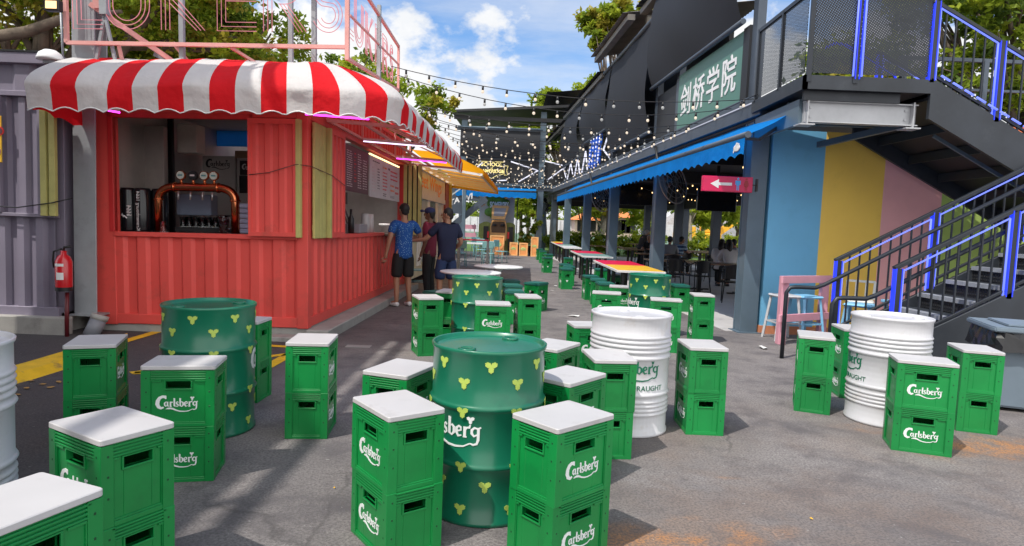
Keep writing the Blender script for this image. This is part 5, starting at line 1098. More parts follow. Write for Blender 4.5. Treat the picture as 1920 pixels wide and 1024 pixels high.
# ---- dark tables and chairs inside the hall
OAK = mat('dark_table_wood', (.26, .16, .10), .28, var=.2, scale=4); CHB = mat('chair_black', (.02, .02, .023), .35, .3, var=.1)
def hall_table(label, px, py, w_, d_, dx=0):
    q = gp(px, py, .74); t = thing('dining_table', label, 'table', TM(q.x+dx, q.y, 0, .07), 'dark wood tables in the hall')
    b = MB(); b.box(-w_, -d_, .71, w_, d_, .745); b.obj('table_top', OAK, t, bevel=.004)
    for sx in (-1, 1):
        b = MB(); x = sx*(w_-.25); b.box(x-.035, -.035, .02, x+.035, .035, .71); b.bar((x-.28, 0, .02), (x+.28, 0, .02), .06, .04); b.bar((x, -.28, .02), (x, .28, .02), .06, .04); b.obj('leg', BLACK, t)
for a in (('dark wood dining table nearest the hall entrance', 1350, 494, .75, .4), ('dark wood dining table behind the second slate column', 1272, 488, .8, .4), ('dark wood dining table left of the grey haired man', 1200, 468, .7, .4), ('dark wood dining table deep in the hall by the third column', 1165, 464, .7, .4), ('dark wood dining table in front of the woman with long hair', 1340, 474, .8, .35), ('dark wood dining table beside the striped shirt', 1300, 470, .8, .35), ('dark wood dining table by the hedge at the back of the hall', 1210, 458, .9, .4), ('dark wood dining table at the far left of the hall by the planters', 1130, 461, .8, .4), ('dark wood dining table under the television', 1235, 476, .7, .35)): hall_table(*a)
def hall_chair(label, M_):
    t = thing('hall_chair', label, 'chair', M_, 'black chairs in the hall')
    b = MB(); b.box(-.21, -.21, .43, .21, .2, .455); b.obj('seat', CHB, t, bevel=.015)
    b = MB(); vs = []
    for k in range(9):
        a = math.pi*(k/8); x, y = -.25*math.cos(a), .05+.2*math.sin(a)
        vs += [(x, y, .52), (x, y+.03*math.sin(a), .80)]
    b.smooth = True; b.add(vs[4:14], [(2*k, 2*k+2, 2*k+3, 2*k+1) for k in range(4)]); b.obj('backrest', CHB, t)
    b = MB(); b.tube([(-.26, -.18, .66), (-.26, .05, .70), (-.2, .2, .78), (0, .28, .81), (.2, .2, .78), (.26, .05, .70), (.26, -.18, .66)], .014, 6); b.obj('arm_rail', CHB, t)
    for sx in (-1, 1):
        b = MB(); b.tube([(sx*.26, -.2, 0), (sx*.25, -.18, .44), (sx*.26, -.18, .66)], .013, 5); b.obj('leg', CHB, t)
        b = MB(); b.tube([(sx*.23, .25, 0), (sx*.2, .18, .44), (sx*.2, .2, .78)], .013, 5); b.obj('leg', CHB, t)
    return t
hc0 = None
for (px, py), rz, lb in (((1305, 552), 200, 'black armchair turned away at the left of the nearest hall table'), ((1375, 568), 160, 'black wire backed armchair in front of the nearest hall table'), ((1268, 548), 150, 'black armchair just right of the second slate column'), ((1255, 530), 190, 'black armchair behind the second slate column'), ((1340, 530), 10, 'black armchair on the far side of the nearest hall table'), ((1200, 490), 160, 'black armchair at the table left of the grey haired man'), ((1330, 497), 170, 'black chair with the leaning woman on it'), ((1372, 497), 175, 'black chair with the long haired woman on it'), ((1180, 480), 200, 'black armchair deep in the hall by the third column'), ((1270, 500), 20, 'black armchair below the striped shirt'), ((1222, 498), 170, 'black armchair right of the third column'), ((1290, 515), 10, 'black armchair across from the nearest left one')):
    q = gp(px, py); M_ = TM(q.x, q.y, 0, R(rz))
    if hc0 is None: hc0 = hall_chair(lb, M_)
    else: copy_tree(hc0, M_, lb)
# ---- litter
PAP = mat('paper', (.7, .7, .68), .8); rnd = random.Random(11)
def litter(name, label, px, py, s_, m_):
    q = gp(px, py); b = MB(); n = 7; pts = [(s_*(1+rnd.uniform(-.35, .3))*math.cos(6.28*k/n), s_*.6*(1+rnd.uniform(-.3, .3))*math.sin(6.28*k/n), .006+rnd.uniform(0, s_*.25)) for k in range(n)]
    b.add(pts+[(0, 0, .012+s_*.1)], [(k, (k+1) % n, n) for k in range(n)]); tag(b.obj(name, m_, M=TM(q.x, q.y, .001, rnd.uniform(0, 6))), label, name.replace('_', ' '))
litter('paper_scrap', 'torn white paper scrap on the path right of the far crates', 1076, 594, .10, PAP); litter('paper_scrap', 'small white tissue beside the padded stool on the path', 1034, 546, .07, PAP); litter('paper_scrap', 'white scrap by the foot of the stair handrail', 1432, 654, .09, PAP)
litter('paper_scrap', 'tiny white scrap near the row of padded stools', 1041, 537, .06, PAP); litter('fallen_leaf', 'yellow fallen leaf on the asphalt at the lower right', 1521, 975, .012, mat('leaf_yellow', (.75, .42, .02), .7)); litter('fallen_leaf', 'small yellow leaf in front of the lone crate stool', 627, 917, .009, mat('leaf_yellow', (.75, .42, .02), .7))
for i, (px, py) in enumerate(((80, 722), (50, 730), (95, 728), (35, 742), (110, 718), (60, 716))):
    litter('fallen_leaf', ['brown leaf lying by the yellow kerb, rightmost but one', 'dry brown leaf against the yellow kerb', 'brown leaf close to the left crate stool', 'dry leaf nearest the white drum at the left edge', 'rightmost brown leaf by the yellow kerb', 'pale brown leaf under the edge of the yellow kerb'][i], px, py, .03, mat('leaf_brown', (.35, .2, .06), .8))
b = MB(); q = gp(672, 650); b.box(-.14, -.07, .001, .14, .07, .005); tag(b.obj('manhole_plate', mat('plate_grey', (.30, .29, .28), .7), M=TM(q.x, q.y, 0, .05)), 'flat pale grey plate set in the asphalt by the red bar', 'plate')
b = MB(); q = gp(52, 619); b.box(-.24, -.09, .001, .24, .09, .005); tag(b.obj('manhole_plate', mat('plate_dark', (.10, .095, .095), .8), M=TM(q.x, q.y, 0, .02)), 'dark flat plate in the asphalt before the purple container', 'plate')
# ---------------------------------------------------------------- far building across the end of the yard
def ybox(mb, px0, px1, py0, py1, Y, d, y1=None):          # a box whose front shows between these photo pixels at distance Y
    a, b_ = yp(px0, py1, Y), yp(px1, py0, Y); mb.box(a.x, Y, a.z, b_.x, Y+d, b_.z); return mb
fb = thing('far_block', 'grey two storey steel block across the end of the yard', 'building')
b = MB()
for px in (866, 1012): a = yp(px, 400, 31.5); b = MB(); b.box(a.x-.14, 31.4, 0, a.x+.14, 31.68, 7.0 if px > 900 else 6.7); b.obj('column', SLATEL, fb)
b = MB(); b.box(-3.0, 31.38, 3.2, 3.2, 31.7, 3.5); b.box(-3.0, 31.45, 4.62, 1.3, 31.6, 4.75); b.box(-3.0, 31.45, 6.0, 1.3, 31.6, 6.14); b.box(-3.0, 31.5, 3.2, 3.2, 39, 3.3); b.obj('beam', SLATE, fb)
b = MB(); b.box(-2.85, 31.55, 3.5, 3.2, 31.62, 4.62); b.obj('balcony_panel', CHAR, fb)
b = MB(); b.smooth = True; vs = []
for j in range(13):
    for k in range(7): vs.append((-2.75+3.85*j/12, 31.3-.12*math.sin(math.pi*k/6), 4.72+1.3*k/6))
b.add(vs, [(j*7+k, (j+1)*7+k, (j+1)*7+k+1, j*7+k+1) for j in range(12) for k in range(6)]); b.obj('blind', BLIND, fb)
b = MB(); b.add([(-3.2, 30.9, 6.85), (3.0, 30.9, 7.35), (3.0, 38, 7.6), (-3.2, 38, 7.1), (-3.2, 30.9, 6.75), (3.0, 30.9, 7.22), (3.0, 38, 7.5), (-3.2, 38, 7.0)], [(0, 1, 2, 3), (7, 6, 5, 4), (0, 4, 5, 1), (1, 5, 6, 2), (2, 6, 7, 3), (3, 7, 4, 0)])
b.add([(1.3, 30.5, 7.75), (3.4, 30.5, 8.0), (3.4, 37, 8.2), (1.3, 37, 8.0)], [(0, 1, 2, 3)]); b.box(-3.1, 31.3, 6.5, 2.9, 31.45, 6.68); b.obj('roof', CHAR, fb)
b = MB(); b.tube([(-2.9, 31.2, 6.12), (1.2, 31.2, 6.12)], .05, 6); b.box(-3, 31.32, 3.38, 3.2, 31.36, 3.44); b.obj('rail', SLATEL, fb)
blue_awning('awning', 'blue awning over the front of the far grey block', Matrix.Translation((0, 31.3, 0)) @ Matrix.Rotation(R(90), 4, 'Z'), -1.0, 2.82, .9, 3.3, 3.08, .3)
nsg = thing('crest_sign', 'dark sign with pale yellow outlined crest lettering on the far block', 'sign', Matrix.Translation((-1.2, 31.5, 3.52)))
b = MB(); b.box(-.85, -.06, .1, .85, 0, 1.12); b.obj('board', CHAR, nsg)
NYE = mat('neon_yellow', (1, .82, .32), emit=1.0); b = MB()
for l in ([(-.62, .42), (-.62, 1.0), (.62, 1.0), (.62, .42), (.3, .36), (0, .18), (-.3, .36), (-.62, .42)], [(-.62, .82), (-.8, .82), (-.74, .6), (-.8, .38), (-.62, .38)], [(.62, .82), (.8, .82), (.74, .6), (.8, .38), (.62, .38)]): b.tube([(x, -.09, z) for x, z in l], .013, 5)
b.obj('neon_outline', NYE, nsg)
b = MB(); text_mb(b, 'SCHOOL', .26, lambda x, y, h: (x, -.065-h, .86+y), .01, bold=.008); text_mb(b, 'of', .14, lambda x, y, h: (x, -.065-h, .69+y), .01); text_mb(b, 'CAMBRIDGE', .22, lambda x, y, h: (x, -.065-h, .54+y), .01, bold=.008); b.obj('lettering', NYE, nsg)
zt = thing('zigzag_tubes', 'white zigzag tube lights on the balcony of the far grey block', 'tube lights')
for p, q in (((958, 303), (1009, 320)), ((1009, 320), (972, 341)), ((1022, 302), (1062, 312)), ((1062, 312), (1026, 338)), ((905, 305), (892, 316)), ((932, 339), (950, 338))):
    b = MB(); b.tube([yp(*p, 31.25), yp(*q, 31.25)], .03, 5); b.obj('tube', LEDW, zt)
# grey stair left of it, with pale letters on its guard
gs_ = thing('grey_stair', 'grey outdoor stair with pale letters on its guard, left of the far block', 'staircase')
b = MB(); p, q = yp(838, 432, 30), yp(912, 372, 30); b.bar(p, q, .12, .28); b.obj('stringer', SLATE, gs_)
b = MB(); p, q = yp(838, 372, 29.8), yp(880, 342, 29.8); b.bar(p, q, .06); [b.bar(yp(x, y0, 29.8), yp(x, y1, 29.8), .06) for x, y0, y1 in ((845, 368, 432), (868, 352, 420))]; b.obj('railing', mat('pale_rail', (.45, .50, .52), .5), gs_)
b = MB(); ybox(b, 845, 900, 352, 375, 30.4, .03); ybox(b, 838, 868, 375, 400, 30.4, .03); b.obj('guard_panel', SLATE, gs_)
b = MB()
for tx_, px, py in (('TA', 852, 378), ('WI', 877, 371), ('O', 839, 385)): c = yp(px, py, 29.7); text_mb(b, tx_, .36, lambda x, y, h, c=c: (c.x+x, c.y-h, c.z+y+x*.45), .01, bold=.01)
b.obj('lettering', WHITE, gs_)
b = MB(); ybox(b, 864, 874, 352, 470, 29.6, .3); ybox(b, 893, 897, 374, 470, 30, .1); tag(b.obj('slate_post', SLATEL), 'pair of slate posts under the left end of the far awning', 'post')
b = MB(); [ybox(b, 820, 893, y, y+5, 33, .1) for y in (422, 437)]; [ybox(b, x, x+3, 420, 455, 33.02, .08) for x in (830, 862, 888)]; tag(b.obj('pink_fence', PNK), 'pink rail fence beyond the grey stair', 'fence')
# cider display: painted board, tree with lettering, orange van back, crates
YB = 32.6
pb = thing('display_board', 'tall grey display board with painted green hills under the far awning', 'board')
b = MB(); ybox(b, 896, 966, 360, 470, YB, .12); b.obj('board', mat('board_grey', (.60, .62, .66), .6), pb)
b = MB(); a = yp(896, 470, YB); e = yp(966, 422, YB); n = 14
b.T = lambda x, y, h: (x, YB-.004-h, y)
b.prism([(a.x, a.z), (e.x, a.z)]+[(e.x+(a.x-e.x)*k/n, e.z+.12*math.sin(k*.7)) for k in range(n+1)], 0, .003); b.obj('painted_hill', mat('hill_green', (.36, .40, .12), .7, var=.3), pb)
b = MB(); ybox(b, 966, 972, 368, 472, YB-.05, .2); b.obj('side_post', CHAR, pb)
tb = thing('tree_display', 'green tree shaped display with white capital letters and orange script', 'display')
b = MB(); c = yp(933, 388, YB-.3); rnd = random.Random(4)
for k in range(26): b.ell((c.x+rnd.uniform(-.42, .42), c.y+rnd.uniform(-.06, .06), c.z+rnd.uniform(-.45, .42)), rnd.uniform(.14, .28), .12, rnd.uniform(.14, .28), 9, 6)
b.obj('crown', mat('display_green', (.13, .28, .05), .8, var=.5, scale=5), tb)
b = MB(); c2 = yp(936, 385, YB-.5); text_mb(b, 'SOMERSBY', .27, lambda x, y, h: (c2.x+x*.72, c2.y-h, c2.z+y*1.5), .02, bold=.012); b.obj('lettering', mat('pale_letter', (.85, .9, .92), .5), tb)
b = MB(); c3 = yp(924, 380, YB-.5); ro = .62
text_mb(b, "There's Wonderful", .22, lambda x, y, h: (c3.x+.16+(ro+y)*math.sin(x/ro-.35), c3.y-h, c3.z-.1+(ro+y)*math.cos(x/ro-.35)), .02, bold=.012); b.obj('script', mat('orange_letter', (1, .38, .05), .5), tb)
vb = thing('van_display', 'tan van back with raised hatch and red lamps among orange boxes', 'display')
TAN = mat('tan_paint', (.75, .42, .16), .5); a0 = yp(933, 470, 32.0)
b = MB(); b.T = lambda x, y, h: (a0.x+x, 32.0-h, a0.z+y)
b.prism([(-.42, .5), (.42, .5), (.42, 1.2), (.34, 1.52), (-.34, 1.52), (-.42, 1.2)], -.3, 0); b.obj('body', TAN, vb)
b = MB(); b.T = lambda x, y, h: (a0.x+x, 32.0-h, a0.z+y); b.prism([(-.34, .9), (.34, .9), (.36, 1.2), (.29, 1.45), (-.29, 1.45), (-.36, 1.2)], .001, .02); b.obj('opening', mat('van_inside', (.12, .07, .04), .7), vb)
b = MB(); b.T = lambda x, y, h: (a0.x+x, 31.95-h, a0.z+y); b.prism([(-.36, 1.56), (.30, 1.56), (.50, 2.2), (.40, 2.25), (-.30, 2.25), (-.36, 2.15)], .05, .12); o = b.obj('hatch', TAN, vb)
b = MB(); b.T = lambda x, y, h: (a0.x+x, 31.95-h, a0.z+y); b.prism([(-.26, 1.72), (.26, 1.72), (.36, 2.12), (-.24, 2.12)], .121, .125); b.obj('rear_window', mat('hatch_glass', (.25, .26, .3), .2), o)
for s_ in (-1, 1):
    b = MB(); b.box(a0.x+s_*.5-.05, 31.8, a0.z+.62, a0.x+s_*.5+.05, 31.9, a0.z+.95); b.obj('tail_lamp', mat('lamp_red', (.6, .02, .02), .3), vb)
    b = MB(); b.box(a0.x+s_*.62-.12, 31.9, a0.z+.0, a0.x+s_*.62+.12, 32.3, a0.z+1.2); b.obj('tyre', BLACK, vb)
    b = MB(); b.lathe([(0, 0), (.1, 0), (.1, .1), (0, .1)], 10, (a0.x+s_*.2, 31.97, a0.z+1.22)); b.obj('seat', CHAR, vb)
OBX = mat('orange_crate_wood', (.90, .36, .12), .6, var=.15, scale=6); APL = mat('apple_green', (.50, .62, .22), .6)
def obox(label, px0, px1, py0, py1, Y):
    t = thing('orange_box', label, 'box', None, 'orange wooden boxes of the display'); a, e = yp(px0, py1, Y), yp(px1, py0, Y); w_ = e.x-a.x; h_ = e.z
    b = MB(); b.box(a.x, Y, 0, e.x, Y+w_*.9, h_); b.obj('body', OBX, t)
    b = MB(); f_ = .06; b.box(a.x, Y-.02, 0, a.x+f_, Y, h_); b.box(e.x-f_, Y-.02, 0, e.x, Y, h_); b.box(a.x+f_, Y-.02, h_-f_, e.x-f_, Y, h_); b.box(a.x+f_, Y-.02, 0, e.x-f_, Y, f_); b.obj('frame', mat('orange_frame', (.95, .5, .2), .6), t)
    b = MB(); c = Vector(((a.x+e.x)/2, Y-.004, h_*.52)); r_ = min(w_, h_)*.27
    for k in range(5): q = math.pi*k/4; b.ell((c.x+r_*.7*math.cos(q), c.y, c.z+r_*.45*math.sin(q)), r_*.5, .006, r_*.42, 10, 6)
    b.box(c.x-r_*.8, c.y-.003, c.z-r_*.5, c.x+r_*.8, c.y+.002, c.z-r_*.3); b.obj('emblem', APL, t)
obox('large orange box with pale green tree emblem in front of the tan van', 918, 946, 442, 472, 31.0); obox('small orange box left of its twin beside the tan van', 955, 971, 455, 473, 31.1); obox('small orange box right of its twin beside the planters', 973, 990, 456, 474, 31.0); obox('tall orange box half hidden by the corner column of the far block', 995, 1010, 445, 475, 30.9)
# ---------------------------------------------------------------- planting and things beyond
def leafmat(name, c, tr=.58):
    m = bpy.data.materials.new(name); m.use_nodes = True; t = m.node_tree; p = t.nodes['Principled BSDF']; p.inputs['Roughness'].default_value = .55; p.inputs['Specular IOR Level'].default_value = .3
    tx = nn(t, 'ShaderNodeTexCoord'); nz = nn(t, 'ShaderNodeTexNoise', i_Scale=1.1, i_Detail=6., i_Roughness=.7); t.links.new(tx.outputs['Object'], nz.inputs['Vector'])
    m1 = nn(t, 'ShaderNodeMix', data_type='RGBA'); r_ = nn(t, 'ShaderNodeMapRange'); r_.inputs[1].default_value = .3; r_.inputs[2].default_value = .7; t.links.new(nz.outputs['Fac'], r_.inputs[0]); t.links.new(r_.outputs[0], m1.inputs[0])
    m1.inputs[6].default_value = tuple(x*.5 for x in c)+(1,); m1.inputs[7].default_value = (min(1, c[0]*1.7), c[1]*1.35, c[2]*1.1, 1)
    t.links.new(m1.outputs[2], p.inputs['Base Color']); tl = nn(t, 'ShaderNodeBsdfTranslucent'); t.links.new(m1.outputs[2], tl.inputs[0])
    ms = nn(t, 'ShaderNodeMixShader', i_Fac=tr); t.links.new(p.outputs[0], ms.inputs[1]); t.links.new(tl.outputs[0], ms.inputs[2]); t.links.new(ms.outputs[0], t.nodes['Material Output'].inputs[0]); return m
LV = [leafmat('leaf_mid', (.25, .39, .045)), leafmat('leaf_bright', (.34, .48, .05)), leafmat('leaf_dark', (.12, .22, .04), .45), leafmat('leaf_olive', (.36, .38, .06))]
BARK = mat('bark', (.13, .10, .075), .9, var=.4, scale=5, bump=.8, bscale=18); BARKP = mat('bark_pale', (.34, .30, .25), .9, var=.35, scale=4, bump=.6, bscale=14)
def leaves(clumps, n, ls, seed, up=.35, sr_=(.16, .34)):
    """n small leaf faces scattered through the clumps (x, y, z, rx, rz)"""
    rg = np.random.default_rng(seed); cl = np.array(clumps, float); wgt = cl[:, 3]**2*cl[:, 4]; wgt /= wgt.sum()
    # sub-clumps give the crown its uneven outline and its gaps
    ns = max(6, n//60); k = rg.choice(len(cl), ns, p=wgt); d = rg.normal(size=(ns, 3)); d /= np.linalg.norm(d, axis=1)[:, None]
    rad = rg.uniform(.45, 1.05, ns)[:, None]; sc_ = np.stack([cl[k, 3], cl[k, 3], cl[k, 4]], 1); ctr = cl[k, :3]+d*rad*sc_; sr = cl[k, 3]*rg.uniform(sr_[0], sr_[1], ns)
    i = rg.integers(0, ns, n); q = rg.normal(size=(n, 3))*.5; P = ctr[i]+q*sr[i][:, None]*np.array([1, 1, .7])
    nrm = rg.normal(size=(n, 3)); nrm[:, 2] = np.abs(nrm[:, 2])+up; nrm /= np.linalg.norm(nrm, axis=1)[:, None]
    a = np.cross(nrm, rg.normal(size=(n, 3))); a /= np.linalg.norm(a, axis=1)[:, None]; c = np.cross(nrm, a); L_ = (ls*rg.uniform(.6, 1.3, n))[:, None]
    V = np.stack([P-a*L_, P+c*L_*.45, P+a*L_, P-c*L_*.45], 1).reshape(-1, 3)
    return V, (ns, i)
def leafobj(name, clumps, n, ls, seed, mats, parent=None, sr_=(.16, .34)):
    V, (ns, i) = leaves(clumps, n, ls, seed, sr_=sr_); me = bpy.data.meshes.new(name); me.vertices.add(4*n); me.vertices.foreach_set('co', V.astype('f4').ravel())
    me.loops.add(4*n); me.loops.foreach_set('vertex_index', np.arange(4*n, dtype='i4')); me.polygons.add(n); me.polygons.foreach_set('loop_start', np.arange(0, 4*n, 4, dtype='i4')); me.polygons.foreach_set('loop_total', np.full(n, 4, 'i4'))
    for m in mats: me.materials.append(m)
    pick = np.random.default_rng(seed+1).integers(0, len(mats), ns); me.polygons.foreach_set('material_index', pick[i].astype('i4')); me.update(calc_edges=True)
    o = bpy.data.objects.new(name, me); col.objects.link(o)
    if parent: o.parent = parent
    return o
def tree(name, label, x, y, h, clumps, n, ls, mats, tr=.16, bark=None, seed=1, lean=0, cat='tree', group='trees around the yard'):
    t = thing(name, label, cat, TM(x, y, 0), group); rnd = random.Random(seed); b = MB()
    zc = min(c[2] for c in clumps); pts = [(lean*f*f+.08*math.sin(f*5+seed), .06*math.cos(f*4), h*.8*f) for f in np.linspace(0, 1, 9)]
    b.tube(pts, [tr*(1.25-.95*f) for f in np.linspace(0, 1, 9)], 9)
    for c in clumps:
        f = rnd.uniform(.35, .7); k = int(f*8); s_ = Vector(pts[k]); e = Vector(c[:3]); m_ = (s_+e)/2+Vector((rnd.uniform(-.2, .2), rnd.uniform(-.2, .2), .25)); r_ = tr*(1.0-.8*f)*.7; b.tube([s_, m_, e], [r_, r_*.7, r_*.3], 6)
        for _ in range(2): e2 = e+Vector((rnd.uniform(-1, 1), rnd.uniform(-1, 1), rnd.uniform(-.2, .8)))*c[3]*.7; b.tube([m_, (m_+e2)/2+Vector((0, 0, .1)), e2], [r_*.5, r_*.35, r_*.12], 5)
    b.obj('trunk', bark or BARK, t); leafobj('crown', clumps, int(n*1.7), ls*1.12, seed, mats, t, (.30, .52) if 'hall' in group else (.18, .36)); return t
def rc_(seed, n, x0, x1, y0, y1, z0, z1, r0_, r1_):
    q = random.Random(seed); return [(q.uniform(x0, x1), q.uniform(y0, y1), q.uniform(z0, z1), q.uniform(r0_, r1_), q.uniform(r0_, r1_)*.75) for _ in range(n)]
tree('broadleaf_tree', 'broad tree with a thick bare trunk behind the purple container', -10.6, 14.5, 9, [(1.5, .5, 5.7, 1.5, .9), (3.2, 0, 6.8, 1.6, 1), (-.8, 0, 6.2, 1.6, 1), (.5, -1, 7.8, 2, 1.2), (3.8, 1, 5.3, 1.2, .6), (-2, 1, 5.2, 1.4, .7), (2.5, .5, 8.5, 1.8, 1), (-.6, -.6, 5.3, .7, .5), (.1, -.4, 5.9, .8, .5), (-1.2, -.5, 6.2, .8, .5), (.3, .3, 5.2, .7, .4)], 13000, .085, [LV[0], LV[1], LV[3], LV[0]], .33, seed=3)
b = MB(); b.tube([(-12, 13.6, 4.75), (-10.2, 13.5, 5.05), (-9.3, 13.4, 5.35), (-8.2, 13.4, 5.5)], [.14, .12, .09, .04], 8); tag(b.obj('fallen_limb', BARK), 'thick horizontal limb of the broad tree at the far left', 'branch')
tree('broadleaf_tree', 'dense leafy tree behind the left half of the rooftop sign', -9.0, 18.5, 10, rc_(11, 16, -3.0, 3.2, -1.5, 1.5, 5.0, 8.2, .9, 1.6), 17000, .095, [LV[0], LV[2], LV[0], LV[1]], .28, seed=5)
tree('broadleaf_tree', 'yellow green tree behind the middle of the rooftop sign', -7.9, 17.5, 8, rc_(12, 12, -2.0, 1.9, -1, 1, 4.6, 6.4, .9, 1.3)+[(-.6, 0, 7.4, 1.3, 1.2)], 9000, .09, [LV[1], LV[3], LV[1], LV[0]], .2, seed=6)
tree('broadleaf_tree', 'low green tree behind the right end of the rooftop sign', -6.2, 20, 6.5, rc_(13, 8, -2.2, 2.4, -1, 1, 4.6, 6.0, .8, 1.2), 6500, .09, [LV[0], LV[1], LV[2]], .18, seed=7)
tree('broadleaf_tree', 'airy tree rising beyond the orange awning', -4.7, 26, 8, rc_(14, 9, -1.5, 1.3, -1, 1, 4.8, 7.2, .6, 1.0), 5000, .11, [LV[0], LV[3], LV[1]], .15, seed=8)
tree('broadleaf_tree', 'leafy treetop showing above the roof of the right hall', 5.2, 34, 13.5, rc_(15, 7, -1.2, 1.4, -1, 1, 10.5, 13.0, .7, 1.1), 5000, .15, [LV[1], LV[0], LV[3]], .25, seed=9)
tree('broadleaf_tree', 'bright green tree between the far block and the right hall', 2.7, 42, 11, rc_(16, 12, -2.0, 2.2, -1, 1, 4.5, 10.6, .9, 1.5), 9000, .16, [LV[1], LV[1], LV[0]], .25, seed=10)
tree('broadleaf_tree', 'dark spreading tree behind the upper stair flight', 13.5, 17.5, 10, rc_(17, 26, -4.5, 4.0, -2, 2, 4.7, 8.6, .9, 1.5), 22000, .10, [LV[2], LV[0], LV[2], LV[1]], .3, seed=12)
tree('broadleaf_tree', 'small pale tree seen through the perforated guard', 9.6, 17, 5.6, rc_(18, 5, -1.2, .8, -.6, .6, 4.6, 5.8, .5, .8), 2500, .08, [LV[1], LV[3]], .1, seed=13)
tree('broadleaf_tree', 'grey trunked tree behind the right side of the far block', 1.9, 46, 8, rc_(19, 8, -2.5, 2.5, -1, 1, 3.2, 6, .9, 1.4), 6000, .16, [LV[0], LV[1], LV[2]], .42, seed=14)
for i, (px, Y, zc, sd, pale) in enumerate(((975, 44, 3.4, 20, 0), (990, 50, 4.2, 21, 0), (1092, 44, 3.6, 22, 0), (1128, 40, 3.4, 23, 1), (1145, 43, 3.8, 24, 1), (1215, 44, 3.0, 25, 0), (1292, 36, 3.3, 26, 0), (1318, 37, 3.5, 27, 0), (1385, 40, 3.6, 28, 0), (1240, 52, 4.4, 29, 0), (1350, 62, 4.6, 30, 0))):
    p = yp(px, 430, Y)
    tree('young_tree', ['slim tree beyond the display board', 'slanting propped tree right of the display board', 'tree between the third and fourth columns', 'pale forked tree left of the second column', 'pale barked tree just left of the third column', 'small tree right of the pale lamp post', 'young tree left of the television', 'young leaning tree behind the hedge under the television', 'round headed tree near the yellow excavator', 'far dark tree behind the grey haired man', 'far tree on the slope behind the excavator'][i], p.x, Y, zc+1.5, rc_(sd, 6, -1.4, 1.4, -.8, .8, zc-1.0, zc+1.3, .6, 1.0), 2600, .12, [LV[1], LV[1], LV[0] if not pale else LV[3]], .13 if not pale else .2, BARKP if pale or i in (6, 7) else BARK, seed=sd, lean=.8 if pale else .3, group='trees beyond the hall')
def hedge(name, label, x0, x1, y, z0, z1, n, seed, mats, d=.5):
    q = random.Random(seed); k = max(3, int((x1-x0)/.55)); cl = [(x0+(x1-x0)*(i+.5)/k+q.uniform(-.1, .1), y+q.uniform(-d/2, d/2), (z0+z1)/2+q.uniform(-.1, .1), .42, (z1-z0)*.55) for i in range(k)]
    o = leafobj(name, cl, n, .10, seed, mats, None, (.45, .75)); return tag(o, label, 'hedge', 'hedges behind the hall')
hedge('hedge', 'sunlit green hedge along the back of the hall near the television', 8.2, 16, 31.5, .2, 1.45, 9000, 41, [LV[1], LV[0], LV[1]]); hedge('hedge', 'hedge behind the third and fourth columns', 1.8, 8.4, 36, .2, 1.3, 8000, 42, [LV[0], LV[1], LV[2]])
p = yp(985, 440, 34.2)
for i, (px, zc, c_) in enumerate(((982, .9, [LV[2], LV[0]]), (1002, 1.1, [LV[3], LV[0]]))):
    p = yp(px, 440, 31.6); t = thing('potted_plant', ['dark green potted bush beside the small orange boxes', 'yellowish potted bush behind the corner column'][i], 'plant', TM(p.x, 31.6, 0)); leafobj('foliage', [(0, 0, zc+.5, .42, .7), (0, 0, zc, .3, .4)], 900, .09, 60+i, c_, t)
    b = MB(); b.lathe([(0, 0), (.22, 0), (.3, .5), (0, .5)], 14); b.obj('pot', CHAR, t)
# things far off behind the hall
b = MB(); b.box(-30, 63.9, 0, 60, 64.1, 2.2)
for k in range(60): b.box(-30+k*1.5, 63.8, 0, -29.9+k*1.5, 63.9, 2.2)
tag(b.obj('site_hoarding', mat('hoarding_pale', (.60, .61, .63), .7, var=.15)), 'pale grey site hoarding running behind the hall', 'fence')
b = MB(); b.box(-30, 52, .0, 60, 52.06, .85)
for k in range(46): b.box(-30+k*2, 51.95, 0, -29.92+k*2, 52, .95)
tag(b.obj('green_fence', mat('fence_green', (.25, .38, .32), .6)), 'low green mesh fence beyond the hedge', 'fence')
for i, (px0, px1, py0, pyr, Y) in enumerate(((1158, 1190, 408, 394, 60), (1078, 1142, 412, 396, 61))):
    a, e = yp(px0, py0, Y), yp(px1, py0, Y); zr = yp(px0, pyr, Y).z; t = thing('roofed_house', ['small house with a bright orange hipped roof right of the third column', 'long low house with an orange roof left of the third column'][i], 'house')
    b = MB(); b.box(a.x, Y, 0, e.x, Y+5, a.z); b.obj('wall', mat('house_wall', (.55, .42, .36), .8), t)
    w_ = e.x-a.x; b = MB(); b.add([(a.x-.4, Y-.4, a.z), (e.x+.4, Y-.4, a.z), (e.x+.4, Y+5.4, a.z), (a.x-.4, Y+5.4, a.z), (a.x+w_*.35, Y+2.5, zr), (e.x-w_*.35, Y+2.5, zr)], [(0, 1, 5, 4), (1, 2, 5), (2, 3, 4, 5), (3, 0, 4), (3, 2, 1, 0)])
    b.obj('roof', mat('roof_orange', (.70, .22, .06), .7, var=.2, scale=3), t)
    for k in range(3): b = MB(); x = a.x+w_*(.2+.3*k); b.box(x-.4, Y-.05, 1.2, x+.4, Y-.003, 2.4); b.obj('window', KEG, t)
lp = thing('street_lamp', 'white street lamp beyond the hall right of the orange house', 'lamp', TM(yp(1195, 430, 58).x, 58, 0)); b = MB(); b.tube([(0, 0, 0), (0, 0, 4.6)], .09, 6); b.obj('pole', WHITE, lp); b = MB(); b.box(-.5, -.2, 4.6, .5, .2, 4.8); b.obj('lamp_head', WHITE, lp)
sh_ = thing('bus_shelter', 'pale flat roofed shelter beyond the hall beside the lamp', 'shelter'); a, e = yp(1194, 404, 60.5), yp(1216, 396, 60.5)
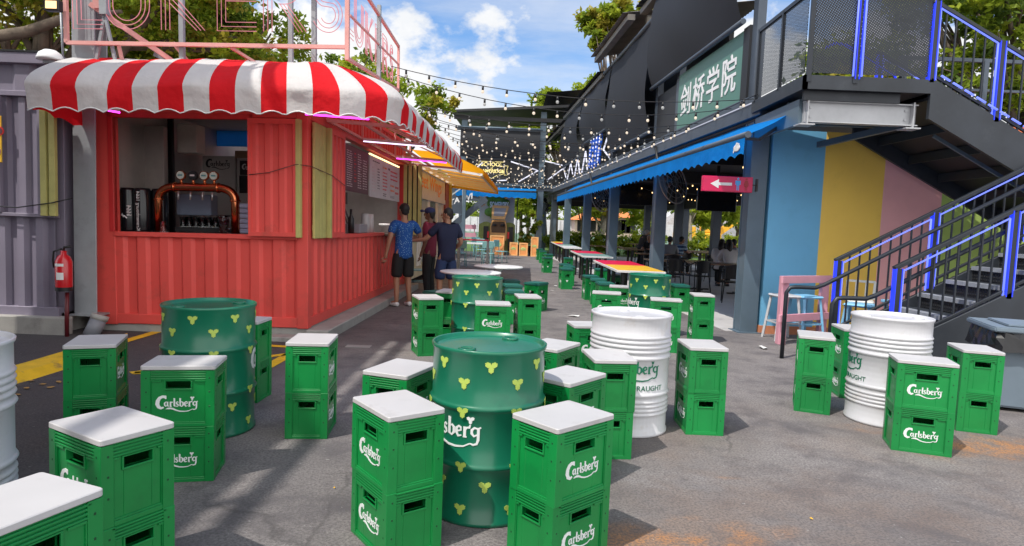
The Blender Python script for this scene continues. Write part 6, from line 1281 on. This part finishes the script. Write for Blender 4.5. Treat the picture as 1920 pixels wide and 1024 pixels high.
b = MB(); b.box(a.x, 60.5, e.z-.2, e.x, 62, e.z); b.obj('roof', WHITE, sh_); b = MB(); b.box(a.x+.8, 60.6, 0, a.x+1, 60.8, e.z-.2); b.box(e.x-1, 60.6, 0, e.x-.8, 60.8, e.z-.2); b.obj('post', WHITE, sh_); b = MB(); b.box(a.x+1.2, 61.5, .0, e.x-.4, 61.6, e.z-.6); b.obj('back', SLATE, sh_)
ex = thing('excavator', 'yellow excavator with raised arm on the site beyond the hall', 'excavator', TM(yp(1335, 430, 56).x, 56, 0)); EXY = mat('machine_yellow', (.80, .42, .02), .5)
b = MB(); b.box(-3.2, -.9, .9, .6, .9, 1.5); b.box(-3.0, -.8, 1.5, -1.6, .8, 2.0); b.obj('body', EXY, ex, bevel=.08); b = MB(); b.box(-.9, -.8, 1.5, .5, .8, 2.9); o = b.obj('cab', EXY, ex, bevel=.08); b = MB(); b.box(-.7, -.82, 1.9, .3, -.803, 2.7); b.obj('window', KEG, o)
b = MB(); b.bar((.4, 0, 1.4), (3.0, 0, 3.4), .45, .5); b.bar((2.8, 0, 3.4), (6.6, 0, 3.0), .35, .45); b.bar((6.5, 0, 3.1), (5.0, 0, 1.0), .3, .35); b.obj('arm', EXY, ex); b = MB(); b.box(6.6, -.4, 2.8, 9.5, .4, 3.1); b.obj('bucket', mat('machine_red', (.6, .06, .03), .5), ex)
b = MB(); b.box(-3.3, -1.1, 0, .9, -.6, .8); b.box(-3.3, .6, 0, .9, 1.1, .8); b.obj('track', BLACK, ex, bevel=.15)
for k, (px, Y, hgt, w_) in enumerate(((1325, 75, 5.0, 7), (1400, 78, 5.6, 9))):
    c = yp(px, 430, Y); b = MB(); b.add([(c.x-w_, Y, 0), (c.x+w_, Y, 0), (c.x+w_, Y+10, 0), (c.x-w_, Y+10, 0), (c.x-w_*.2, Y+4, hgt), (c.x+w_*.3, Y+5, hgt*.9)], [(0, 1, 5, 4), (1, 2, 5), (2, 3, 4, 5), (3, 0, 4)]); struct('mound', b, mat('gravel_mound', (.35, .33, .32), .9, var=.25))
b = MB(); rg = random.Random(8); leafobj_ = leafobj('treeline', [(-45+i*3.1, 92+rg.uniform(-3, 3), rg.uniform(3.0, 6.5), 3.4, 3.6) for i in range(40)], 16000, .42, 77, [LV[2], LV[0], LV[0]]); tag(leafobj_, 'far off wood beyond the site', 'trees', None, 'stuff')
# ---------------------------------------------------------------- festoon lights across the yard
BULB = mat('bulb_warm', (1, .84, .66), emit=.62); WIRE = BLACK; BULB2 = mat('bulb_dim', (.80, .80, .78), emit=.25)
ordn = ['nearest', 'second', 'third', 'fourth', 'fifth', 'sixth', 'seventh', 'eighth', 'ninth', 'tenth', 'eleventh', 'twelfth', 'thirteenth', 'fourteenth', 'fifteenth', 'sixteenth', 'seventeenth', 'eighteenth', 'nineteenth', 'twentieth', 'twenty first', 'twenty second']
def festoon(label, p, q, sag, step, r_=.023, sock=True, group='festoon lights across the yard', seed=0):
    p, q = Vector(p), Vector(q); t = thing('string_light', label, 'string light', None, group); L_ = (q-p).length; n = max(6, int(L_/.35)); rnd = random.Random(seed)
    P_ = lambda f: p+(q-p)*f-Vector((0, 0, sag*4*f*(1-f)))
    b = MB(); b.tube([P_(k/n) for k in range(n+1)], .007 if sock else .005, 4); b.obj('wire', WIRE, t)
    k = int(L_/step)
    for i in range(k):
        c = P_((i+.5+rnd.uniform(-.12, .12))/k)
        if sock: b = MB(); b.tube([c-Vector((0, 0, .005)), c-Vector((0, 0, .06))], .017, 6); s_ = b.obj('socket', BLACK, t)
        b = MB(); d = .06+r_ if sock else r_
        b.ell((c.x, c.y, c.z-d), r_, r_, r_*1.1, 8, 6); b.obj('bulb', BULB if rnd.random() < .7 else BULB2, t)
RP = lambda v_, z, u_=-.1: FR @ Vector((u_, v_, z))
Ls = [((-1.9, 9.6, 3.72), 0.0, 3.42, .22), ((-1.85, 9.9, 3.66), .9, 3.44, .30), ((-1.8, 11.4, 3.5), 2.4, 3.44, .22), ((-1.8, 12.0, 3.55), 3.3, 3.44, .25), ((-1.7, 13.4, 3.45), 4.6, 3.44, .25), ((-1.7, 14.4, 3.5), 5.9, 3.44, .28), ((-1.65, 15.8, 3.5), 7.2, 3.44, .28), ((-1.6, 17.2, 3.5), 8.6, 3.44, .28), ((-1.6, 18.6, 3.5), 10, 3.44, .3), ((-1.5, 20, 3.5), 11.6, 3.44, .3), ((-1.5, 21.6, 3.6), 13.2, 3.44, .3), ((-1.5, 23.4, 3.6), 15, 3.44, .3), ((-1.6, 25.2, 3.7), 16.8, 3.44, .3), ((-2, 27, 3.8), 18.6, 3.44, .3), ((-2.4, 28.6, 3.9), 20.2, 3.44, .3), ((-2.6, 30, 4.0), 21.6, 3.5, .3)]
Ls += [((-1.78, 12.7, 3.52), 4.0, 3.44, .32), ((-1.7, 13.9, 3.6), 5.2, 3.44, .2), ((-1.66, 15.1, 3.5), 6.5, 3.44, .36), ((-1.6, 16.5, 3.6), 7.9, 3.44, .2), ((-1.6, 17.9, 3.55), 9.3, 3.44, .36), ((-1.5, 20.8, 3.65), 12.4, 3.44, .22)]
Ls.sort(key=lambda l: l[0][1])
for i, (p, v_, z, sg_) in enumerate(Ls): festoon(ordn[i]+' string of round warm bulbs from the camera across the yard', p, RP(v_, z), sg_, .36, seed=i)
festoon('string of warm bulbs running along the gutter of the right hall', RP(-.3, 3.42, -.24), RP(20, 3.42, -.24), .03, 1.1, .022, seed=40)
for i in range(4): festoon(['lowest', 'second lowest', 'second highest', 'highest'][i]+' row of tiny lights on the front of the far block', (-2.7, 31.1-.05*i, 3.42+.2*i), (2.6, 31.1-.05*i, 3.45+.22*i), .14, .34, .024, False, 'rows of tiny lights on the far block', 50+i)
# ---------------------------------------------------------------- people
SKIN1 = mat('skin_tan', (.36, .18, .11), .55, var=.06, scale=8); SKIN2 = mat('skin_brown', (.16, .075, .045), .55, var=.06, scale=8); HAIR = mat('hair_black', (.012, .010, .010), .6, var=.3, scale=20); HAIRG = mat('hair_grey', (.30, .29, .28), .7)
def skinmesh(name, verts, edges, rad, root=0, sub=1):
    me = bpy.data.meshes.new(name); me.from_pydata(verts, edges, []); o = bpy.data.objects.new(name, me); col.objects.link(o)
    md = o.modifiers.new('skin', 'SKIN'); md.use_smooth_shade = True
    for i, v in enumerate(me.skin_vertices[0].data): v.radius = rad[i] if isinstance(rad[i], tuple) else (rad[i], rad[i]); v.use_root = (i == root)
    s_ = o.modifiers.new('sub', 'SUBSURF'); s_.levels = s_.render_levels = sub
    dg = bpy.context.evaluated_depsgraph_get(); ev = o.evaluated_get(dg); m2 = ev.to_mesh(); b = MB(); b.smooth = True
    b.add([tuple(v.co) for v in m2.vertices], [tuple(p.vertices) for p in m2.polygons]); ev.to_mesh_clear(); bpy.data.objects.remove(o); bpy.data.meshes.remove(me); return b
def person(label, M, J, skin, shirt, bottom, hair, shoe, long_sleeve=False, long_leg=True, hairlen=0, cap=None, group=None):
    """J: joints in metres, person looks along +y; body = one skinned surface, clothes follow it"""
    t = thing('person', label, 'person', M, group); V = lambda k: Vector(J[k])
    pel, che, nk, hd = V('pelvis'), V('chest'), V('neck'), V('head'); look = (V('look') if 'look' in J else Vector((0, 1, 0))).normalized()
    vs = [pel, (pel+che)/2, che, nk, hd-(hd-nk)*.45, hd]; rd = [(.13, .10), (.125, .095), (.15, .10), .058, .055, .088]; ed = [(0, 1), (1, 2), (2, 3), (3, 4), (4, 5)]; nm = {}
    def chain(a, ks, rs):
        p = a
        for k, r_ in zip(ks, rs): vs.append(V(k)); rd.append(r_); ed.append((p, len(vs)-1)); p = len(vs)-1; nm[k] = p
    for s_ in 'lr': chain(2, ['sho'+s_, 'elb'+s_, 'wri'+s_, 'pal'+s_], [.062, .044, .030, .034]); chain(0, ['hip'+s_, 'kne'+s_, 'ank'+s_, 'toe'+s_], [.092, .060, .040, .036])
    b = skinmesh('body', [tuple(v) for v in vs], ed, rd)
    # head: skull, jaw, nose, ears, eyes; five fingers a hand
    side = Vector((look.y, -look.x, 0)).normalized(); hc_ = hd+Vector((0, 0, .035))
    b.ell(hc_, .078, .092, .108, 14, 10); b.ell(hc_+look*.03-Vector((0, 0, .065)), .055, .06, .05, 10, 7); b.ell(hc_+look*.098-Vector((0, 0, .015)), .014, .018, .024, 7, 5)
    for s_ in (-1, 1): b.ell(hc_+side*s_*.08-look*.005-Vector((0, 0, .01)), .012, .02, .03, 7, 5)
    for s_, sg_ in (('l', -1), ('r', 1)):
        p = V('pal'+s_); d = (p-V('wri'+s_)).normalized(); ac = d.cross(look if abs(d.dot(look)) < .8 else Vector((0, 0, 1))).normalized(); cu = ac.cross(d).normalized()
        for k, (o_, l_) in enumerate(((-.026, .062), (-.009, .075), (.009, .072), (.026, .056))): a = p+ac*o_+d*.025; b.tube([a, a+d*l_*.5+cu*.006, a+d*l_*.85+cu*.025], [.0095, .0085, .006], 6)
        a = p-ac*.03-d*.015; b.tube([a, a-ac*.025+d*.025, a-ac*.03+d*.055+cu*.01], [.011, .010, .007], 6)
    b.obj('body', skin, t)
    b = MB(); [b.ell(hc_+look*.088+side*s_*.03+Vector((0, 0, .008)), .008, .006, .006, 6, 4) for s_ in (-1, 1)]; b.obj('eye', BLACK, t)
    b = MB(); b.ell(hc_+look*.088-Vector((0, 0, .06)), .022, .01, .006, 8, 4); b.obj('mouth', mat('lip', (.28, .09, .07), .5), t)
    # shirt
    dn = .16 if pel.z > .7 else .06
    sv = [pel-Vector((0, 0, dn)), (pel+che)/2, che, nk-Vector((0, 0, .02)), pel-Vector((0, 0, dn*.4))]; sr = [(.19, .145), (.172, .132), (.185, .128), .075, (.182, .14)]; se = [(0, 4), (4, 1), (1, 2), (2, 3)]
    for s_ in 'lr':
        S, E_, W_ = V('sho'+s_), V('elb'+s_), V('wri'+s_); p = 2
        for q, r_ in ((S, .082), (S+(E_-S)*.75, .074))+(((E_, .058), (W_, .042)) if long_sleeve else ()): sv.append(q); sr.append(r_); se.append((p, len(sv)-1)); p = len(sv)-1
    skinmesh('shirt', [tuple(v) for v in sv], se, sr).obj('shirt', shirt, t)
    bv = [pel+Vector((0, 0, .0)), pel+Vector((0, 0, .10))]; br = [(.165, .125), (.15, .115)]; be = [(0, 1)]
    for s_ in 'lr':
        H, K_, A_ = V('hip'+s_), V('kne'+s_), V('ank'+s_); p = 0
        for q, r_ in ((H, .115),)+(((K_, .078), (A_, .062)) if long_leg else ((H+(K_-H)*.55, .108), (H+(K_-H)*.85, .106), (H+(K_-H)*1.0, .104))): bv.append(q); br.append(r_); be.append((p, len(bv)-1)); p = len(bv)-1
    skinmesh('trousers', [tuple(v) for v in bv], be, br).obj('trousers' if long_leg else 'shorts', bottom, t)
    for s_ in 'lr':
        A_, T_ = V('ank'+s_), V('toe'+s_); d = (T_-A_); d.z = 0; d.normalize(); b = skinmesh('shoe', [tuple(A_-d*.05-Vector((0, 0, .045))), tuple(A_+d*.04-Vector((0, 0, .035))), tuple(A_+d*.13-Vector((0, 0, .052))), tuple(A_+d*.19-Vector((0, 0, .058)))], [(0, 1), (1, 2), (2, 3)], [.042, .046, .042, .03]); b.obj('shoe', shoe, t)
    # hair
    b = MB(); b.ell(hc_+Vector((0, 0, .022))-look*.016, .086, .096, .098, 14, 10); b.ell(hc_-look*.045-Vector((0, 0, .025)), .072, .055, .07, 10, 7)
    if hairlen: b.tube([hc_-look*.05, hc_-look*.09-Vector((0, 0, .15)), hc_-look*.11-Vector((0, 0, hairlen))], [.075, .085, .05], 10); [b.tube([hc_+side*s_*.07, hc_+side*s_*.08-look*.03-Vector((0, 0, .16))], [.035, .03], 7) for s_ in (-1, 1)]
    b.obj('hair', hair, t)
    if cap:
        b = MB(); b.ell(hc_+Vector((0, 0, .055))-look*.005, .096, .105, .078, 14, 10); c_ = hc_+look*.13+Vector((0, 0, .055)); b.tube([c_-side*.05, c_+look*.035, c_+side*.05], [.02, .028, .02], 7); b.ell(c_-look*.02, .07, .07, .012, 12, 5); b.obj('cap', cap, t)
    return t
def stand(h=1.72, **k):
    s_ = h/1.72; J = dict(pelvis=(0, 0, .95), chest=(0, 0, 1.27), neck=(0, .0, 1.47), head=(0, .02, 1.60), shol=(-.185, 0, 1.42), shor=(.185, 0, 1.42), elbl=(-.25, -.02, 1.13), elbr=(.25, -.02, 1.13), wril=(-.25, .06, .89), wrir=(.25, .06, .89), pall=(-.25, .08, .81), palr=(.25, .08, .81),
        hipl=(-.095, 0, .90), hipr=(.095, 0, .90), knel=(-.11, .02, .49), kner=(.11, .02, .49), ankl=(-.12, -.03, .085), ankr=(.12, -.03, .085), toel=(-.14, .12, .04), toer=(.14, .12, .04)); J.update(k)
    return {a: (b_ if a == 'look' else tuple(x*s_ for x in b_)) for a, b_ in J.items()}
def sit(lean=.08, **k):
    J = dict(pelvis=(0, 0, .53), chest=(0, lean, .84), neck=(0, lean*1.5, 1.04), head=(0, lean*1.9+.02, 1.17), shol=(-.18, lean*1.3, .99), shor=(.18, lean*1.3, .99), elbl=(-.24, .16+lean, .78), elbr=(.24, .16+lean, .78), wril=(-.14, .38+lean, .80), wrir=(.14, .38+lean, .80), pall=(-.1, .45+lean, .80), palr=(.1, .45+lean, .80),
        hipl=(-.1, .02, .52), hipr=(.1, .02, .52), knel=(-.13, .42, .52), kner=(.13, .42, .52), ankl=(-.13, .40, .09), ankr=(.13, .40, .09), toel=(-.14, .54, .04), toer=(.14, .54, .04)); J.update(k); return J
SH_W = mat('shoe_white', (.75, .75, .76), .5); SH_B = mat('shoe_black', (.02, .02, .02), .5)
SPK = bpy.data.materials.new('blue_speckled_cloth'); SPK.use_nodes = True; t = SPK.node_tree; p_ = t.nodes['Principled BSDF']; p_.inputs['Roughness'].default_value = .85
tx = nn(t, 'ShaderNodeTexCoord'); vo = nn(t, 'ShaderNodeTexVoronoi', i_Scale=42.); t.links.new(tx.outputs['Object'], vo.inputs['Vector']); lt = nn(t, 'ShaderNodeMath', operation='LESS_THAN'); lt.inputs[1].default_value = .22; t.links.new(vo.outputs['Distance'], lt.inputs[0])
m1 = nn(t, 'ShaderNodeMix', data_type='RGBA'); t.links.new(lt.outputs[0], m1.inputs[0]); m1.inputs[6].default_value = (.008, .075, .30, 1); m1.inputs[7].default_value = (.30, .50, .62, 1); t.links.new(m1.outputs[2], p_.inputs['Base Color'])
NAVY = mat('navy_cloth', (.010, .014, .045), .85, bump=.2, bscale=20); NAVS = mat('navy_shorts', (.018, .035, .10), .85); BLK = mat('black_cloth', (.010, .010, .011), .85, bump=.2, bscale=20); MAR = mat('maroon_cloth', (.16, .012, .035), .85); WHT = mat('white_cloth', (.55, .53, .54), .85, bump=.2, bscale=20); GRYC = mat('grey_cloth', (.22, .23, .25), .85)
STRP = bpy.data.materials.new('striped_cloth'); STRP.use_nodes = True; t = STRP.node_tree; p_ = t.nodes['Principled BSDF']; tx = nn(t, 'ShaderNodeTexCoord'); wv = nn(t, 'ShaderNodeTexWave', bands_direction='Z', i_Scale=2.6); t.links.new(tx.outputs['Object'], wv.inputs['Vector']); m1 = nn(t, 'ShaderNodeMix', data_type='RGBA'); lt = nn(t, 'ShaderNodeMath', operation='GREATER_THAN'); lt.inputs[1].default_value = .62; t.links.new(wv.outputs['Fac'], lt.inputs[0]); t.links.new(lt.outputs[0], m1.inputs[0]); m1.inputs[6].default_value = (.02, .06, .14, 1); m1.inputs[7].default_value = (.30, .42, .55, 1); t.links.new(m1.outputs[2], p_.inputs['Base Color'])
# three customers at the side counter; the camera sees their backs
person('man in a blue speckled shirt, black shorts and white shoes at the red bar', TM(-1.86, 10.85, 0, R(38)), stand(1.73, look=(-.05, 1, 0), elbl=(-.29, -.06, 1.15), wril=(-.33, -.02, .90), pall=(-.34, .0, .81), elbr=(.33, .0, 1.17), wrir=(.20, .25, 1.12), palr=(.14, .31, 1.11)), SKIN1, SPK, BLK, HAIR, SH_W, long_leg=False, group='customers at the red bar')
person('man in a maroon top and dark blue cap between the other two', TM(-1.58, 12.1, 0, R(75)), stand(1.69, look=(-.1, 1, 0), elbr=(.24, .1, 1.18), wrir=(.15, .32, 1.15), palr=(.1, .39, 1.14)), SKIN2, MAR, BLK, HAIR, SH_B, cap=mat('cap_navy', (.02, .03, .10), .8), group='customers at the red bar')
person('man in a navy T-shirt and navy shorts reaching toward the bar', TM(-1.13, 10.9, 0, R(30)), stand(1.68, look=(-.75, .66, 0), elbl=(-.36, .10, 1.19), wril=(-.50, .28, 1.16), pall=(-.56, .34, 1.15), elbr=(.27, -.02, 1.15), wrir=(.22, .18, 1.02), palr=(.18, .25, 1.0)), SKIN1, NAVY, NAVS, HAIR, SH_B, long_leg=False, group='customers at the red bar')
PG = 'people sitting in the hall'
for lb, px, py, Y, rz, args, kw in (('woman in a pale top leaning sideways in the hall', 1352, 440, 17.6, -30, (SKIN1, WHT, BLK, HAIR, SH_B), dict(long_sleeve=True, hairlen=.26)), ('woman in a white top with long black hair seen from behind', 1374, 440, 17.2, 5, (SKIN1, WHT, BLK, HAIR, SH_B), dict(long_sleeve=True, hairlen=.42)),
    ('man in a light blue shirt beside the long haired woman', 1390, 438, 19, 70, (SKIN1, mat('pale_blue_cloth', (.45, .52, .60), .85), BLK, HAIR, SH_B), dict()), ('man in a blue striped shirt under the large fan', 1271, 438, 21.5, -60, (SKIN1, STRP, BLK, HAIR, SH_B), dict()),
    ('person in a grey top half behind the second slate column', 1256, 440, 20.5, -20, (SKIN1, GRYC, BLK, HAIR, SH_B), dict(long_sleeve=True)), ('grey haired person in black beside the second column', 1221, 440, 23.5, 150, (SKIN1, BLK, BLK, HAIRG, SH_B), dict())):
    p = yp(px, py, Y); person(lb, TM(p.x, Y, 0, R(rz)), sit(.1, **({'look': (.2, 1, 0)})), *args, group=PG, **kw)
p = yp(1203, 440, 24.5)
person('man in a dark brown shirt standing bent over a table in the hall', TM(p.x, 24.5, 0, R(-70)), stand(1.6, chest=(0, .12, 1.2), neck=(0, .2, 1.36), head=(0, .26, 1.46), shol=(-.185, .16, 1.33), shor=(.185, .16, 1.33), elbl=(-.22, .3, 1.08), elbr=(.22, .3, 1.08), wril=(-.16, .42, .86), wrir=(.16, .42, .86), pall=(-.14, .46, .80), palr=(.14, .46, .80)), SKIN1, mat('brown_cloth', (.035, .028, .024), .85), BLK, HAIRG, SH_B)
